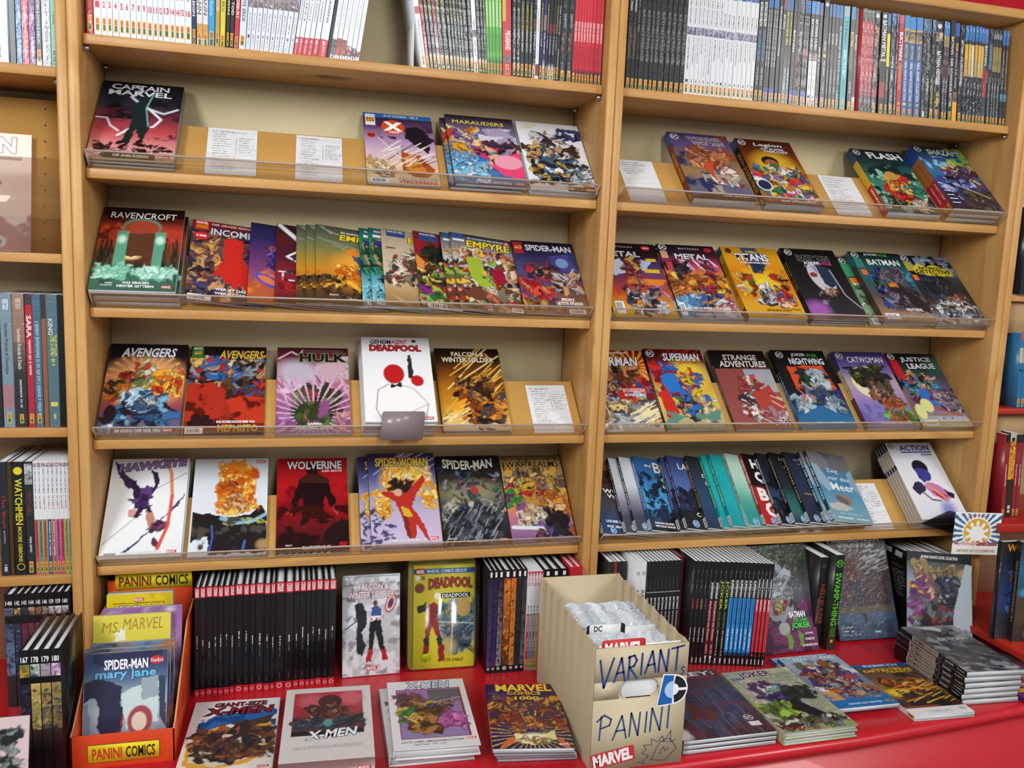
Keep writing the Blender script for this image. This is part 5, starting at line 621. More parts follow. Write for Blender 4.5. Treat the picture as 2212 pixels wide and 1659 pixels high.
CV['blackback'] = [('G', '141416', '16161a', '141416', '121214'), ('N', '222226', 8, .5, 3, 0, 0, 1, 1, .2), ('Q', 'c8c8c4', .05, .03, .3, .1), ('Q', 'c8c8c4', .4, .04, .6, .11), ('W', .3, .22, .8, .24, 1, 'b8a038', 3), ('W', .3, .28, .9, .6, 12, '98989c', 4)]
CV['wow'] = [('G', '1c2838', '28506c', '2c6480', '2c5468', '4c4434', '3c3c2c', '403830', '2c2c30'), ('N', '3890b0', 5, .5, 3, 0, .1, 1, .6, .2), ('C', .25, .3, .6, .6, 26, .13, '3c8878 58a890 2c6458 a03c38', 431), ('E', .5, .66, .5, .12, '5c4434', -20, .5), ('C', .3, .7, .7, .84, 12, .14, '4c8c30 386c24', 432), ('E', .35, .92, .14, .08, 'a87c68', 0, .7), ('T', 'WORLD OF', .3, .06, .95, .1, 'b8a058', None, 0, 0, .0), ('T', 'WARCRAFT', .15, .11, .95, .17, 'd8a838', '3c2c14')]
CV['wow2'] = [('G', '1c1818', '3c3028', '2c2a28', '38302c', '2c2620', '242020'), ('N', '4c3c30', 5, .5, 4, 0, .2, 1, 1, .15), ('C', .55, .4, 1, .75, 20, .14, 'c8b048 8c7430 e0d070', 441), ('T', 'WORLD OF', .3, .06, .95, .1, 'b8a058', None, 0, 0, 0), ('T', 'WARCRAFT', .15, .13, .95, .2, 'd8a838', '3c2c14'), ('E', .5, .16, .4, .06, '48606c')]
CV['wow3'] = [('G', '241c14', '1c2434', '243050', '2c3c68', '2c3038', '34343c'), ('C', .2, .3, .9, .8, 34, .15, '2c50a0 4878c0 1c2848 7c5c48', 451), ('T', 'WARCRAFT', .1, .03, .95, .1, 'd89838', '3c2414'), ('T', 'DUNKLE', .3, .82, .9, .86, 'a8b0bc', None, 0, 0, 0)]
CV['pupp'] = [('G', '30383e', '38424a', '3c464e', '343c42', '242a2e', '1c2024', '1c2024'), ('P', '16181a', .3, .9, .42, .55, .6, .4, .7, .55, .8, .9), ('E', .55, .62, .12, .05, 'b89868'), ('T', 'SOUL', .2, .02, .85, .14, 'e0e4e4'), ('T', 'PUPPET', .12, .2, .95, .29, 'e8ecec'), ('T', 'TONY CURRY', .2, .37, .8, .39, 'd8dcdc'), ('T', 'PETER SNEJ', .2, .4, .84, .42, 'd8dcdc')]
CV['starw'] = [('G', '24283c', '504c78', '48446c', '38344c', '3c4458', '50586c', 'b8987c'), ('E', .45, .3, .16, .1, 'b8b0b8'), ('C', .3, .24, .7, .36, 12, .1, '8c2c30 3c3c44 d0c8c8', 461), ('C', .2, .36, .8, .5, 16, .14, '6c2048 48204c 24202c', 462), ('C', .1, .5, .9, .85, 40, .13, '28344c 3c5478 1c2434 6c5c50', 463), ('L', '58a8e0', .05, .15, .78, .75, .64), ('T', 'ARTBOOK', .2, .9, .8, .925, 'c8c8cc')]
CV['ino'] = [('G', 'd0b8b8', 'd4bcbc', 'ccb4b4', 'd0b8b8', '16161a', '1c1c20', '3c3c40'), ('B', 'd0b8b8', 0, 0, 1, .56), ('C', .3, .14, .9, .56, 40, .13, '2c3430 48544c 687870 1c2020 8c9490', 471), ('P', '18181c', 0, .6, .3, .55, 1, .52, 1, 1, 0, 1), ('T', 'TARANTINO', .05, .58, .98, .71, 'f0f0f0', None, .15, 0, .05), ('T', 'CINEMA', .25, .735, .82, .78, 'c04888'), ('T', 'HEROES', .3, .82, .95, .9, 'a8aca8', None, .1)]
CV['skull'] = [('G', 'e4c0a8', 'e6c4ae', 'e4c2ac', 'e4c4b0', 'e2c0ac'), ('P', '5c2c28', .3, .28, .4, .34, .6, .36, .7, .42, .58, .5, .3, .5), ('P', '3c2420', .1, .4, .46, .44, .66, .46, .5, .6, .2, .56), ('P', 'a84438', .0, .56, .3, .56, .5, .68, .7, .72, .9, .84, 1, .96, 1, 1, 0, 1), ('N', '8c342c', 6, .55, 4, 0, .6, 1, 1, .1), ('E', .62, .92, .12, .055, 'd8ccc8'), ('E', .58, .92, .03, .025, '4c3c3c'), ('E', .66, .92, .03, .025, '4c3c3c'), ('T', 'HELDEN', -.15, .04, .82, .16, 'f0f0f0', '7c2024', .05), ('Q', '7c5030', .3, .2, .9, .225)]
CV['boxm'] = [('G', 'd8d8d8', 'd0d0d0')]

# ------------------------------------------------------------------ the face-out books on the sloping boards
CV['skull'] = [p for p in CV['skull'] if p[0] != 'T'] + [('T', 'EN', .52, .04, .82, .16, 'f0f0f0', '7c2024', .05)]
CV['ino'] = [p for p in CV['ino'] if p[0] != 'T'] + [('T', 'INO', .5, .6, .94, .7, 'f0f0f0', None, .15, 0, .05), ('W', .5, .76, .9, .8, 2, 'c04888', 3), ('W', .45, .84, .95, .92, 3, 'a8aca8', 4)]
def slope_frame(row, x, s=0.0, lift=0.0, ang=0.0, yaw=0.0):
    z = ZS[row]; o = np.array([x, 0.006, z + 0.0012]) + UP * (s + 0.0012) + NR * (lift + 0.0006)
    ex = np.array([math.cos(ang), 0, 0]) - NR * math.sin(ang); ez = NR * math.cos(ang) + np.array([math.sin(ang), 0, 0])
    ey = UP
    if yaw:
        c, sn = math.cos(yaw), math.sin(yaw); ex, ey = ex * c + ey * sn, ey * c - ex * sn
    return frame(o, ex, ey, ez)
ROWN = {('B', 1): 'top left display row', ('B', 2): 'top right display row', ('C', 1): 'second left display row', ('C', 2): 'second right display row', ('D', 1): 'third left display row', ('D', 2): 'third right display row', ('E', 1): 'lowest left display row', ('E', 2): 'lowest right display row'}
def blk(*t, top='245890', th=.14, rest='16161a'): return [('b', 0, th, top), ('b', th, 1, rest)] + list(t) + [('p', .03, .12)]
# key, row, x, w, h, t, copies, (dx, dy) of each lower copy, spine, edge colour, label of the top copy, short phrase for the copies beneath
DISP = [
 ('capmarvel', 'B', .001, .169, .268, .0085, 3, (.0, .0), None, '20242c', 'dark comic with white lightning over a red sky, left end of the top row', 'white-lightning comic'),
 ('xmen', 'B', .574, .166, .262, .007, 1, 0, None, '3c3444', 'comic with a blue top band, orange disc and large white X, top left display row', ''),
 ('marauders', 'B', .772, .172, .262, .010, 2, (-.011, -.004), None, '2c2434', 'purple and ice-blue comic with yellow angular title, top left display row', 'purple comic with yellow angular title'),
 ('lostkid', 'B', .953, .165, .262, .009, 2, (-.002, 0), None, 'd8dce0', 'white comic crowded with dark blue shapes, right end of the top left display row', 'white comic with dark blue shapes'),
 ('ww', 'B', 1.367, .174, .266, .024, 1, 0, [('b', 0, .16, '24588c'), ('b', .16, 1, '6c2418'), ('t', 'WONDER WOMAN', .3, .7, 'd89838'), ('p', .03, .1)], '6c3020', 'thick purple and amber comic beside the pale note, top right display row', ''),
 ('legion', 'B', 1.567, .168, .266, .022, 1, 0, [('b', 0, .12, '24588c'), ('b', .12, 1, '141214'), ('t', 'LEGION OF SUPER-HEROES', .2, .8, 'a8804c'), ('p', .03, .1)], '3c1c14', 'thick brown comic with a yellow glow and silver rounded title, top right display row', ''),
 ('flash', 'B', 1.928, .166, .266, .022, 1, 0, [('b', 0, .2, '24406c'), ('b', .2, .58, 'd8a828'), ('b', .58, 1, 'b82824'), ('i', .62, .9, 'e8d8c0')], '2c4444', 'green comic with a yellow and red spine and big white title, top right display row', ''),
 ('shazam', 'B', 2.114, .165, .266, .0155, 3, (0, 0), [('b', 0, .2, '2450a0'), ('b', .2, .56, 'a8642c'), ('b', .56, 1, 'b4242c'), ('i', .6, .84, 'e0b8a8'), ('p', .03, .1)], '1c2430', 'blue and green comic topmost of its stack at the right end, top right display row', 'blue and green comic with orange-red spine'),
 ('raven', 'C', .002, .170, .256, .0165, 3, (.006, -.004), None, '140e0e', 'red and green comic showing a glowing gate, left end of the second left display row', 'glowing-gate comic'),
 ('metal1', 'C', 1.181, .172, .266, .0055, 2, (-.008, 0), None, '241c28', 'orange and violet comic partly hidden by the middle upright, second right display row', 'orange and violet comic'),
 ('metal2', 'C', 1.361, .168, .268, .0065, 2, (-.004, 0), None, '1c161c', 'comic with pink lightning over flames and a cream side tab, second right display row', 'pink-lightning comic'),
 ('titans', 'C', 1.545, .172, .262, .022, 1, 0, [('b', 0, .1, '24406c'), ('b', .1, .86, 'c89020'), ('b', .86, 1, '34302c'), ('t', 'TEEN TITANS VON GEORGE PÉREZ', .2, .7, '3c2408')], 'c89020', 'bright yellow-orange comic in the middle of the second right display row', ''),
 ('jokerwar', 'C', 1.731, .170, .266, .0075, 3, (0, 0), [('b', 0, 1, '121216'), ('t', 'JOKER WAR', .2, .6, 'c8a838')], '141418', 'black comic with a pale oval split by dark blue, second right display row', 'black comic with the pale oval'),
 ('bgreen', 'C', 1.915, .168, .262, .0055, 1, 0, None, '2c3c34', 'grey-green comic showing only a strip left of the dark teal stack, second right row', ''),
 ('detective', 'C', 2.121, .169, .266, .0062, 3, (0, 0), None, '3c4454', 'grey-blue comic with a yellow winged title plate, right end of the second right display row', 'comic with the yellow winged title plate'),
 ('avengers', 'D', .003, .169, .258, .0055, 2, (.002, 0), None, '141418', 'black comic with silver slanted title and fiery burst, left end of the third row', 'black comic with the fiery burst'),
 ('avmag', 'D', .179, .172, .258, .007, 1, 0, None, '1c1614', 'dark comic with gold slanted title and sweeping red mass, third left display row', ''),
 ('hulk', 'D', .377, .169, .256, .010, 1, 0, None, '3c1c28', 'mauve and green comic with white lightning, middle of the third left display row', ''),
 ('deadp', 'D', .576, .167, .256, .0105, 5, (-.001, -.003), [('b', 0, 1, 'e0e2e6'), ('b', .03, .14, 'b02028'), ('i', .3, .6, '8c2028')], 'e4e6ea', 'white comic with a red head-like oval, topmost of the tall stack behind the smoky plate', 'white comic behind the smoky plate'),
 ('falconws', 'D', .762, .167, .256, .008, 2, (.004, 0), None, '201610', 'black and gold comic with diagonal streaks, right of the tall white stack', 'gold-streaked comic'),
 ('sup1', 'D', 1.170, .168, .268, .006, 1, 0, None, '5c2428', 'red and purple comic partly hidden by the middle upright, third right display row', ''),
 ('sup2', 'D', 1.342, .172, .270, .012, 1, 0, [('b', 0, .5, '101018'), ('b', .5, 1, '70281c'), ('i', .3, .8, 'd8d0c0')], '1c1418', 'yellow comic with blue and red figures, second in the third right display row', ''),
 ('strange', 'D', 1.538, .172, .270, .012, 1, 0, [('b', 0, 1, '242024'), ('i', .2, .7, 'b8a8a0')], '302828', 'film-wrapped comic with a black head and dusty red picture, third right display row', ''),
 ('nightw', 'D', 1.731, .172, .270, .008, 2, (0, 0), [('b', 0, .4, '14141a'), ('b', .4, 1, '1c5c8c'), ('i', .3, .8, 'c8d8e0'), ('p', .03, .1)], '141418', 'black comic with a red-orange patch and blue base, third right display row', 'black comic with the red-orange patch'),
 ('catw', 'D', 1.934, .170, .268, .008, 2, (0, 0), [('b', 0, .25, '3c3468'), ('b', .25, .62, 'd8c8a0'), ('t', 'CATWOMAN', .28, .6, '3c2c24'), ('b', .62, 1, '4c2c34')], '3c3464', 'lilac comic with a large pale moon, third right display row', 'lilac comic with the pale moon'),
 ('jl', 'D', 2.113, .167, .266, .0075, 2, (0, 0), [('b', 0, .3, 'a02430'), ('b', .3, 1, '201c14'), ('b', .5, .9, 'b8a030')], '1c1c20', 'violet comic with a pale yellow base, right end of the third right display row', 'violet comic with the pale yellow base'),
 ('hawk', 'E', .003, .170, .260, .011, 2, (.002, .0), None, 'e8eaec', 'white comic with violet shapes and an orange-red arc, left end of lowest display row', 'white comic with violet shapes'),
 ('ghost', 'E', .186, .170, .262, .014, 1, 0, None, 'dce0e4', 'white comic with a ball of orange flames above black cloth, lowest left display row', ''),
 ('wolv', 'E', .378, .169, .262, .010, 1, 0, None, '8c141c', 'deep red comic with a black silhouette and white title, lowest left display row', ''),
 ('spwo', 'E', .598, .169, .262, .013, 2, (-.024, .0), None, '2c2c50', 'blue-violet comic with a flying red figure and yellow title, front of its pair', 'blue-violet comic with yellow title'),
 ('spid', 'E', .775, .168, .262, .010, 1, 0, None, '121214', 'black and grey comic with a bent ivory title, lowest left display row', ''),
 ('wor', 'E', .946, .168, .260, .010, 1, 0, None, '3c3020', 'tan and gold crowded comic at the right end of the lowest left display row', ''),
]
for key, row, x, wd, h, t, n, dxy, spine, ec, label, short in DISP:
    bay = 1 if x < 1.14 else 2; grp = 'comics face out in the ' + ROWN[(row, bay)]
    lift0 = 0
    for i in range(n):                                  # i = 0 is the top copy
        k = n - 1 - i; dx, dy = dxy if i and dxy else (0, 0)
        if key == 'deadp': dx, dy = -.0012 * i, -.0008 * i
        fr = slope_frame(row, x + dx * (1 if i else 0), max(0, .001 + dy * i), lift0 + k * (t + .0008))
        if i == 0:
            root = thing('comic_book', label, 'comic book', grp, fr)
            book_parts(root, wd, h, t, CV[key], spine, ec, mtl='film' if key == 'strange' else 'print')
        else:
            copy_thing(root, fr, '%s copy down beneath the %s, %s' % (ORD[i], short, ROWN[(row, bay)]), grp)

# comics and novels fanned like roof tiles, each left edge lying on the one before
def shingle(items, row, ang, wd, h, grp, start=None):
    t0 = math.tan(ang); L = wd * math.sin(ang) + .0005 if start is None else start; px = None; pt = 0
    for key, x, t, spine, ec, label, nm in items:
        if px is not None: L = max(wd * math.sin(ang) + .0005, L + pt / math.cos(ang) + .0010 - (x - px) * t0)
        fr = slope_frame(row, x, .001, L, ang); px, pt = x, t
        if key in done_sh: copy_thing(done_sh[key], fr, label, grp)
        else:
            r = thing(nm, label, 'comic book' if nm == 'comic_book' else 'paperback book', grp, fr)
            book_parts(r, wd, h, t, CV[key], spine, ec); done_sh[key] = r
done_sh = {}
g = 'comics fanned along the second left display row'
shingle([('incoming', .187, .0045, None, '5c2430', 'dark crowded comic with a big red downward shape, beside the glowing-gate stack', 'comic_book'),
 ('emppurple', .316, .0045, None, '242850', 'purple fanned comic with orange base, right of the red downward-shape comic', 'comic_book'),
 ('thorred', .374, .0045, None, '38141c', 'dark red fanned comic with white lightning, second left display row', 'comic_book'),
 ('empcap', .420, .0045, None, '4c5040', 'olive and orange fanned comic, leftmost of its three copies', 'comic_book'),
 ('empcap', .442, .0045, None, '4c5040', 'olive and orange fanned comic, middle one of its three copies', 'comic_book'),
 ('empcap', .464, .0045, None, '4c5040', 'olive and orange fanned comic showing most of its cover, rightmost of three copies', 'comic_book'),
 ('teal', .567, .0045, None, '1c6050', 'teal fanned comic, left one of the two narrow teal strips', 'comic_book'),
 ('teal', .589, .0045, None, '1c6050', 'teal fanned comic, right one of the two narrow teal strips', 'comic_book'),
 ('brown', .619, .0045, None, '988870', 'sandy brown fanned comic with yellow title, second left display row', 'comic_book'),
 ('redhulk', .699, .0045, None, '7c1c24', 'red fanned comic with green shapes, second left display row', 'comic_book'),
 ('empyre', .766, .0045, None, '303038', 'crowded pale comic peeping out left of its twin in the fan', 'comic_book'),
 ('empyre', .790, .0045, None, '303038', 'crowded pale comic with green figure and yellow title, near the fan\'s right end', 'comic_book')], 'C', math.radians(8), .168, .255, g)
fr = slope_frame('C', .9515, .001, .0105, math.radians(1.2))
r = thing('comic_book', 'dark comic with red and tan figures, right end of the second left row', 'comic book', g, fr); book_parts(r, .166, .25, .007, CV['spideym'], None, '18181c')
for i in range(3):
    fr = slope_frame('C', 1.949, .001, .0070 + (2 - i) * .0066)
    if i == 0:
        b0 = thing('comic_book', 'dark teal comic with white title, topmost of its stack left of the yellow title plate', 'comic book', 'comics face out in the second right display row', fr); book_parts(b0, .1695, .264, .0058, CV['batjw'], [('b', 0, .2, '2c6c68'), ('b', .2, 1, '4c2c20')], '1c2c2c')
    else: copy_thing(b0, fr, '%s copy down beneath the dark teal comic with white title, second right row' % ORD[i], 'comics face out in the second right display row')
def nov(c, tx, tc): return [('b', 0, 1, c), ('t', tx, .08, .72, tc, .5), ('b', .86, .985, 'c8c8c4'), ('i', .88, .96, '585858', .4)]
CV['lu2'] = [('G', '16181c', '1c2024', '202830', '1c3038', '285c60', '2c7070', '243038'), ('C', .3, .5, .95, .8, 16, .13, '2c8480 1c5c5c 16282c', 315), ('L', 'd8c090', .01, .25, .2, .7, .25), ('T', 'LAUREN', .2, .06, .6, .1, 'd8c8a0', None, 0, 0, .0), ('T', 'WOLF', .5, .62, .86, .68, 'd8dcdc'), ('D', .24, .94, .07, 'cfe0f0', '2c68a8')]
g = 'novels fanned along the lowest right display row'
shingle([('warb', 1.169, .0115, nov('38303c', 'WARBRINGER', 'd0a060'), '38303c', 'brown fanned novel beside the middle upright, lowest right display row', 'paperback'),
 ('kat', 1.231, .0115, nov('282830', 'UNTER DEM MOND', 'd8d8d8'), 'c8ccd4', 'pale grey fanned novel with black spine, left one of two copies', 'paperback'),
 ('kat', 1.259, .0115, None, '', 'pale grey fanned novel with black spine, right one of two copies', 'paperback'),
 ('bahn', 1.299, .0115, nov('1c4c7c', 'UNSICHTBARE SCHATTEN', 'c8d8e8'), '28588c', 'blue fanned novel covered with dark flying specks and cream script', 'paperback'),
 ('lauren', 1.381, .0115, nov('2c2840', 'UNTER DEM MOND', 'a8a8c0'), '34406c', 'navy fanned novel with violet spine, left one of its pair', 'paperback'),
 ('lauren', 1.397, .0115, None, '', 'navy fanned novel showing a pale moon, right one of its pair', 'paperback'),
 ('orac', 1.457, .0115, nov('30241c', 'DER ORACLE CODE', 'c89850'), '24282c', 'slate blue fanned novel with white rounded title and brown spine', 'paperback'),
 ('teal2', 1.501, .0115, nov('14888c', 'ALLES FÜR KEINEN', 'd0d850'), '1c9ca0', 'turquoise fanned novel, left one of the turquoise pair', 'paperback'),
 ('teal2', 1.524, .0115, None, '', 'turquoise fanned novel showing a yellow ring, right one of the turquoise pair', 'paperback'),
 ('mera', 1.570, .0115, nov('8cb8a8', 'MERA · PAIGE · BYRNE', 'a83834'), 'a8ccb8', 'mint green fanned novel with red lettering', 'paperback'),
 ('harley', 1.622, .0115, nov('a81c24', 'MARIKO TAMAKI · STEVE PUGH', 'e8d8d0'), '181416', 'black and red fanned novel with huge white letters', 'paperback'),
 ('nwalk', 1.669, .0115, nov('1c1c22', 'BATMAN NIGHTWALKER', 'd0d0d0'), '202028', 'dark navy fanned novel with a pale moon, right of the huge white letters', 'paperback'),
 ('lu2', 1.708, .0115, nov('16181c', 'CATWOMAN SOULSTEALER', 'b8a890'), '181a1e', 'black and sea-green fanned novel left of the gold-lined one', 'paperback'),
 ('gats', 1.752, .0115, nov('24201c', 'GOTHAM HIGH', 'c8a060'), '202838', 'midnight blue fanned novel with gold line ornament', 'paperback'),
 ('meer', 1.804, .0115, nov('2c3440', 'ZEIG MIR DAS MEER', 'e0e4e8'), '40505c', 'soft blue fanned novel with script title, lower copy of its pair', 'paperback'),
 ('meer', 1.821, .0115, None, '', 'soft blue fanned novel with white script title and clasped hands, uppermost in the fan', 'paperback')], 'E', math.radians(15), .153, .222, g)
g = 'white comics stacked at the right end of the lowest right display row'
for i in range(5):
    fr = slope_frame('E', 2.118 - .001 * i, .001, (4 - i) * .0108)
    if i == 0:
        b0 = thing('comic_book', 'white comic with indigo title and violet bust shape, topmost of its stack by the badge', 'comic book', g, fr)
        book_parts(b0, .158, .256, .010, CV['action'], [('b', 0, 1, 'c8b8a4'), ('b', 0, .1, '28242c'), ('b', .3, .36, '34305c'), ('b', .06, 1, '4c4038', '4c4038', 0, .16)], 'd8d8dc')
    else: copy_thing(b0, fr, '%s copy down in the stack of white comics by the badge' % ORD[i], g)

# handwritten lists lying on the bare boards
def note(row, x, wd, h, label, seed, lines, two=True, blank=0):
    fr = slope_frame(row, x, .003, 0.0, 0, math.radians(0.6 if seed % 2 else -.8))
    r = thing('handwritten_list', label, 'note', 'handwritten lists on the display boards', fr)
    ops = [('G', 'e4e6e8', 'eaecee', 'e6e8ea'), ('S', 'd4d8dc', 0, .04, .02, 1, 22, 1.9, .006, 0, seed)]
    y1 = .93 - blank
    if two: ops += [('W', .08, .06, .8, .1, 2, '34343c', seed), ('W', .1, .13, .58, y1, lines, '34343c', seed + 1), ('W', .62, .2, .98, .55, lines // 2, '34343c', seed + 2), ('Q', '50505a', .575, .2, .582, .55)]
    else: ops += [('W', .08, .06, .75, y1, lines, '34343c', seed)]
    mb = Mb(); mb.box((0, 0, 0), (wd, h, .0006), hx('e8eaec')); picture(mb, ops, (0, 0, .0006), (1, 0, 0), (0, 1, 0), wd, h, .00005, 40)
    mb.obj('sheet', 'matte', r)
note('B', .229, .106, .160, 'white squared note with small handwriting, beside the white-lightning comic', 1, 15)
note('B', .417, .103, .158, 'white squared note with handwriting, left of the comic with the white X', 2, 16)
note('B', 1.209, .098, .160, 'mostly blank white note beside the middle upright, top right display row', 3, 6, False, .55)
note('B', 1.789, .107, .160, 'white note with one handwritten column, left of the yellow-spined green comic', 4, 14, False, .08)
note('D', .992, .104, .148, 'long white note with two handwritten columns, right end of the third left row', 5, 17)
note('E', 1.966, .097, .150, 'white note half under the soft blue novel, lowest right display row', 6, 15)

# smoked plate clipped before the tall white stack
r = thing('sign_holder', 'blank smoky grey plate standing before the tall white stack', 'sign holder', None, Matrix.Translation((.609, -.0365, 1.2105)))
b = Mb(); b.prism([(0, .0), (.098, 0), (.103, .064), (.1, .067), (.008, .067), (.005, .064)], 1, -.0012, .0012); b.obj('plate', 'greyplate', r)
b = Mb(); b.box((.02, .001, .02), (.08, .016, .0225)); b.obj('clip', 'greyplate', r)

# round shop badge card on the right end of the lowest lip
r = thing('badge_card', 'white card with blue rays and a yellow round badge at the lip\'s right end', 'card', None, Matrix.Translation((2.205, -.048, .868)))
ops = [('G', 'f2f4f4', 'f4f4f2'), ('R', .5, .5, 26, '2c6890', .5, .1, .95), ('B', 'f4f4f2', 0, .74, 1, 1), ('B', 'f4f4f2', 0, 0, 1, .03), ('E', .5, .47, .31, .36, 'f4f4f2'), ('E', .5, .47, .285, .33, 'e0a82c'), ('R', .5, .5, 10, 'f4f4f2', .45, 0, .25), ('E', .5, .5, .16, .18, 'f4f4f2'),
 ('T', 'LEIPZIG VARIANT', .28, .09, .72, .14, 'b83c34', None, 0, .9, .02), ('T', 'MyComics', .05, .7, .48, .8, 'c83848', 'fff', 0, 0, .02), ('T', 'ComicCombo', .5, .68, .96, .78, 'c83848', '2c3c6c', 0, 0, .02), ('T', 'LIMITIERT AUF 222 EXEMPLARE', .1, .88, .92, .94, 'b89038')]
mb = Mb(); ex = np.array([.99, -.10, -.03]); ey = np.array([.03, 0, 1.0]); ex /= np.linalg.norm(ex)
W_, H_ = .146, .122
q = [np.array((.014, 0, 0.)), np.array((.014, 0, 0)) + ex * W_ * .94, np.array((0, 0, H_)) + ex * W_ * 1.0, np.array((0, 0, H_))]
picture(mb, ops, (.006, 0, 0), ex, (0, 0, 1), W_, H_, .0004, 64)
mb.box((.006, 0.0002, 0), (.006 + .0, .0006, 0)) if False else None
mb.add([np.array((.006, 0.0, 0)), np.array((.006, 0, 0)) + ex * W_, np.array((.006, 0, H_)) + ex * W_, np.array((.006, 0, H_))], np.array([[3, 2, 1, 0]]), hx('e8e8e4'))
mb.obj('card', 'matte', r)
b = Mb(); b.add([(-.095, .012, .088), (.02, .004, .055), (.02, .004, .118), (-.01, .006, .125)], np.array([[0, 1, 2, 3]])); 
b.add([(-.095, .013, .088), (.02, .005, .055), (.02, .005, .118), (-.01, .007, .125)], np.array([[3, 2, 1, 0]])); b.obj('clear_strip', 'smoke', r)

# ------------------------------------------------------------------ spine-out books
def stand(x, y, z, lean=0.0, back=0.0):
    """frame of a book standing with its spine towards the room"""
    c, s = math.cos(lean), math.sin(lean)
    up = np.array([s, 0, c]); ez = np.array([c, 0, -s])           # up, back cover -> front cover
    if back:
        cb, sb = math.cos(back), math.sin(back); up = np.array([s * cb, sb, c * cb])
        ex = np.cross(up, ez)
    else: ex = np.array([0, 1.0, 0])
    return frame((x, y, z), ex, up, ez)
def spine_book(nm, label, cat, grp, x0, x1, y, z, h, bg, ops, lean=0.0, depth=.17, edge=None, hard=False, mtl='print', dz=0.0, pages='pages'):
    t = (x1 - x0) * .965; c = math.cos(lean)
    # a leaning book rests on one lower corner
    if lean >= 0: X, Zz = x0, z + t * c * math.tan(lean) * c + .0004
    else: X, Zz = x0, z + .0004
    r = thing(nm, label, cat, grp, stand(X, y + dz, Zz, lean))
    book_parts(r, depth, h, t * c, None, [('b', 0, 1, bg)] + ops, edge or bg, hard=hard, mtl=mtl, pages=pages)
    return r
def white_num(n, nm, c='c43444'):
    return ('e2e8ee', [('t', nm, .45, .68, '3c4450', .34), ('u', n, .745, .79, c, .34 * len(n) if len(n) > 1 else .4), ('p', .035, .135)])
rnd = random.Random(5)
def dk(top, tops, mid, midc, mid0, mid1, bg='1e2226', p=True, extra=()):
    o = []
    if top: o += [('t', top, .36, .6, tops, .42)]
    if mid: o += [('t', mid, mid0, mid1, midc, .38)]
    return (bg, o + list(extra) + ([('p', .02, .12)] if p else []))
XA1 = [4.8, 17.9, 19.2, 32.6, 33.2, 43.9, 44.6, 54.1, 54.6, 65.8, 66.4, 76.8, 76.8, 87.4, 88.3, 99.1, 99.9, 109.4, 109.8, 119.2, 119.7, 130.8, 131.3, 140.8, 141.4, 150.2, 151.1, 164.5, 164.5, 173.7, 173.7, 183.1, 183.1, 193.0, 193.2, 206.4, 206.8, 215.4, 216.5, 227.7, 228.3, 238.3, 239.1, 251.3, 252.4, 261.0, 262.1, 271.7, 274.0, 280.2, 281.0, 289.0, 289.8, 298.9, 299.8, 313.1, 313.8, 322.0, 322.7, 330.9, 331.5, 341.8, 342.5, 350.1, 350.7, 360.7, 361.5, 370.3, 371.0, 380.4, 381.1, 390.2, 390.9, 402.0, 402.7, 410.4, 411.8, 418.8, 419.5, 428.9, 429.7, 439.9, 440.6, 450.2, 451.2, 462.5, 463.6, 481.0, 481.7, 488.1, 488.4, 498.4, 498.9, 508.9, 509.6, 520.0, 520.4, 532.0, 532.4, 542.1, 542.8, 551.5]
XA2 = [690.7, 702.1, 702.6, 709.7, 710.9, 718.0, 718.8, 727.1, 727.7, 734.6, 735.2, 744.9, 745.4, 756.1, 757.0, 764.4, 765.0, 770.8, 771.4, 778.3, 778.9, 784.7, 785.3, 791.7, 792.0, 801.6, 802.5, 810.9, 811.5, 820.8, 821.2, 829.0, 829.6, 835.5, 836.1, 842.0, 842.3, 847.9, 848.5, 855.0, 855.8, 862.7, 863.2, 870.4, 871.0, 876.9, 878.4, 899.3, 900.2, 908.9, 909.6, 918.2, 918.9, 928.2, 928.9, 937.6, 938.3, 946.4, 947.0, 953.8, 954.0, 962.1, 963.2, 970.0, 970.6, 976.7, 977.1, 982.8, 983.5, 990.7, 991.0, 998.1, 998.5, 1003.9, 1004.3, 1011.2, 1012.1, 1027.9, 1028.6, 1042.3, 1043.7, 1052.0, 1052.4, 1058.9, 1059.6, 1066.5, 1067.0, 1073.5, 1073.9, 1080.2, 1080.4, 1087.4, 1088.1, 1096.9, 1097.6, 1107.0, 1107.7, 1115.4]
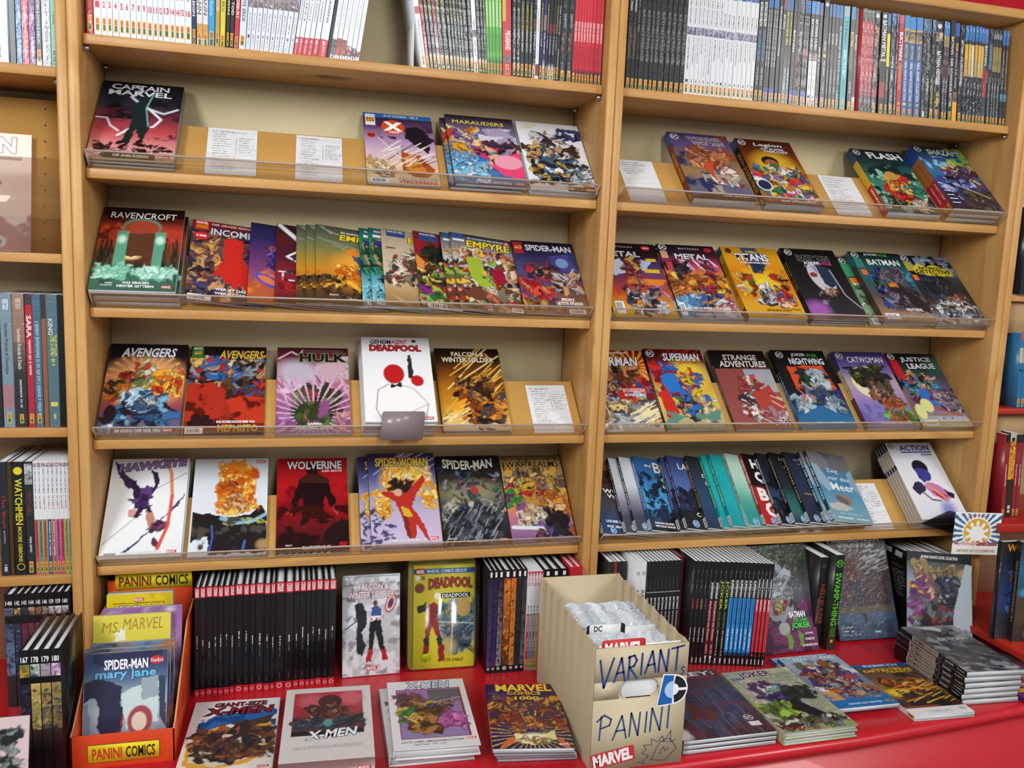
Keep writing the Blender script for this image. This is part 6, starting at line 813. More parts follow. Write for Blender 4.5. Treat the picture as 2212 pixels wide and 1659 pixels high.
XA3 = [1178.2, 1189.7, 1190.5, 1200.3, 1201.2, 1208.3, 1209.2, 1222.8, 1223.6, 1235.8, 1236.7, 1245.9, 1246.8, 1259.0, 1259.6, 1275.1, 1276.0, 1288.3, 1289.2, 1301.5, 1303.0, 1316.3, 1317.2, 1328.2, 1329.0, 1343.0, 1343.6, 1354.9, 1355.8, 1365.4, 1366.0, 1375.0, 1375.6, 1387.0, 1387.9, 1398.4, 1399.3, 1412.0, 1413.0, 1423.3, 1423.9, 1433.3, 1434.2, 1445.5, 1446.4, 1457.7, 1458.6, 1470.0, 1470.9, 1482.3, 1483.2, 1494.6, 1495.5, 1507.0, 1507.9, 1517.3, 1520.8, 1531.7, 1532.4, 1544.1, 1544.8, 1550.8, 1551.5, 1558.9, 1560.0, 1567.1, 1567.8, 1575.6, 1576.4, 1585.6, 1586.7, 1595.6, 1596.3, 1607.1, 1607.8, 1616.1, 1617.1, 1626.8, 1627.9, 1634.1, 1635.1, 1648.5, 1649.2, 1656.9, 1657.6, 1666.7, 1668.5, 1679.4, 1680.1, 1692.2, 1693.3, 1703.2, 1706.8, 1720.8, 1721.6, 1728.9, 1730.0, 1740.0, 1741.1, 1751.1, 1752.2, 1762.3, 1764.1, 1780.9, 1786.5, 1799.6, 1800.7, 1809.8, 1820.7, 1834.4, 1835.2, 1846.1, 1846.8, 1858.1, 1858.9, 1874.6, 1880.1, 1897.8, 1899.3, 1908.9, 1910.4, 1924.4, 1925.5, 1931.9, 1935.6, 1949.7, 1950.5, 1967.3, 1969.2, 1987.2, 1988.7, 2008.7, 2010.6, 2035.3, 2036.4, 2048.6, 2050.4, 2072.3, 2073.4, 2083.0, 2083.8, 2092.7, 2093.8, 2108.1, 2110.1, 2124.8, 2126.3, 2141.1, 2142.3, 2152.9, 2153.6, 2162.6, 2163.4, 2171.7, 2172.5, 2182.3, 2183.1, 2192.1, 2192.9, 2202.0, 2202.8, 2215.9, 2217.9, 2228.6, 2229.8, 2237.7, 2238.9, 2248.5, 2249.7, 2259.7, 2260.9, 2270.9, 2272.5, 2281.8]
# each run: (count, description with {} for the ordinal or text, background, list of spine drawings per book or one for all, film?)
T1 = 'left display bookcase\'s top shelf'
def runs(rows, xs, y, z, hfun, lean, nm, grp, place, depth=.17, jit=.003):
    i = 0
    for n, desc, spec, opt in rows:
        for k in range(n):
            bg, ops = spec[k % len(spec)] if isinstance(spec, list) else spec
            x0, x1 = xs[2 * i] / 1000, xs[2 * i + 1] / 1000
            if n == 1: lab = '%s, %s' % (desc, place)
            else: lab = '%s of %s %s, %s' % (ORD[k], NUMW[n], desc, place)
            spine_book(opt.get('nm', nm), lab, 'book', grp, x0, x1, y + rnd.uniform(-jit, jit) * .5, z, hfun(x0) * opt.get('h', 1) + rnd.uniform(-.0012, .0012), bg, ops, lean(x0), depth, opt.get('edge'), opt.get('hard', False), opt.get('m', 'print'))
            i += 1
    assert 2 * i == len(xs), (i, len(xs))
NUMW = ['zero', 'one', 'two', 'three', 'four', 'five', 'six', 'seven', 'eight', 'nine', 'ten', 'eleven', 'twelve', 'thirteen', 'fourteen', 'fifteen', 'sixteen', 'seventeen']
names = ['LANDSBERG', 'COPUETTI', 'LEE · DAVIS', 'SAVAGE · BUSCEMA', 'DAVID · LARROCA', 'DAVIS · TINTIT', 'DAVID · WOODS', 'LEE · CROUSE', 'DAVID · DIAZ', 'BENDIS · GALAFARE', 'SPENCER · ROBERTSON', 'ELLIS · JEANTY', 'JEANTY · CALAFIORE', 'DAVID · SOOK', 'DAVID · SOOK', 'WAID · SHAW', 'WAID · SOOK']
nums = '1 2 3 4 5 6 7 8 9 10 11 12 13 14 14 15 16'.split()
rows = [(1, 'red spine at the far left end', ('b4242e', [('u', 'R', .7, .73, 'f0e0e0', .5), ('p', .03, .15)]), {'m': 'film'})]
for a, b_ in zip(nums, names):
    rows.append((1, 'white spine numbered %s in red' % a, white_num(a, b_), {}))
rows[14] = (1, 'left one of two white spines numbered 14', white_num('14', 'DAVID · SOOK'), {}); rows[15] = (1, 'right one of two white spines numbered 14', white_num('14', 'DAVID · SOOK'), {})
sketch = lambda i: ('dde3ea', [('x', .4, .66, 'd8d4d4 a89898 e8e4e4 6c5458', 20 + i, 10), ('i', .7, .84, '8c8c98', .26), ('u', '1234567789'[i], .875, .9, '3c4450', .3), ('i', .91, .985, 'c0c4c8', .5)])
redfoot = lambda i: ('dfe6ed', [('t', ['WER WILSON SUPERSTAR', 'IM ZEICHEN', 'RING DURCH DIE HÖLLE', 'TOTGEN IN DEN ADERN', 'DASS DER TOD UNS SCHEIDET', 'KRIEGE ALL HASSENS'][i], .2, .72, '3c4854', .26), ('b', .855, 1, 'cc3440'), ('u', '12345%'[i], .87, .9, 'f4e8e8', .4), ('i', .91, .985, 'e8a8a8', .4)])
redfig = lambda i: ('e2e8ee', [('i', .25, .75, 'a8b0b8', .2), ('x', [.84, .83, .84, .885, .9, .92][i], .97, ['48403c 2c3438 8c8c80', 'a84030 5c3028 c86848', '984048 7c3038 c07070', 'b03030 e2e8ee 8c2c2c', '584048 e2e8ee 3c3038', '8c2c28 e2e8ee 5c2420'][i], 40 + i, 9), ('u', '123812'[i], .975, .99, '2c3440', .25)])
rows += [(1, 'navy spine with white capitals', ('24365c', [('t', 'DARK REIGN', .48, .78, 'e8ecf0', .6), ('p', .0, .12)]), {}),
 (2, 'white spines with an orange block', ('dcdcdc', [('t', 'IRON MANN', .4, .76, '484038', .62), ('b', .83, .94, 'd09848'), ('p', .0, .1)]), {'m': 'film'}),
 (1, 'sky blue spine', ('3c9cd0', [('t', 'Träume', .6, .76, '90d0ec', .6), ('p', .0, .12)]), {}),
 (1, 'sand coloured spine', ('b8985c', [('t', 'WEGE', .5, .72, 'd8c8a0', .5), ('p', .02, .12)]), {'m': 'film'}),
 (1, 'lemon yellow spine', ('d8cc40', [('t', 'HELDEN EN U', .5, .72, '2c2c1c', .5), ('p', .0, .1)]), {}),
 (1, 'dark brown spine', ('3c2c2c', [('t', 'INVASION', .48, .74, 'e8e4e4', .6), ('p', .02, .12)]), {}),
 (1, 'black spine left of the red one', ('2c3034', [('t', 'STERBEN UND DER TOD', .2, .74, 'f0f0f0', .6), ('p', .02, .12)]), {}),
 (1, 'red spine among the dark ones', ('c03840', [('t', 'WIEDERGEBURT', .46, .76, 'f4e8e8', .6), ('p', .02, .1)]), {}),
 (1, 'broad white spine with thin blue capitals', ('d4dfe8', [('t', 'VERBRANNTE ERDE', .4, .78, '3c4c68', .5), ('p', .03, .11)]), {}),
 (10, 'white spines with sketched heads', [sketch(i) for i in range(10)], {}), (6, 'white spines with a red foot', [redfoot(i) for i in range(6)], {}),
 (1, 'thin black spine between white ones', ('101418', []), {}), (6, 'white spines with small red pictures', [redfig(i) for i in range(6)], {})]
def lean1(x):
    return math.radians(np.interp(x, [0, .22, .3, .36, .42, .56], [0, 0, 3.4, 6.5, 8.6, 8.6]))
runs(rows, XA1, .011, ZS['A'], lambda x: .262, lean1, 'paperback', 'books on the left display bookcase\'s top shelf', 'left bookcase\'s top shelf')
yl, wh = 'b8b03c', 'b8bcbc'
rows = [(1, 'white slanting spine with blue capitals', ('dfe6ec', [('b', .0, .56, 'dfe6ec'), ('b', .5, .56, 'a02434'), ('t', 'WENN BLICKE TÖTEN KÖNNTEN', .6, .93, '3c4858', .5), ('p', .02, .1)]), {}),
 (1, 'thin red slanting spine', ('942834', [('i', .7, .87, 'e0b8b8', .4), ('p', .0, .1)]), {'m': 'film'}),
 (1, 'first black spine after the thin red one', dk('DEADPOOL', yl, 'VERLEUMDET', wh, .61, .76), {'m': 'film'}), (1, 'second black spine after the thin red one', dk('DEADPOOL', yl, 'KOMISCHE LIEBE', wh, .58, .8), {'m': 'film'}),
 (1, 'dusty red spine fading to white', ('7c3440', [('b', .5, .6, '98283c'), ('b', .62, .82, '98606c', 'c8a8b0'), ('b', .82, .96, '8c2838', 'e0dcdc'), ('p', .0, .1)]), {'m': 'film'}),
 (2, 'black spines with a broad yellow head', [dk('DEADPOOL', yl, 'DRACULAS BRAUT', wh, .58, .75), dk('DEADPOOL', yl, 'DRACULAS BRAUT', wh, .58, .76)], {'m': 'film'}),
 (2, 'black spines left of the tall pale lettering', [dk(None, yl, 'KILLT DAS UNIVERSUM', wh, .55, .84), dk('POOL', yl, 'KILLER DEADPOOL KLASSIKER', wh, .56, .82)], {'m': 'film'}),
 (3, 'black spines with narrow white lettering', [dk('DEADPOOL', yl, 'KILLT DEADPOOL', wh, .6, .77), dk(None, yl, 'LIEBE SELBST DAS MASKEN', wh, .52, .9), dk('DEAD', yl, 'DIE UNGLAUBLICHE', wh, .58, .82)], {'m': 'film'}),
 (2, 'black spines with pale numerals mid-height', [dk('POOL HERO', wh, 'XL KAPUTT GEHT ES', wh, .7, .92), dk('WAHNSINN 1', wh, 'XL KAPUTT GEHT ES', wh, .7, .92)], {'m': 'film'}),
 (1, 'white spine between black ones', ('dfe6ec', [('t', 'HEFT', .56, .63, '98384c', .5), ('x', .64, .7, '3c3440 6c5c64 8c8c94', 61, 8), ('t', 'WADE IST VERKAUFT', .72, .86, '3c5468', .4), ('p', .0, .1)]), {}),
 (3, 'black spines with low yellow words', [dk('PEACE OF THE DEAD', wh, 'ACHT', yl, .7, .78), dk('PEACE OF THE DEAD', wh, 'ACHT', yl, .7, .78), dk('DEADPOOL', yl, 'DAS WORT', wh, .6, .76)], {'m': 'film'}),
 (5, 'bright green spines fading to black', ('58a840', [('b', 0, .6, '98cc80', '88c070'), ('t', 'DEADPOOL', .4, .6, 'c8e8b8', .4), ('t', 'DEADPOOL TEAM-UP', .66, .8, '2c6c28', .4), ('b', .82, .92, '6cb84c', '1c2420'), ('b', .92, 1, '1c2420'), ('p', .0, .1)]), {}),
 (1, 'broad red spine with large white capitals', ('c02c38', [('b', .3, .54, 'd0b040', 'c8a838', .0, .4), ('t', 'MEGABAND', .62, .78, 'f4e4e4', .6, .62), ('x', .82, .89, '78706c a89888 8c3c34', 62, 10), ('b', 0, 1, 'c86c74', 'c86c74', .02, .3) if 0 else ('p', .02, .1)]), {}),
 (2, 'black spines right after the broad red one', dk(None, yl, 'DER DEADPOOL KILLT DAS UNIVERSUM', wh, .42, .72, extra=[('i', .76, .85, wh, .36)]), {'m': 'film'}),
 (3, 'black spines with long yellow head and white word', [dk('TASKMASTER', yl, 'DEADPOOL TEAM-UP %d' % i, 'e0e0e0', .6, .78) for i in (1, 2, 3)], {}),
 (1, 'dark spine fading to white at the foot', ('20282c', [('b', .5, .58, '70282c'), ('i', .6, .74, wh, .3), ('b', .86, .93, '20282c', 'dfe6ec'), ('b', .93, 1, 'dfe6ec'), ('p', .0, .1)]), {'m': 'film'}),
 (1, 'white spine with a red block at its foot', ('dce4ea', [('i', .4, .6, '8c98a4', .3), ('i', .7, .85, 'a8b0b8', .2), ('b', .87, .97, '8c3038')]), {}),
 (1, 'black spine left of the purple one', dk('DEADPOOL', yl, 'VS. CARNAGE', wh, .61, .72), {}), (1, 'purple spine fading to white', ('3c3070', [('b', .45, .58, '8c7c80'), ('t', 'NULL UND NIX', .6, .78, 'e4e4ec', .44), ('b', .82, .92, '3c3070', 'dfe4ea'), ('b', .92, 1, 'dfe4ea'), ('p', .0, .1)]), {}),
 (1, 'black spine right of the purple one', dk('DEADPOOL', yl, 'VS. THANOS', wh, .62, .73), {}), (2, 'black spines fading to white at the foot', ('1c2024', [('b', .52, .6, '70282c'), ('t', 'VS. OLD MAN LOGAN', .62, .78, wh, .4), ('b', .85, .92, '1c2024', 'dfe4ea'), ('b', .92, 1, 'dfe4ea'), ('p', .0, .1)]), {}),
 (2, 'thin black spines before two broad ones', [dk('DEADPOOL', yl, 'VS. X-FORCE', wh, .62, .73), dk('DIE HÄUTE', wh, 'AUFERSTEHUNG', wh, .72, .88)], {}),
 (2, 'broad black spines left of the red block', ('24282a', [('t', 'DEADPOOL', .42, .54, wh, .3), ('t', 'ROTE HELDEN', .58, .74, '8c2c34', .34), ('i', .76, .92, '787c7c', .2), ('p', .0, .1)]), {'m': 'film'}),
 (9, 'red spines beside the middle uprights', [('c83040', [('b', 0, .44, 'c83040'), ('t', 'SPIDER-MAN DEADPOOL', .47, .64, 'f0d4d4', .6), ('i', .68, .84, '8c2430', .5), ('b', .86, .915, 'c83040', '24222a'), ('b', .915, 1, '1c1c22'), ('u', '123456789'[i], .91, .93, 'd8d8d8', .3), ('p', .0, .08)]) for i in range(9)], {})]
def lean2(x): return math.radians(np.interp(x, [.69, .72, .8, .9, .95, 1.0, 1.115], [-9, -8, -5.5, -2, -.5, 1, 0]))
runs(rows, XA2, .011, ZS['A'], lambda x: .262, lean2, 'paperback', 'books on the left display bookcase\'s top shelf', 'left bookcase\'s top shelf')
r = thing('bookend', 'thin white metal bookend at the left of the slanting spines, top shelf', 'bookend', None, Matrix.Translation((.664, .02, ZS['A'])))
b = Mb(); b.box((.008, 0, .0005), (.0095, .12, .1)); b.obj('upright_plate', 'wallwhite', r)
b = Mb(); b.box((.0095, 0, .0002), (.06, .12, .0012)) if 0 else b.box((-.03, 0, .0002), (.008, .12, .0014)); b.obj('foot_plate', 'wallwhite', r)

D = '1a1d21'; BL = '2c68a8'; W = 'd0d4d6'
def bat(head, hc, t0, c0, a0, b0, t1=None, c1=W, a1=.5, b1=.8, bg=D, foot=None, p=True):
    o = []
    if head: o.append(('b', 0, .12, hc))
    if head and head != ' ': o.append(('t', head, .02, .1, 'd0d8e0', .4))
    if t0: o.append(('t', t0, a0, b0, c0, .5))
    if t1: o.append(('t', t1, a1, b1, c1, .4))
    if foot: o += [('b', .86, 1, foot)]
    if p: o.append(('p', .0, .095))
    return (bg, o)
dcw = lambda i: ('d8dade', [('b', 0, .1, '2c5ca0'), ('t', 'BATMAN · DETECTIVE COMICS' if i < 8 else 'BATMAN', .14 if i < 8 else .24, .36, '40444c', .3), ('x', .39, .46, '8c8ca8 c8c8d8 58587c', 70 + i, 9), ('t', ['ANGST DER BATMAN ARMEE', 'DAS OPFER-SYNDIKAT', 'LEAGUE OF SHADOWS', 'RACHEENGEL', 'JEDER LEBT FÜR SICH ALLEIN', 'DER TOTE FALL DER BATMEN', 'BATMEN ETERNAL', 'AUSGEBRANNT', 'ICH BIN GOTHAM', 'SELBSTMORD', 'ICH BIN BANE', 'DER RÄUBERKRIEG', 'SUPERFREUNDE', 'DAS HOCHZEIT', 'DIE HOCHZEIT', 'KALTE TAGE'][i], .48, .48 + .03 + .012 * len(['ANGST DER BATMAN ARMEE', 'DAS OPFER-SYNDIKAT', 'LEAGUE OF SHADOWS', 'RACHEENGEL', 'JEDER LEBT FÜR SICH ALLEIN', 'DER TOTE FALL DER BATMEN', 'BATMEN ETERNAL', 'AUSGEBRANNT', 'ICH BIN GOTHAM', 'SELBSTMORD', 'ICH BIN BANE', 'DER RÄUBERKRIEG', 'SUPERFREUNDE', 'DAS HOCHZEIT', 'DIE HOCHZEIT', 'KALTE TAGE'][i]), '585c64', .28), ('u', '1234567812345678'[i], .86, .885, '40444c', .3), ('p', .02, .1)])
rows = [(2, 'black spines with white star title beside the uprights', bat(None, 0, 'ALL-STAR BATMAN', 'e0e0e0', .06, .32, 'DER FLUCH', '8c6c58', .48, .7, foot=None), {'m': 'film'}), (1, 'thin black spine with faint grey capitals', bat(None, 0, 'KILLER KILLER', '70787c', .1, .5), {'m': 'film'}),
 (9, 'film-wrapped black spines left of the white run', [bat(None, 0, 'BATMAN', 'b8bcc0', .06, .16, 'BATMAN PARADE', '787c80', .3, .75, bg='202428') for i in range(9)], {'m': 'film'}),
 (16, 'white spines with violet picture bands', [dcw(i) for i in range(16)], {}),
 (2, 'black spines with sky blue capitals', ('16191d', [('b', 0, .1, '16191d'), ('e', .04, .3, 'd0d4d8'), ('t', 'BATMAN DEATHBLOW', .08, .3, 'e8e8ea', .66), ('t', 'NACH DEM FEUER', .34, .62, '3c88c0', .52), ('i', .68, .84, 'a8acb0', .3), ('p', .02, .11)]), {}),
 (4, 'slim black spines with blue feet', [bat(' ', BL, 'BATMAN DER DUNKLE RITTER', 'b0b4b8', .14, .5, 'UNTER UNS', W, .52, .66, foot='24489c') for i in range(4)], {}),
 (1, 'slim black spine with white print and no foot', bat(None, 0, 'DAS LANGE HALLOWEEN', 'c8ccd0', .1, .55), {}), (1, 'black spine with a faded red head', bat(' ', '8c4444', 'BATMAN', 'e8e8e8', .17, .3, 'DIE STATUE DER ANGST', '783c44', .34, .6), {}),
 (2, 'dark spines fading to steel blue', ('1c2226', [('b', 0, .12, BL), ('t', 'BATMAN EINE GEN', 'c8c840' and .14, .44, 'c8c840', .5), ('b', .5, 1, '1c2226', '64808c'), ('i', .66, .86, 'c0c8cc', .36), ('p', .02, .1)]), {}),
 (1, 'black spine with slanted white title', bat(' ', '30343c', 'BATMAN', 'f0f0f0', .3, .5, 'RÄTSEL', '982c34', .52, .7, foot='24489c'), {}), (1, 'dark blue-headed spine beside the crinkled one', bat(' ', '28306c', None, W, 0, 0, 'BLUT', '982c34', .55, .7, foot='24489c'), {}),
 (1, 'crinkled film-wrapped black spine', bat(' ', '5c6064', None, W, 0, 0, 'GESCHICHTEN', 'd0d0d0', .3, .48, bg='24282a'), {'m': 'film'}), (2, 'black spines with a red band', ('1a1d21', [('b', 0, .12, BL), ('t', 'BATMAN JAHR', .34, .47, 'd8d8d8', .4), ('b', .48, .53, '8c2c38'), ('i', .56, .8, 'b0b4b8', .3), ('b', .86, 1, '24489c'), ('p', .0, .09)]), {'m': 'film'}),
 (2, 'spines black above and white below', [('16191d', [('b', 0, .12, '4088c8'), ('t', 'BATMAN: HUSH', .17, .45, 'e8f0f4', .5), ('x', .49, .55, '98a0a8 2c3034 d0d4d8', 80 + i, 8), ('b', .56, 1, 'd8dadc'), ('t', 'LOEB · LEE · WILLIAMS', .58, .84, '8c9094', .34), ('u', '12'[i], .89, .915, '202428', .4), ('p', .0, .07)]) for i in (0, 1)], {}),
 (1, 'black spine with blue foot left of the tall black one', ('1a1d21', [('b', 0, .12, '5c5c8c'), ('i', .42, .52, 'd0d0d0', .4), ('e', .545, .28, 'c8c030'), ('i', .58, .72, 'a8acb0', .3), ('b', .89, 1, '2c4ca0'), ('p', .01, .09)]), {}), (1, 'tall black spine with a yellow emblem', ('16181b', [('e', .05, .34, 'd8d8d8'), ('t', 'DARK NIGHT', .38, .48, 'd8d8d8', .3), ('e', .515, .3, 'd0c020'), ('i', .56, .7, 'c0c4c8', .3), ('i', .76, .87, 'a0a4a8', .3), ('p', .02, .1)]), {'h': 1.04}),
 (3, 'black spines with stacked small capitals', bat(' ', BL, 'BATMAN', 'd0d4d4', .28, .38, 'AZZARELLO · RISSO', 'a8acac', .62, .85, p=True), {}), (1, 'black spine with white upper and lower words', bat(' ', BL, 'BATMAN/JOKER: WER ZULETZT LACHT', 'd8d8d8', .2, .76, 'LEE', W, .82, .9), {}),
 (1, 'turquoise spine', ('2c98a8', [('b', 0, .1, '98a8b0'), ('t', 'BATMAN', .14, .36, '5c3c74', .4), ('t', 'KAPUTTE STADT', .42, .68, 'd8ecf0', .5), ('i', .7, .86, '1c6878', .3), ('p', .01, .1)]), {}), (1, 'black spine with blue head and yellow-green script', ('16191d', [('b', 0, .12, '2c78b8'), ('t', 'BATMAN', .24, .38, 'd8c838', .6), ('t', 'KÖNIG DER ANGST', .4, .62, '8c9840', .5), ('i', .72, .84, 'c0c4c8', .3), ('p', .0, .09)]), {}),
 (1, 'thin black spine with white word before the red trio', bat(None, 0, 'BATMAN', 'e0e0e0', .26, .4, 'NACHT', '8c8c40', .5, .66, foot='c8c8c8'), {}),
 (3, 'red-bodied spines with black ends', ('b4404c', [('b', 0, .12, '4c5054'), ('i', .18, .5, '782830', .3), ('b', .62, .85, '9c3440', '702430'), ('i', .66, .8, 'c86c74', .3), ('b', .85, 1, '24262a')]), {'m': 'film'}),
 (1, 'black spine with orange capitals after the red trio', ('2c2e30', [('e', .05, .35, 'c8ccd0'), ('t', 'BATMAN', .16, .34, 'd0843c', .6), ('t', 'MEGABAND', .5, .7, 'b88c5c', .55), ('b', .76, .84, '8c2840'), ('p', .01, .1)]), {'m': 'film'}), (1, 'broad black spine with tall white capitals', ('141619', [('e', .04, .3, 'd8d8d8'), ('t', 'BATMAN METAL', .08, .44, 'e8e8e8', .62), ('b', .455, .48, 'c8a868'), ('b', .68, .84, '98283c'), ('p', .01, .1)]), {}),
 (1, 'thin spine with a bright yellow upper half', ('34363a', [('b', 0, .12, '3070b8'), ('b', .2, .52, 'e0cc24'), ('i', .56, .76, 'b8a848', .4), ('p', .01, .1)]), {}), (2, 'dark navy spines with white winged mark', ('1c2c3c', [('b', 0, .12, '3c5c84'), ('i', .42, .5, 'd0d4d8', .3), ('e', .525, .2, 'e0e4e8'), ('i', .56, .66, 'c0c4c8', .3), ('i', .74, .86, 'c0c4c8', .3), ('p', .02, .1)]), {'m': 'film'}),
 (1, 'red spine with tall white capitals', ('b42834', [('b', 0, .08, 'c05c68'), ('t', 'BATMAN', .17, .44, 'f4e8e8', .66), ('t', 'NIEMANDSLAND', .48, .74, 'e0a030', .5), ('u', '2', .86, .885, 'e8c040', .5), ('p', .01, .09)]), {}),
 (3, 'broad mid-blue spines with yellow squares', [('3c5c94', [('b', 0, .13, '3c88c8'), ('b', .13, .26, 'c8a040'), ('x', .15, .25, '28344c 3c4c70 c8a868', 90 + i, 6), ('t', 'BATMAN', .29, .42, 'd0c040', .4), ('t', 'NEAL ADAMS COLLECTION', .45, .84, 'd8e4f0', .42), ('u', '123'[i], .865, .89, 'd0c858', .4), ('p', .0, .08)]) for i in range(3)], {}),
 (1, 'very broad dark film-wrapped spine', ('20262c', [('b', 0, .14, '4c6484'), ('i', .2, .5, '8c9094', .24, .7), ('i', .6, .75, 'b0b4b4', .3, .75), ('b', .93, .99, 'b8b8b8', 'b8b8b8', .2, .5)]), {'m': 'film'}), (1, 'dark spine with small yellow print near the foot', ('1c2024', [('b', 0, .14, '4c6484'), ('i', .66, .84, 'b8ac48', .36), ('p', .0, .1)]), {'m': 'film'}),
 (1, 'broad black spine with white slanted capitals', ('1a1c1f', [('e', .05, .3, 'c8ccd0'), ('x', .11, .2, '98846c 3c3430 c8b090', 95, 6), ('t', 'BATMAN: ODYSSEE', .3, .64, 'f0f0f0', .5), ('i', .72, .86, 'c8b838', .44), ('p', .0, .1)]), {'m': 'film'}),
 (2, 'slim spines with purple middles', ('24242c', [('b', 0, .14, '3478b8'), ('b', .14, .25, '98845c'), ('b', .27, .62, '4c2840'), ('i', .64, .86, '8c98a8', .3), ('p', .0, .08)]), {'m': 'film'}), (1, 'black spine with a long white title', bat(None, 0, 'BATMAN · DER SCHWARZE RITTER', 'd8d8d8', .16, .86), {'h': 1.02}),
 (1, 'black spine with a bright orange-yellow foot', ('14161a', [('b', 0, .13, '2c58b0'), ('i', .2, .28, 'e09838', .5), ('t', 'BATMAN DER WEISSE', .3, .66, 'b8bcc0', .36), ('x', .7, .8, '8c6c5c c8a08c 3c3430', 97, 6), ('b', .8, 1, 'e8a420')]), {}), (1, 'black spine left of the yellow-banded group', bat(None, 0, 'BATMAN · DIE VERSUNKENEN', 'd0d0d0', .16, .62), {'m': 'film'}),
 (6, 'film-wrapped spines with a yellow middle', [('2c3444', [('b', 0, .15, '3474b4'), ('b', .19, .36, ['d8a828', 'd8b048', 'd8d4c0', 'd09c30', 'd8b048', 'd8a838'][i]), ('b', .36, .52, ['c89c40', 'c8a860', 'c8c4b8', 'b89848', 'c8b070', 'c0a048'][i]), ('x', .54, .9, '20242c b8c4d0 3c4c64 181c24', 100 + i, 16), ('p', .0, .08)]) for i in range(6)], {'m': 'film'}),
 (1, 'spine with white capitals and a red stripe', ('3c4450', [('b', 0, .15, '4c6ca8'), ('t', 'BATMAN', .18, .38, 'e8e8e8', .5), ('b', .42, .72, '98303c'), ('p', .0, .08)]), {'m': 'film'}), (1, 'grey-blue spine right of the red stripe', ('30363c', [('b', .16, .42, '5c7084'), ('i', .5, .9, '8c9098', .3), ('p', .0, .08)]), {'m': 'film'}),
 (3, 'dark spines with a dull gold middle', ('2c2e30', [('b', .05, .1, '788088'), ('b', .18, .44, '8c7c48'), ('i', .5, .9, '8c9094', .34), ('p', .0, .08)]), {'m': 'film'}), (2, 'blue-headed dark spines at the far right end', ('24282e', [('b', 0, .15, '2c6cb8'), ('i', .2, .6, 'a8a490', .3), ('b', .66, .74, '3c78a0'), ('p', .0, .08)]), {'m': 'film'})]
def lean3(x): return math.radians(np.interp(x, [1.17, 1.5, 1.75, 2.0, 2.28], [0, 0, -2, -4, -4]))
runs(rows, XA3, .011, ZS['A'], lambda x: np.interp(x, [1.2, 1.7, 2.2], [.262, .254, .246]), lean3, 'paperback', 'books on the right display bookcase\'s top shelf', 'right bookcase\'s top shelf')

# ---- bookcase at the left edge
g = 'books in the left edge bookcase'
def u0(rows, z, h, y=.012, hard=False, nm='paperback', place='left edge bookcase', depth=.17):
    for x0, x1, lab, bg, ops, m in rows:
        spine_book(nm, lab, 'book', g, x0, x1, y, z, h, bg, ops, 0, depth, None, hard, m)
u0([(-.185, -.138, 'broad white spine at the left picture edge, left edge bookcase\'s top row', 'd4dde8', [('i', .5, .75, 'b8c0cc', .3), ('i', .88, .96, '30343c', .4)], 'film'), (-.136, -.1255, 'black spine beside the broad white one, left edge bookcase', '0c0e12', [], 'print'), (-.1245, -.1145, 'blue spine in the left edge bookcase\'s top row', '3c74a4', [('i', .85, .98, '88b0d0', .5)], 'film'),  # second entry is a plain black block without print
 (-.1138, -.1018, 'red spine in the left edge bookcase\'s top row', 'bc3444', [('i', .5, .98, 'e8a0a8', .3)], 'film'), (-.101, -.0898, 'purple spine in the left edge bookcase\'s top row', '6c4078', [('i', .8, .98, 'c8a8d0', .4)], 'film'), (-.0888, -.0785, 'charcoal spine with white print, left edge bookcase\'s top row', '34383c', [('t', 'BASTIEN & DOYLE & DELLAC', .5, .84, 'e0e4e4', .4), ('b', .95, 1, 'd8e0e4'), ('p', .03, .12)], 'print'),
 (-.0775, -.0622, 'crinkled silvery white spine, left edge bookcase\'s top row', 'c4c8ca', [('i', .3, .98, '8c9094', .4)], 'film'), (-.061, -.0512, 'mint green spine beside the upright, left edge bookcase\'s top row', '70bca4', [('i', .6, .7, '386c5c', .4), ('i', .88, .98, '1c3c34', .5)], 'print')], 1.979, .27)
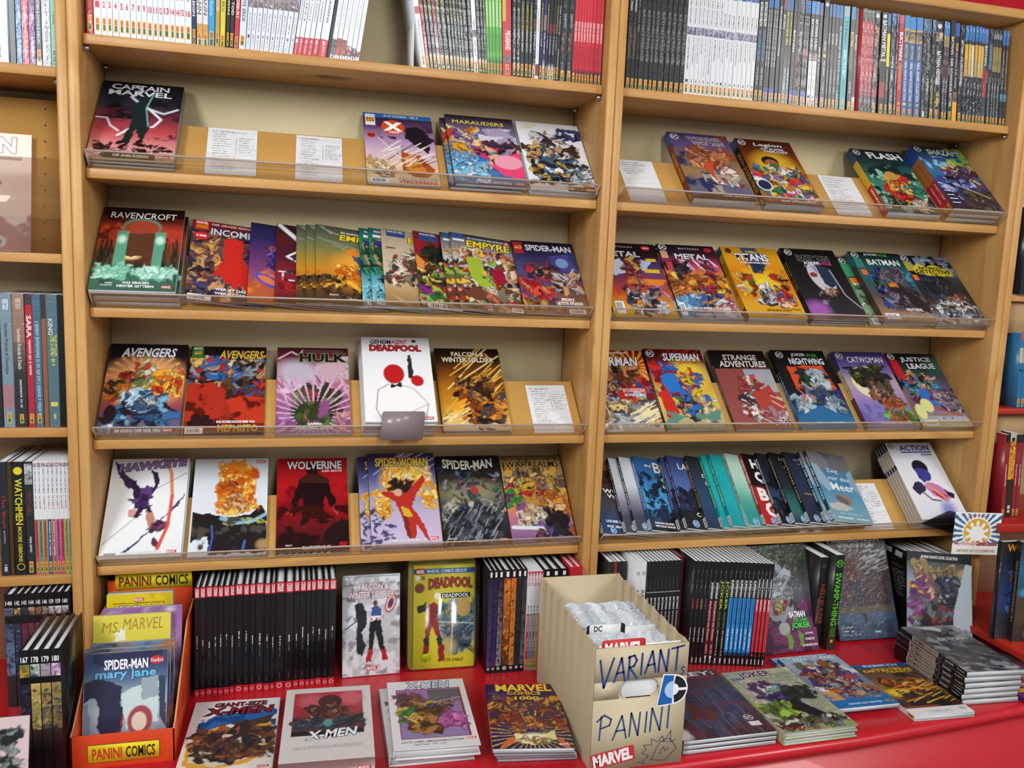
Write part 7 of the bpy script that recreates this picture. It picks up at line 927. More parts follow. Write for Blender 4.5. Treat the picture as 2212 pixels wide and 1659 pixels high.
u0([(-.184, -.176, 'dark wrapped spine at the picture edge, left edge bookcase\'s middle row', '202428', [], 'film'), (-.1745, -.153, 'pale slate wrapped spine, left edge bookcase\'s middle row', '788c98', [('t', 'VERTIGO', .04, .12, 'e8e8e8', .5), ('t', 'Sandman Prelude & Ouverture', .22, .6, '30383c', .3), ('b', .68, .86, '9c7478'), ('p', .03, .11)], 'film'),
 (-.1515, -.1285, 'spine with dusty brown top and black lower half, middle row at left', '2c2e30', [('b', 0, .36, '987868', '8c6c58'), ('b', .36, .6, '6c5c50', '2c2e30'), ('t', 'VERTIGO', .03, .11, 'd8d0c8', .4), ('t', 'Sandman Prelude & Death', .26, .56, 'd0ccc8', .3), ('i', .64, .84, 'a8a8a8', .2), ('p', .03, .1)], 'film'), (-.1275, -.1145, 'wrapped red spine with white capitals, left edge bookcase\'s middle row', 'a82838', [('b', 0, .08, '34383c'), ('t', 'SARA', .16, .32, 'f0e0e0', .7), ('i', .34, .6, 'e0b0b0', .4), ('p', .03, .1)], 'film'),
 (-.1138, -.0985, 'crinkled steel blue spine, left edge bookcase\'s middle row', '486478', [('i', .2, .9, '90a8b8', .5), ('p', .03, .1)], 'film'), (-.097, -.0885, 'thin orange-brown spine, left edge bookcase\'s middle row', '8c5c40', [('b', 0, .18, '2c3438')], 'print'), (-.0875, -.0665, 'broad slate spine with yellow-green capitals, left edge bookcase\'s middle row', '54707c', [('t', 'KING', .18, .3, 'd0d8d4', .4, .35), ('t', 'THE STAND', .3, .46, 'c8cc48', .6, .6), ('i', .48, .54, 'b8bc50', .4), ('u', '1', .81, .84, 'd0cc58', .4), ('i', .9, .95, 'c0c468', .3)], 'film'), (-.066, -.052, 'black book beside the upright, left edge bookcase\'s middle row', '14120f', [], 'print')], 1.237, .282)  # last entry: black block standing in for the shade of an empty gap
u0([(-.191, -.1745, 'black spine with red lettering at the picture edge, lower left', '24282c', [('t', 'The Boys', .28, .58, '982c30', .5), ('i', .6, .7, '8c9094', .2), ('i', .9, .96, 'c8c8c8', .4)], 'film'), (-.1735, -.166, 'dull brown spine beside the black and red one, lower left', '4c3420', [('b', 0, .5, '3c3a1c')], 'print'), (-.164, -.1415, 'broad black spine with huge yellow capitals, lower left', '1a1c1e', [('e', .08, .4, 'd8cc2c'), ('t', 'WATCHMEN', .15, .55, 'd8cc2c', .62), ('t', 'MOORE GIBBONS', .57, .88, 'c8bc2c', .34), ('e', .925, .36, 'd8cc2c'), ('e', .925, .3, '1a1c1e')], 'film'),
 (-.1408, -.125, 'dark spine right of the huge yellow capitals, lower left', '282a2e', [('x', .02, .2, 'c8ccd0 303438 8c9094', 110, 10), ('t', 'FROM HELL', .27, .47, '78303c', .5), ('i', .66, .8, 'b8bcc0', .3), ('p', .02, .12)], 'film')], .910, .252)
cs = ['b84a4c', '6c8468', 'a86c38', '2c5084', 'a85c48', 'b04888', 'c03c4c', '88a838', '8890a8']
xs = [-.124, -.116, -.108, -.099, -.0905, -.082, -.0735, -.0655, -.0575, -.0505]
for i in range(9):
    spine_book('paperback', '%s of nine slim spines white above and coloured below, lower left' % ORD[i], 'book', g, xs[i], xs[i + 1] - .0004, .012, .910, .252, 'dcdfe2', [('x', .01, .05, 'c8a8a0 8c5c58 e8e4e4 7c7c9c', 120 + i, 6), ('i', .06, .11, '8c9094', .5), ('t', 'Y THE LAST MAN', .12, .28, '484c54', .34), ('i', .3, .42, 'a0706c', .3), ('b', .51, 1, cs[i]), ('i', .53, .84, 'e0d8d8' if i in (3, 4) else '3c3034', .3), ('p', .02, .11)])
# pine back board with peg holes and a comic leaning on it
r = thing('peg_board', 'pine board with peg holes standing upright in the left edge bookcase', 'board', None, Matrix.Translation((-.6, .10, 1.6056)))
b = Mb(); b.prism([(0, 0), (.018, 0), (.066, .33), (.048, .33)], 0, -.4, .548); pb = b.obj('panel', 'plank', r)
b = Mb()
for x in (.49, .53):
    for k in range(9):
        zz = .03 + k * .035; yy = zz * .048 / .33 - .0004
        b.add([(x + .0022 * math.cos(a * .7854), yy, zz + .0022 * math.sin(a * .7854)) for a in range(8)], np.array([list(range(8))]))
b.obj('peg_hole', 'dark', pb)
a = math.radians(8.3); up = np.array([0, math.sin(a), math.cos(a)]); nz = np.array([0, -math.cos(a), math.sin(a)])
r = thing('comic_book', 'salmon pink comic with a small skull, leaning in the left edge bookcase', 'comic book', None, frame((-.312, .088, 1.6055), (1, 0, 0), up, nz))
book_parts(r, .18, .252, .005, CV['skull'], None, 'e0c0b0')
b = Mb(); b.box((-.9, .03, 1.6052), (-.05, .0325, 1.80)); o = tag(b.obj('acrylic_pane', 'acrylic', None), 'clear pane in front of the salmon pink comic, left edge bookcase', 'acrylic pane')

# ---- bookcase cut by the right edge
def red_board(label, x0, x1, y0, y1, z, th):
    b = Mb(); b.box((x0, y0, z - th), (x1, y1, z)); return tag(b.obj('red_shelf_board', 'red_board', None, bevel=.002), label, 'shelf board', 'red boards at the right edge')
red_board('narrow red ledge at the right edge under the blue spines', 2.341, 3.3, -.02, .21, 1.278, .016)
red_board('red shelf at the right edge just above the round badge', 2.342, 3.3, -.078, .21, .957, .024)
red_board('low red slab at the right edge above the counter', 2.205, 3.2, -.328, -.03, .700, .018)
b = Mb(); b.box((2.30, -.26, ZT + .0005), (3.1, -.05, .6815)); tag(b.obj('red_riser', 'red_board', None), 'red riser block under the low slab at the right edge', 'riser')
for z0, z1, lab in ((1.262 - .09, 1.262, 'chipboard fascia below the narrow red ledge at the right edge'), (1.49, 1.5785, 'chipboard fascia under the pine shelf at the right edge')):
    b = Mb(); b.box((2.3405, .02, z0), (3.4, .034, z1)); tag(b.obj('chipboard_fascia', 'osb', None), lab, 'fascia', 'chipboard strips at the right edge')
g = 'books in the bookcase cut by the right edge'
for x0, x1, lab, bg, ops, z, h in ((2.372, 2.392, 'violet-black spine on the pine shelf, right edge bookcase', '1c1a28', [('b', 0, .7, '5c548c', '2c2840')], 1.6, .24), (2.394, 2.412, 'black spine with yellow label on the pine shelf, right edge', '141416', [('p', .02, .1)], 1.6, .24),
   (2.4, 2.414, 'left one of two thin red spines above the badge, right edge', '8c2028', [('b', 0, .1, '16161a'), ('i', .36, .62, 'e0b8b0', .3), ('p', .02, .1)], .957, .245), (2.4145, 2.436, 'spine with flame picture between red spines, right edge', '302018', [('b', 0, .12, 'b8b890'), ('x', .1, .55, 'd88c20 f0b830 8c4818 e8a028', 130, 22), ('e', .08, .3, '20242c'), ('i', .86, .95, 'd8d8d8', .5)], .957, .25), (2.437, 2.449, 'red spine right of the flame picture, right edge', '8c2028', [('b', 0, .1, '16161a'), ('i', .36, .62, 'e0b8b0', .3), ('p', .02, .1)], .957, .245), (2.45, 2.462, 'last red spine at the very right picture edge', '8c2028', [('b', 0, .1, '16161a'), ('i', .36, .62, 'e0b8b0', .3), ('p', .02, .1)], .957, .245)):
    spine_book('paperback', lab, 'book', g, x0, x1, -.015, z, h, bg, ops, math.radians(-3) if z < 1 else 0, .08)
for i in range(3):
    spine_book('paperback', '%s of three blue spines with cream bands, right edge' % ORD[i], 'book', g, 2.416 + i * .0135, 2.4285 + i * .0135, -.008, 1.278, .215, '2c6c98', [('b', 0, .1, '985c70'), ('b', .2, .4, 'b8b898'), ('e', .5, .3, '20242c'), ('p', .02, .12)], math.radians(-4), .075)
def face_out(key, x, y, z, wd, h, t, label, lean, yaw=0, grp=None, spine=None, edge='202024', hard=False, mtl='print', nm='comic_book', cat='comic book', res=None):
    """book standing upright with its front cover to the room, leaning back"""
    cy, sy = math.cos(yaw), math.sin(yaw); ex = np.array([cy, sy, 0]); bk = np.array([-sy, cy, 0])
    up = bk * math.sin(lean) + np.array([0, 0, math.cos(lean)]); ez = np.cross(ex, up)
    o = np.array([x, y, z + .0006]) + bk * 0 + np.array([0, 0, t * math.sin(lean)]) * 0 - ez * t
    o[2] = z + .0006
    r = thing(nm, label, cat, grp, frame(o, ex, up, ez)); book_parts(r, wd, h, t, CV[key], spine, edge, hard=hard, mtl=mtl, res=res); return r
face_out('starw', 2.352, .075, 1.278, .15, .21, .012, 'dark art book with a glowing blue streak, right edge bookcase', .1, 0, g)
face_out('pupp', 2.345, .075, .957, .17, .24, .02, 'slate book with large white capitals, right edge behind the red spines', .05, 0, g)
face_out('wow3', 2.20, -.235, .700, .17, .262, .016, 'dark blue book left of the bright blue one on the low red slab', .03, 0, g, mtl='film')
face_out('wow', 2.236, -.255, .700, .17, .268, .018, 'bright blue book with gold title on the low red slab', .02, -.1, g, [('b', 0, 1, '2c2420'), ('i', .2, .8, '8c7848', .4)], '382c24', mtl='film')
face_out('wow2', 2.283, -.292, .700, .17, .258, .018, 'brown-black book with gold title at the right edge on the slab', .02, -.1, g, [('b', 0, 1, '1c1814'), ('i', .2, .8, '8c7848', .4), ('p', .02, .1)], '1c1814', mtl='film')

# ------------------------------------------------------------------ on the red counter
def flat(key, x, y, z, wd, h, t, yaw, label, grp=None, spine=None, edge='202024', hard=False, mtl='print', root=None, nm='comic_book', cat='comic book'):
    c, s = math.cos(yaw), math.sin(yaw)
    fr = frame((x, y, z + .0005), (c, s, 0), (-s, c, 0), (0, 0, 1))
    if root is not None: return copy_thing(root, fr, label, grp)
    r = thing(nm, label, cat, grp, fr); book_parts(r, wd, h, t, CV[key], spine, edge, hard=hard, mtl=mtl); return r
R = math.radians
flat('giant', .204, -.378, ZT, .178, .268, .016, R(-2.2), 'large white book with a blue and orange picture, flat beside the orange display', 'flat books on the counter', None, 'dcdcdc', True)
# slipcase box
r = thing('slipcase', 'grey-white slipcase with a dark red picture, flat on the counter', 'slipcase', 'flat books on the counter', frame((.394, -.447, ZT), (math.cos(R(-2.6)), math.sin(R(-2.6)), 0), (-math.sin(R(-2.6)), math.cos(R(-2.6)), 0), (0, 0, 1)))
mb = Mb(); mb.box((0, .0, 0), (.177, .277, .0598), hx('cfcdca')); picture(mb, [p for p in CV['xbox'] if p[0] not in ('M', 'Z', 'W', 'L')], (0, 0, .0598), (1, 0, 0), (0, 1, 0), .177, .277, .0001)
decorate(mb, [('M', .82, .25, .14), ('Z', .66, .3, .8, .48), ('W', .28, .3, .62, .6, 3, '6c6864', 5), ('T', 'MARVEL UND PANINI', .06, .34, .26, .48, '48484c')], (0, 0, 0), (1, 0, 0), (0, 0, 1), .177, .0598, .0002)
mb.obj('case', 'print', r, bevel=.0008)
mb = Mb(); mb.add([(-.0002, .095, .02), (-.0002, .13, .02), (-.0002, .1125, .045)], np.array([[0, 2, 1]]), hx('f0f0ee')); mb.obj('thumb_notch', 'matte', r)
g = 'flat books on the counter'
x0 = flat('xhc', .603, -.402, ZT, .172, .272, .022, R(-1.2), 'white hardcover lying under its shifted twin, right of the slipcase', g, [('b', 0, 1, 'd4d4d4'), ('i', .3, .7, '8c98a4', .3)], 'd8d8d8', True)
flat('xhc', .610, -.418, ZT + .0226, .172, .272, .022, R(-3), 'white hardcover with a violet framed picture, uppermost of two beside the slipcase', g, root=x0)
for i in range(4):
    t = .0105; lab = 'dark blue comic with yellow lettering and a glowing open book, topmost beside the big box' if i == 3 else '%s copy from below under the yellow-lettered dark blue comic' % ORD[i]
    fx, fy, yw = [(.818, -.424, -7), (.814, -.43, -7.5), (.807, -.438, -8.5), (.802, -.444, -9.2)][i]
    x0 = flat('mc1000', fx, fy, ZT + i * (t + .0003), .163, .258, t, R(yw), lab, g, [('b', 0, 1, 'c8c4c8'), ('b', 0, .3, '28204c')], '241c48') if i == 0 else flat('mc1000', fx, fy, ZT + i * (t + .0003), .163, .258, t, R(yw), lab, g, root=x0)
for i in range(3):
    lab = 'large dark violet wrapped book right of the big box, topmost of three' if i == 2 else '%s copy from below under the large dark violet wrapped book' % ORD[i]
    x1 = flat('harleybl', 1.2, -.470 + .001 * i, ZT + i * .0098, .218, .282, .0094, R(.4), lab, g, None, '3c3438', mtl='film') if i == 0 else flat('harleybl', 1.2 + .001 * i, -.470 + .001 * i, ZT + i * .0098, .218, .282, .0094, R(.4), lab, g, root=x1)
for i in range(2):
    lab = 'pale green hardcover with a violet and black figure, upper of two' if i else 'pale green hardcover beneath its twin, right of the dark violet book'
    x2 = flat('jokerf', 1.431, -.478, ZT, .182, .272, .0145, R(.8), lab, g, [('b', 0, 1, 'b4b890'), ('i', .3, .7, '48483c', .3)], 'b8bc98', True) if i == 0 else flat('jokerf', 1.430, -.480, ZT + .0151, .182, .272, .0145, R(.8), lab, g, root=x2)
tsp = [('b', 0, 1, '1c5c9c'), ('b', .12, .24, 'c8a868'), ('t', 'MEGABAND', .38, .6, 'd0e4f4', .5), ('u', '3', .86, .9, 'd8ecf8', .3), ('p', .02, .08)]
x3 = flat('teen', 1.620, -.372, ZT, .164, .250, .0005 + .010, R(1), 'blue-edged comic lower of two, showing its back corner behind the upper one', g, tsp, '1c64a4')
flat('teen', 1.619, -.397, ZT + .0108, .164, .252, .0118, R(-.5), 'blue-edged comic with a crowd of bright figures, upper of two', g, root=x3)
flat('detcom', 1.788, -.444, ZT, .158, .246, .0125, R(-2.4), 'comic with yellow capitals and a white foot, flat left of the black and cream stack', g, [('b', 0, 1, 'dcdcdc'), ('b', 0, .2, '1c5c98'), ('p', .02, .1)], 'e4e4e4')
bsp = [('b', 0, .22, '141416'), ('b', .2, .64, 'b4a898'), ('t', 'BATMAN', .23, .4, '141416', .62), ('t', 'DER WEISSE RITTER', .42, .58, '3c3834', .4), ('x', .6, .68, '141416 b4a898 3c3834', 140, 8), ('b', .66, 1, '141416'), ('t', 'SEAN MURPHY', .7, .82, 'b8b4b0', .5), ('i', .87, .96, 'a8a4a0', .3)]
for i in range(6):
    lab = 'grey comic topmost of the six-high black and cream spined stack' if i == 5 else '%s book from below in the six-high black and cream spined stack' % ORD[i]
    fx, fy, yw = 1.955 + [.0, -.002, .001, .003, .002, .006][i], -.402 + [0, .002, -.001, .0, .003, .002][i], [-3, -3.4, -2.6, -3, -3.8, -4.5][i]
    x4 = flat('bwk', fx, fy, ZT + i * .0138, .155, .252, .0134, R(yw), lab, g, bsp, '2c2e30') if i == 0 else flat('bwk', fx, fy, ZT + i * .0138, .155, .252, .0134, R(yw), lab, g, root=x4)
CV['plum'] = [('G', '8c5058', '9c6468', '845060', '6c3c50', '5c2c5c'), ('C', 0, 0, 1, .8, 24, .16, '8c3c48 b08c80 5c2c3c c8b8a0', 480), ('B', '682878', 0, .86, 1, 1), ('Q', 'd0a038', .02, .8, .4, .88)]
flat('plum', 2.118, -.420, ZT, .16, .235, .012, R(-6), 'thin plum book with purple foot at the right edge, partly under the slab', g, [('b', 0, 1, '4c2058'), ('b', .6, .9, 'c89838')], '682878')

# rows of hardcovers standing on the counter
HX = [0.205, 0.217, 0.23, 0.245, 0.257, 0.269, 0.283, 0.294, 0.313, 0.327, 0.341, 0.36, 0.375, 0.386, 0.408, 0.428, 0.442, 0.457, 0.468, 0.48, 0.497, 0.511, 0.528]
HX = [.205 + (x - .205) * .955 for x in HX]
rm = random.Random(8)
for i in range(22):
    a = rm.uniform(.42, .5); ln = rm.uniform(.08, .2)
    ops = [('b', 0, .095, 'bc2834'), ('t', 'MARVEL', .012, .085, 'f4f0f0', .6) if 0 else ('b', .014, .084, 'e8e4e4', 'e8e4e4', .2, .8), ('t', 'MARVEL', .018, .08, 'b8242e', .46), ('i', a, a + ln * .6, 'c8c8cc', .2), ('i', a + ln * .7, a + ln * 1.3, '585860', .16), ('i', .84, .9, '505058', .12), ('b', .925, 1, 'b4202c'), ('e', .962, .3, 'd8b0b0'), ('e', .962, .2, 'b4202c')]
    spine_book('hardcover_book', '%s from the left of the red-topped black hardcovers by the orange display' % ORD[i], 'book', 'black hardcovers with red heads on the counter', HX[i], HX[i + 1] - .0004, -.056 + .0004 * i + rm.uniform(-.003, .003), ZT, .258, '131317', ops, R(.6), .172, None, True, 'film' if i in (1, 6, 10, 14, 21) else 'print')
face_out('pock', .532, -.022, ZT, .137, .236, .009, 'silver-grey book with red title and two dark figures, standing by the black hardcovers', R(9), R(.8), 'small books standing on the counter', None, 'b8b8bc')
face_out('pock', .534, -.010, ZT, .137, .236, .009, 'silver-grey copy standing behind the one with two dark figures', R(9), R(.8), 'small books standing on the counter', None, 'b8b8bc', res=12)
# collector's tin in a plastic bag with a yellow price sticker
cy, sy = math.cos(R(-1.5)), math.sin(R(-1.5)); bk = np.array([-sy, cy, 0]); ex = np.array([cy, sy, 0]); up = bk * math.sin(R(8)) + np.array([0, 0, math.cos(R(8))])
r = thing('collector_tin', 'yellow boxed comic in a gold tin and clear bag with neon price sticker', 'tin box', None, frame(np.array([.69, -.008, ZT + .0006]), ex, up, np.cross(ex, up)))
def rrect(x0, y0, x1, y1, rad, n=5):
    P = []
    for cx, cy_, a0 in ((x1 - rad, y0 + rad, -90), (x1 - rad, y1 - rad, 0), (x0 + rad, y1 - rad, 90), (x0 + rad, y0 + rad, 180)):
        for k in range(n + 1): a = R(a0 + 90 * k / n); P.append((cx + rad * math.cos(a), cy_ + rad * math.sin(a)))
    return P
mb = Mb(); mb.prism(rrect(0, 0, .166, .272, .014), 2, -.036, .0, hx('a09440')); mb.prism(rrect(-.001, -.0005, .167, .273, .014), 2, -.006, .001, hx('b0a244')); mb.prism(rrect(-.0012, .03, .003, .2, .001), 2, -.034, -.006, hx('b04c34'))
mb.obj('tin_body', 'print', r, bevel=.001)
mb = Mb(); mb.box((.012, .002, .001), (.163, .256, .0042), hx('d8c838')); picture(mb, CV['tin'], (.012, .002, .0042), (1, 0, 0), (0, 1, 0), .151, .254, .0001); mb.obj('comic_panel', 'print', r)
mb = Mb(); mb.prism(rrect(.031, .022, .056, .039, .003), 2, .0044, .0054, hx('d8ec20')); decorate(mb, [('W', .1, .25, .9, .8, 2, '3c4410', 4)], (.031, .022, .0054), (1, 0, 0), (0, 1, 0), .025, .017, .0002); mb.obj('price_sticker', 'matte', r)
b = Mb(); P = [(-.010, -.0003, .008), (.174, -.0003, .008), (.176, .25, .008), (.17, .268, .001), (-.004, .2685, .0), (-.013, .25, .006)]
Q = [(-.010, -.0003, -.039), (.174, -.0003, -.039), (.176, .25, -.039), (.17, .264, -.039), (-.004, .264, -.039), (-.013, .25, -.039)]
b.add(P + Q, [np.array([[0, 1, 2, 5]]), np.array([[5, 2, 3, 4]]), np.array([[i, (i + 1) % 6, 6 + (i + 1) % 6, 6 + i] for i in range(6)])]); b.obj('clear_bag', 'bag', r)
# hardcovers right of the tin
mx = [.874, .886, .898, .912, .930, .944, .958, .970]
pal = ['1c1830 38306c 14121c 503c7c', '1c1830 38306c 14121c 3c3060', '14121c 382c50 201c28 8c8090', 'd07028 e89838 8c4420 a83c24 38281c', 'c85c24 e0902c 5c2c1c 2c2018 b88838', '1c1c20 38343c 141416 2c2c34', '2c2028 48343c 141416 5c6468']
for i in range(7):
    spine_book('hardcover_book', '%s of seven picture-spined hardcovers right of the yellow tin' % ORD[i], 'book', 'picture-spined hardcovers on the counter', mx[i], mx[i + 1] - .0003, -.058, ZT, .262, '121214', [('x', .08, .93, pal[i], 150 + i, 34), ('b', 0, .08, '121214'), ('b', .015, .065, 'e0d8d8', 'e0d8d8', .3, .7), ('b', .93, 1, '121214'), ('e', .955, .3, 'a8a8a8')], 0, .172, None, True)
sc = ['b82c34', '6c7484', '6c7484', 'b88c2c', 'b0642c']
for i in range(5):
    spine_book('paperback', '%s of five white and coloured spines beside the big box' % ORD[i], 'book', 'slim spines beside the big box', .9712 + i * .0077, .9784 + i * .0077, -.06, ZT, .256, 'd8d8dc', [('b', 0, .02, 'c03038'), ('t', 'MARVEL', .02, .15, 'b83c44', .7), ('i', .34, .42, '8c5c54', .4), ('b', .42, 1, sc[i]), ('t', 'SEASON ONE', .44, .6, 'e8d8d0', .4), ('i', .66, .8, 'd8c8c0', .3), ('p', .02, .12)], 0, .17)
for i in range(3): spine_book('hardcover_book', '%s of three black hardcovers hidden to their tops behind the big box' % ORD[i], 'book', 'hardcovers behind the big box', 1.012 + i * .021, 1.0315 + i * .021, -.06, ZT, .259, '141416', [('b', .02, .06, 'e0d8d8', 'e0d8d8', .3, .7)], 0, .172, None, True)
for i in range(2): spine_book('hardcover_book', '%s of two red hardcovers behind the big box' % ('left one', 'right one')[i], 'book', 'hardcovers behind the big box', 1.082 + i * .0165, 1.098 + i * .0165, -.05, ZT, .258, 'b42830', [], 0, .172, None, True)
dks = [(1.2, 1.214, 'dark brown-green book, first right of the middle uprights on the counter', '24261c', []), (1.2145, 1.222, 'thin red spine among dark books behind the big box', '8c2428', []), (1.223, 1.236, 'wrapped black spine behind the big box\'s right rim', '1c1e22', []), (1.237, 1.249, 'second wrapped black spine behind the big box\'s right rim', '1e2024', [])]
for a, b_, lab, c, o in dks: spine_book('paperback', lab, 'book', 'dark books right of the middle uprights', a, b_, -.02, ZT, .255, c, o, R(-1), .17, mtl='film')
for i in range(2):
    spine_book('hardcover_book', '%s white spine with thin grey capitals behind the big box' % ('left', 'right')[i], 'book', 'white hardcovers behind the big box', 1.251 + i * .0148, 1.2648 + i * .0148, -.064, ZT, .268, 'd4d6da', [('e', .12, .36, 'd4d6da'), ('t', 'DC', .1, .135, '34383c', .6), ('t', 'BATMAN NOIR', .28, .74, '60646a', .62)], 0, .17, None, True)
for i in range(9):
    spine_book('paperback', '%s of nine black spines with white capitals beside the red one' % ORD[i], 'book', 'black spines behind the big box', 1.2815 + i * .0104, 1.2912 + i * .0104, -.066, ZT, .268, '17191c', [('b', .3, .31, '8c9094'), ('t', 'BATMAN', .36, .48, 'e0e0e0', .5), ('t', 'DIE RÜCKKEHR DES DUNKLEN RITTERS', .5, .9, 'd0d0d0', .4)], 0, .17, mtl='film')
spine_book('hardcover_book', 'dark red spine between the two groups of black spines', 'book', 'black spines behind the big box', 1.376, 1.3885, -.05, ZT, .270, '5c141c', [('i', .4, .7, '7c3038', .3)], 0, .17, None, True)
KX = [1.3895, 1.3995, 1.4105, 1.4205, 1.4315, 1.443, 1.4555, 1.4685, 1.4815, 1.4935, 1.5045, 1.5155, 1.5255, 1.5365, 1.548, 1.557, 1.566]
lb = ['film-wrapped black spines with a small bright word', 'black spines with dusty red lower halves', 'black spines with yellow-green capitals', 'spines black above and bright blue below', 'spines black above and bright red below']
cnts = [4, 2, 2, 6, 4]; i = 0
KX += [1.5755, 1.5855]
for gi, n in enumerate(cnts):
    for k in range(n):
        o = [[('t', 'HARLEEN', .36, .46, ['b82c4c', 'b82c4c', '8ca048', '6c3c88'][k % 4], .46), ('t', 'STJEPAN ŠEJIĆ', .64, .78, 'd8d8d8', .46)], [('t', 'JOKER/HARLEY', .2, .36, 'f0f0f0', .66), ('b', .37, .9, '6c2028'), ('t', 'Psychogramm des Grauens', .38, .76, 'e0c8c8', .5), ('i', .8, .88, 'c89898', .4), ('u', '1', .91, .93, 'e0e0e0', .3)],
             [('t', 'JOKER', .18, .46, 'a8b838', .7), ('t', 'KILLER SMILE', .48, .64, '586c34', .46), ('i', .66, .92, 'a8a8a8', .3)], [('t', 'SUPERMAN', .17, .33, 'f0f0f0', .56), ('b', .34, .87, '2c84cc'), ('t', 'DAS ERSTE JAHR', .35, .6, '143c6c', .46), ('i', .64, .84, 'd8ecf8', .3), ('b', .87, .9, '1c3c5c')], [('t', 'WONDER WOMAN', .15, .33, 'e8e8e8', .46), ('b', .34, .86, 'c4303c'), ('t', 'DEAD EARTH', .35, .46, 'f4e0e0', .5), ('i', .5, .82, '8c2028', .16), ('u', '1244'[k % 4], .875, .9, 'd04048', .3)]][gi]
        spine_book('paperback', '%s of %s %s' % (ORD[k], NUMW[n], lb[gi]), 'book', 'oversized black-backed spines on the counter', KX[i], KX[i + 1] - .0003, -.094 - .0028 * i, ZT, .274, '141518', [('b', 0, 1, '141518')] + o + [('b', .93, .98, 'c8c8c8', 'c8c8c8', .35, .65)], R(1.6), .18, mtl='film'); i += 1
face_out('jok3', 1.598, -.092, ZT, .188, .282, .012, 'wrapped purple and grey book with green lettering, leaning below the novels', R(21), R(2), 'books leaning at the back of the counter', None, '241c24', mtl='film')
spine_book('hardcover_book', 'thick black book with thin red-orange lettering, left of the green-lettered spine', 'book', 'books leaning at the back of the counter', 1.776, 1.803, -.064, ZT, .254, '1c1a1c', [('e', .1, .26, '303a44'), ('t', 'HELLBLAZER', .3, .74, '8c3424', .5, .6), ('t', 'VON GARTH ENNIS', .45, .72, '787474', .2, .2), ('i', .88, .94, '8c8c8c', .3), ('p', .02, .06)], R(1.2), .17)
spine_book('hardcover_book', 'black spine with big bright green lettering at the back of the counter', 'book', 'books leaning at the back of the counter', 1.808, 1.834, -.084, ZT, .266, '18201a', [('b', 0, 1, '18201a', '2c2620'), ('e', .09, .42, '58b838'), ('e', .09, .34, '18201a'), ('t', 'DC', .07, .11, '58b838', .5), ('t', 'SWAMP-THING', .19, .74, '58c030', .66), ('t', 'VON ALAN MOORE', .76, .86, '3c8c30', .6), ('u', '1', .89, .92, 'c8a040', .2)], R(1.2), .17)
face_out('engel', 1.876, -.05, ZT, .188, .280, .014, 'wrapped book with a man before a brick wall, leaning beside the green spine', R(23), R(-1.5), 'books leaning at the back of the counter', None, '34343c', True, 'film')
for i in range(6):
    c, o = [('131315', []), ('18181a', []), ('1c1c20', []), ('8c1c24', []), ('701820', []), ('141416', [])][i]; t = [.016, .018, .018, .03, .024, .03][i]; xx = 2.118 + sum([.016, .018, .018, .03, .024, .03][:i])
    spine_book('paperback', '%s of six dark books with yellow spine heads under the badge' % ORD[i], 'book', 'books under the badge', xx, xx + t - .0006, -.03, ZT, .228, c, [('b', 0, .07, 'c8b828', 'c8b828', .1, .9), ('i', .01, .06, '2c2814', .5)], 0, .15)
mb = Mb(); r0 = [o for o in bpy.data.objects if o.get('label', '').startswith('first of six dark books')][0]
picture(mb, CV['blackback'], (.15, 0, -.0001), (-1, 0, 0), (0, 1, 0), .149, .228, .0001, 40); mb.obj('back_cover', 'print', r0)
face_out('bgnc', 2.046, -.105, ZT, .17, .258, .012, 'grey book crowded with figures, leaning behind the black and cream stack', R(17), R(-22), 'books leaning at the back of the counter', None, '181a1c', True)

# numbered hardcovers at the lower left
pn = ['2c3c50 48688c 24283c 6c8cb0', '2c3c50 587ca0 343c5c 1c2030', '6c2830 3c4c68 8c3840 24283c', '7c3440 34405c 2c2c40', '8c3c44 30384c 584048', '8c7068 3c3c50 28283c', '4c4450 2c2c38 88706c', '2c2830 48404c 1c1c24', '201c24 34303c 141418']
nn = ['140', '142', '143', '144', '145', '146', '159', '159', '160']; lx = [-.176, -.158, -.1445, -.131, -.117, -.1045, -.0915, -.079, -.0655, -.0515]
for i in range(9):
    lab = 'black spine numbered %s in the lower left row' % nn[i] if nn[i] != '159' else '%s of two black spines numbered 159, lower left row' % ('left', 'right')[i - 6]
    spine_book('hardcover_book', lab, 'book', 'numbered hardcovers at the lower left', lx[i], lx[i + 1] - .0004, -.03, ZT, .254, '121216', [('x', .26, .72, pn[i], 170 + i, 26), ('t', nn[i], .07, .08, 'e0e0e0', .3) if 0 else ('u', nn[i], .06, .095, 'd8d8d8', .7), ('x', .12, .19, ['788090 3c4450', 'c8a860 2c2820', '3c3c48 18181c', 'b89878 3c2c24', '98604c 482c24', 'a09080 483c38', 'd8d8d8 18181c 7c2028', 'd8d8d8 2c2c30', 'c8c8c8 202024'][i], 190 + i, 5), ('b', .72, .95, '28222c', '141418')], 0, .172, None, True)
x2 = [-.0625, -.045, -.028, -.0105, .0065]
for i in range(4):
    spine_book('hardcover_book', 'black spine numbered %s in the front lower left row' % ['167', '178', '179', '180'][i], 'book', 'numbered hardcovers at the lower left', x2[i], x2[i + 1] - .0005, -.325, ZT, .258, '121216', [('x', .25, .62, ['2c2838 48405c 1c1a24', 'c8b060 8c7838 d8c880 584c38', 'a89050 5c5860 c0a860 383840', '98844c 484c58 343844 706840'][i], 200 + i, 22), ('b', .6, .75, '3c3028', '18161c'), ('u', ['167', '178', '179', '180'][i], .05, .09, 'e0e0e0', .7), ('x', .105, .2, ['607838 c88c38', 'c8d8d0 1c3c34', 'b0a8b0 8c8490', '8c4c9c 5c6cb0 e0c8d8'][i], 210 + i, 6)], 0, .165, None, True)
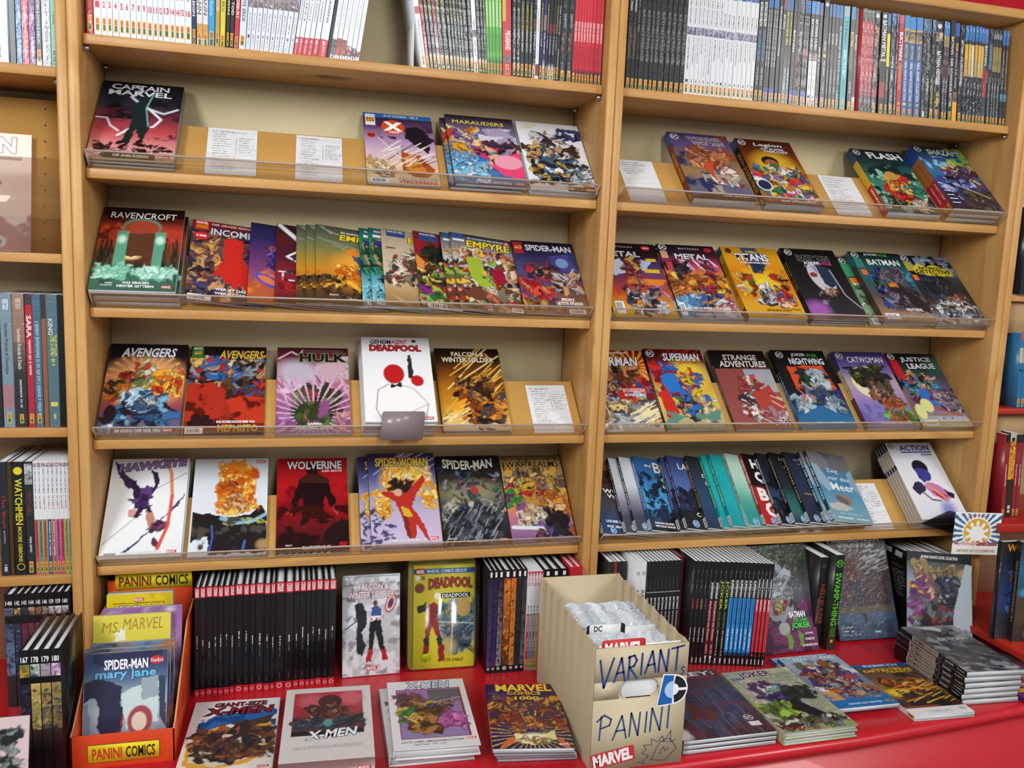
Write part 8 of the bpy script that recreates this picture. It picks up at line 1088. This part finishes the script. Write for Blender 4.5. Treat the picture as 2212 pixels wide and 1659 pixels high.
face_out('ino', -.196, -.442, ZT, .17, .176, .006, 'pale pink booklet with black foot and white slanted capitals, lower left corner', R(13), 0, None, None, '303034')

# orange counter display with pocket books
r = thing('counter_display', 'orange card display with yellow publisher plate, holding pocket books', 'display box', None, Matrix.Translation((.010, -.30, ZT)))
wd = .186; dp = .335
mb = Mb(); mb.box((0, 0, 0), (wd, .003, .068)); fp = mb.obj('front_panel', 'orange', r, bevel=.0006)
mb = Mb(); mb.prism(rrect(.031, .012, .158, .047, .002), 1, -.0016, -.0002, hx('e8d020')); mb.prism(rrect(.030, .011, .159, .048, .003), 1, -.0009, -.0001, hx('3c3010'))
decorate(mb, [('T', 'PANINI', .06, .2, .47, .82, 'b82818', None, 0, 0, .02), ('T', 'COMICS', .53, .2, .94, .82, '1c1810', None, 0, 0, .02)], (.031, -.0017, .012), (1, 0, 0), (0, 0, 1), .127, .035, .0002); mb.obj('name_plate', 'matte', fp)
side_p = [(0.0, 0), (dp, 0), (dp, .198), (.22, .196), (.02, .073), (0.0, .068)]
for xx in (0, wd - .003):
    mb = Mb(); mb.prism([(y, z) for y, z in side_p], 0, xx, xx + .003); s_ = mb.obj('side_panel', 'orange', r)
    mb = Mb()
    e = [(0, .068), (.02, .073), (.22, .196), (dp, .198)]
    for (ya, za), (yb, zb) in zip(e[:-1], e[1:]): mb.add([(xx - .0001, ya, za + .0002), (xx + .0031, ya, za + .0002), (xx + .0031, yb, zb + .0002), (xx - .0001, yb, zb + .0002)], np.array([[0, 1, 2, 3]]))
    mb.obj('cut_edge', 'kraft', s_)
    if xx:
        mb = Mb()
        for yy, zz in ((.06, .02), (.12, .05), (.18, .085)): mb.box((xx + .0029, yy, zz), (xx + .0034, yy + .003, zz + .045))
        mb.obj('slot', 'dark', s_)
mb = Mb(); mb.box((.003, dp - .003, 0), (wd - .003, dp, .25)); mb.obj('back_panel', 'orange', r)
mb = Mb(); mb.box((.02, dp - .0052, .230), (wd - .004, dp - .0032, .268), hx('e8d020')); decorate(mb, [('T', 'PANINI', .05, .2, .46, .82, '6c1c10', None, 0, 0, .02), ('T', 'COMICS', .52, .2, .95, .82, '1c1810', None, 0, 0, .02)], (.02, dp - .0052, .230), (1, 0, 0), (0, 0, 1), .162, .036, .0003); mb.obj('header_plate', 'matte', r)
mb = Mb(); mb.box((.0035, .0035, 0), (wd - .0035, dp - .0035, .003)); mb.box((.0035, .12, .003), (wd - .0035, dp - .0035, .032)); mb.box((.0035, .2, .032), (wd - .0035, dp - .0035, .06)); mb.obj('stepped_tray', 'orange', r)
g = 'pocket books in the orange display'
CV['violetp'] = [('G', '8c5c98', '9c70a8', '7c4c88', 'c8a048', '6c3c50'), ('C', 0, 0, 1, 1, 20, .2, 'b088b8 6c3c78 d8c8d8', 490)]
CV['bluep'] = [('G', '6c8898', '3c5c8c', '2c4c94', '8c5038'), ('C', 0, 0, 1, 1, 24, .2, '3c5ca0 c8844c 203050', 491)]
face_out('mj', .020, -.262, ZT + .003, .154, .192, .013, 'pocket book with pale blue script and a red-haired girl, front of the orange display', R(14), 0, g, None, '54606c', nm='pocket_book', cat='pocket book')
face_out('bluep', .0155, -.238, ZT + .003, .16, .190, .013, 'pocket book mostly hidden, first behind the red-haired girl cover', R(14), 0, g, None, '8c98a0', nm='pocket_book', cat='pocket book', res=16)
face_out('bluep', .024, -.216, ZT + .003, .156, .192, .012, 'pocket book mostly hidden, second behind the red-haired girl cover', R(14), 0, g, None, 'b0b4b4', nm='pocket_book', cat='pocket book', res=16)
face_out('msm', .0165, -.160, ZT + .0322, .150, .200, .012, 'pale yellow pocket book with thin gold title, middle of the orange display', R(12), 0, g, None, 'd8cc60', nm='pocket_book', cat='pocket book')
face_out('violetp', .030, -.140, ZT + .0322, .156, .206, .012, 'violet pocket book behind the pale yellow one in the orange display', R(12), 0, g, None, '8c6094', nm='pocket_book', cat='pocket book', res=20)
face_out('novel', .030, -.082, ZT + .0602, .132, .190, .028, 'bright yellow novel at the back of the orange display', R(7), 0, g, None, 'd8c424', nm='pocket_book', cat='pocket book')

# long comic box of bagged variants
bx0, bx1, by0, by1, bh, tk = .990, 1.187, -.490, -.105, .257, .004
r = thing('comic_box', 'beige cardboard box with blue handwriting, full of bagged comics', 'box', None, Matrix.Translation((bx0, by0, ZT)))
wd, dp = bx1 - bx0, by1 - by0
BC = hx('c8b898')
def panel_hole(mb, x0, x1, z0, z1, a0, a1, c0, c1, y0, y1):
    """upright panel with a rounded hand hole"""
    rad = (c1 - c0) * .42
    for p in ((x0, x1, z0, c0), (x0, x1, c1, z1), (x0, a0, c0, c1), (a1, x1, c0, c1)): mb.box((p[0], y0, p[2]), (p[1], y1, p[3]), BC)
    rr = rrect(a0, c0, a1, c1, rad, 5)
    for k, cor in enumerate(((a1, c0), (a1, c1), (a0, c1), (a0, c0))):
        arc_ = rr[k * 6:k * 6 + 6]
        for q, w_ in zip(arc_[:-1], arc_[1:]):
            for yy in (y0, y1): mb.add([(cor[0], yy, cor[1]), (q[0], yy, q[1]), (w_[0], yy, w_[1])], np.array([[0, 1, 2]]), BC)
    n = len(rr); mb.add([(x, y0, z) for x, z in rr] + [(x, y1, z) for x, z in rr], np.array([[i, (i + 1) % n, n + (i + 1) % n, n + i] for i in range(n)]), BC)
mb = Mb(); panel_hole(mb, 0, wd, 0, bh, .052, .136, .150, .187, 0, tk)
INK = '24407c'
def stroke(mb, pts, wdt, c, y=-.0005):
    for (xa, za), (xb, zb) in zip(pts[:-1], pts[1:]):
        d = np.array([xb - xa, zb - za]); l = np.hypot(*d) + 1e-9; nn_ = np.array([-d[1], d[0]]) / l * wdt / 2; e_ = d / l * wdt * .25
        mb.quad((xa - nn_[0] - e_[0], y, za - nn_[1] - e_[1]), (xa + nn_[0] - e_[0], y, za + nn_[1] - e_[1]), (xb + nn_[0] + e_[0], y, zb + nn_[1] + e_[1]), (xb - nn_[0] + e_[0], y, zb - nn_[1] + e_[1]), hx(c))
def hand(mb, glyph, x, z, w_, h_, wdt=.0042, c=INK, sl=.0):
    for st in glyph: stroke(mb, [(x + px * w_ + sl * py * h_, z + py * h_) for px, py in st], wdt, c)
GL = {'V': [[(0, 1), (.35, 0), (1, 1.05)]], 'A': [[(0, 0), (.55, 1), (.9, .02)], [(.2, .35), (.8, .4)]], 'R': [[(.1, 0), (.15, 1)], [(0, .92), (.6, 1.02), (.85, .8), (.6, .55), (.15, .5)], [(.2, .5), (.95, 0)]], 'I': [[(.5, 0), (.6, 1)]], 'N': [[(.05, 0), (.12, 1)], [(.12, 1), (.75, .02)], [(.75, 0), (.85, 1)]], 'T': [[(.5, 0), (.55, 1)], [(0, .95), (1.15, 1.05)]], 'S': [[(.9, .85), (.5, 1), (.2, .75), (.7, .4), (.6, .1), (.1, .05)]], 'P': [[(.12, 0), (.2, 1)], [(-.1, .8), (.4, 1.05), (.9, .85), (.8, .6), (.2, .5)]]}
x = .009
for ch, w_, z0, h_ in (('V', .034, .176, .058), ('A', .03, .186, .05), ('R', .026, .190, .048), ('I', .012, .197, .045), ('A', .03, .199, .046), ('N', .03, .199, .047), ('T', .028, .199, .05)):
    hand(mb, GL[ch], x, z0, w_ * .84, h_); x += w_ * .88 + (.001 if ch != 'I' else .003)
hand(mb, GL['S'], .181, .190, .011, .017, .002)
x = .012
for ch, w_, z0, h_ in (('P', .03, .066, .05), ('A', .032, .064, .05), ('N', .026, .068, .05), ('I', .014, .073, .044), ('N', .03, .074, .05), ('I', .014, .078, .05)):
    hand(mb, GL[ch], x, z0, w_, h_, .0036, '2c5078'); x += w_ + .002
for p in ([(.108, .028), (.118, .036), (.112, .046), (.13, .044), (.128, .058), (.142, .05), (.152, .062), (.156, .05), (.17, .072), (.17, .05), (.182, .05)], [(.102, .01), (.118, .004)], [(.13, .012), (.148, .05), (.176, .046), (.184, .032), (.16, .008), (.13, .012)], [(.148, .05), (.166, .056), (.176, .046)], [(.11, .028), (.124, .022), (.112, .01)], [(.15, .03), (.156, .038), (.16, .028), (.168, .036)], [(.146, .022), (.152, .028)]):
    stroke(mb, p, .0012, '2c3454')
fp = mb.obj('front_panel', 'matte', r)
mb = Mb(); decorate(mb, [('Q', 'c42c30', 0, 0, 1, 1), ('T', 'MARVEL', .06, .14, .94, .86, 'f0f0f0', None, 0, 0, .05)], (.004, -.0005, .004), (math.cos(.16), 0, math.sin(.16)), (-math.sin(.16), 0, math.cos(.16)), .092, .032, .0002); mb.obj('red_sticker', 'matte', fp)
mb = Mb(); cx, cz = .168, .160; rad = .029
def arc(a0, a1, n, rr_, ox=0, oz=0): return [(cx + ox + rr_ * math.cos(R(a0 + (a1 - a0) * k / n)), cz + oz + rr_ * math.sin(R(a0 + (a1 - a0) * k / n))) for k in range(n + 1)]
def poly(P, c, y): mb.add([(p[0], y, p[1]) for p in P], np.array([list(range(len(P)))]), hx(c))
poly([(.1335, .1265), (.1445, .194), (.150, .194)] + arc(85, -95, 16, rad + .003) + [(.150, .126)], 'f0f0f0', -.0006)
poly(arc(82, -82, 14, rad) + arc(-82, 82, 10, .005), '1c1a20', -.0008)
poly(arc(100, -100, 14, .0125), 'f0f0f0', -.0009); poly([(cx + .008, cz - .003), (cx + rad + .001, cz - .003), (cx + rad + .001, cz + .0025), (cx + .008, cz + .0025)], 'f0f0f0', -.00095)
poly([(.136, .1285), (.147, .192), (cx, .190), (cx - .001, .1305)], '1c5cac', -.001)
poly(arc(90, 270, 12, .0185) , 'a8c8e8', -.0011)
mb.obj('round_letter_sticker', 'matte', fp)
for nm_, x_ in (('side_panel', 0), ('side_panel', wd - tk)):
    mb = Mb()
    n = 24; zz = [bh + .0016 * math.sin(i * 1.9) + .0012 * math.sin(i * 4.3 + x_ * 90) for i in range(n + 1)]
    for i in range(n):
        ya, yb = tk + (dp - 2 * tk) * i / n, tk + (dp - 2 * tk) * (i + 1) / n
        mb.add([(x_, ya, 0), (x_ + tk, ya, 0), (x_ + tk, yb, 0), (x_, yb, 0), (x_, ya, zz[i]), (x_ + tk, ya, zz[i]), (x_ + tk, yb, zz[i + 1]), (x_, yb, zz[i + 1])], np.array([(4, 5, 6, 7), (1, 2, 6, 5), (3, 0, 4, 7)]), BC)
    mb.obj('side_panel', 'matte', r)
mb = Mb(); mb.box((0, dp - tk, 0), (wd, dp, bh + .001), BC); mb.obj('back_panel', 'matte', r)
mb = Mb(); mb.box((tk, tk, 0), (wd - tk, dp - tk, .003), BC); mb.obj('base', 'matte', r)
CV['bag'] = [('G', '9ca4a8', 'b4bcc0', 'a0a8ac'), ('N', 'e4e8ea', 9, .5, 3, 0, 0, 1, 1, .15), ('N', '5c6468', 8, .6, 6, 0, 0, 1, 1, .1)]
rb = random.Random(3); g = 'bagged comics in the beige box'; proto = None; NB = 30
for i in range(NB):
    y = by0 + .028 + i * (.275 / NB); h = .228 + rb.uniform(-.006, .006) - (.004 if i > 22 else 0); tl = R(-5 + rb.uniform(-.25, .25)); xo = bx0 + .007 + rb.uniform(0, .008)
    fr = frame((xo, y + .012, ZT + .0038), (1, 0, 0), (0, -math.sin(tl) * -1, math.cos(tl)), (0, -math.cos(tl), math.sin(tl) * 1))
    lab = 'frontmost bagged comic in the beige box' if i == 0 else ('rearmost bagged comic in the beige box' if i == NB - 1 else '%s bagged comic from the front of the beige box' % (ORD[i] if i < len(ORD) else 'last but one'))
    if proto is None or i % 7 == 3:
        proto = thing('bagged_comic', lab, 'bagged comic', g, fr)
        mb = Mb(); mb.box((.004, 0, .0004), (.172, .222 + rb.uniform(-.004, .004), .0045), hx(rb.choice(['c8ccd0', 'd8d8d8', '98a0a8', 'b0b4b8', '3c4044']))); mb.obj('comic', 'matte', proto)
        mb = Mb(); n = 18; P = []; hh = h
        for s_ in (0, 1):
            for k in range(n + 1):
                xx = .178 * k / n; P.append((xx, hh + rb.uniform(-.0045, .003), .0026 + (s_ - .5) * .003 + rb.uniform(-.0022, .0022)))
        lo = [(.178 * k / n, 0, .0052 if s_ else 0) for s_ in (0, 1) for k in range(n + 1)]; mid = [(.178 * k / n, .21, (.0054 if s_ else -.0002) + rb.uniform(-.0006, .0006)) for s_ in (0, 1) for k in range(n + 1)]
        V = P + mid + lo; m_ = n + 1; F = []
        for s_ in (0, 1):
            for k in range(n):
                a = s_ * m_ + k; F += [(a, a + 1, 2 * m_ + a + 1, 2 * m_ + a), (2 * m_ + a, 2 * m_ + a + 1, 4 * m_ + a + 1, 4 * m_ + a)]
        for k in range(n): F.append((k, k + 1, m_ + k + 1, m_ + k))
        cc = np.array([hx('c4ccd2') * rb.uniform(.75, 1.15) for _ in V]); mb.add(V, np.array(F), np.minimum(cc, 1)); mb.obj('bag', 'foil', proto)
    else: proto_c = copy_thing(proto, fr, lab, g)
r2 = thing('divider_card', 'white divider tab with red rounded sign just inside the box front', 'divider card', 'divider cards in the beige box', Matrix.Translation((bx0 + .008, by0 + .0085, ZT + .004)))
mb = Mb(); mb.prism(rrect(.0, 0, .175, .2545, .004), 1, 0, .0008, hx('e8e8e8')); mb.prism(rrect(.006, .236, .098, .266, .006), 1, -.0006, .0002, hx('c42c30')); decorate(mb, [('T', 'MARVEL', .08, .2, .92, 1.0, 'f4f4f4', None, 0, 0, .05)], (.006, -.0006, .236), (1, 0, 0), (0, 0, 1), .092, .028, .0002); mb.obj('tab', 'matte', r2)
r2 = thing('divider_card', 'white divider tab with two dark letters in the middle of the box', 'divider card', 'divider cards in the beige box', Matrix.Translation((bx0 + .02, by0 + .124, ZT + .004)))
mb = Mb(); mb.prism(rrect(.0, 0, .16, .238, .004), 1, 0, .0008, hx('d8dadc')); mb.prism(rrect(.004, .2, .09, .246, .006), 1, -.0006, .0002, hx('1c1c20')); mb.prism(rrect(.01, .2, .08, .246, .001), 1, -.0009, -.0004, hx('e8e8ea')); decorate(mb, [('T', 'DC', .15, .1, .4, .5, '1c1c20')], (.01, -.0009, .216), (1, 0, 0), (0, 0, 1), .07, .03, .0002); mb.obj('tab', 'matte', r2)
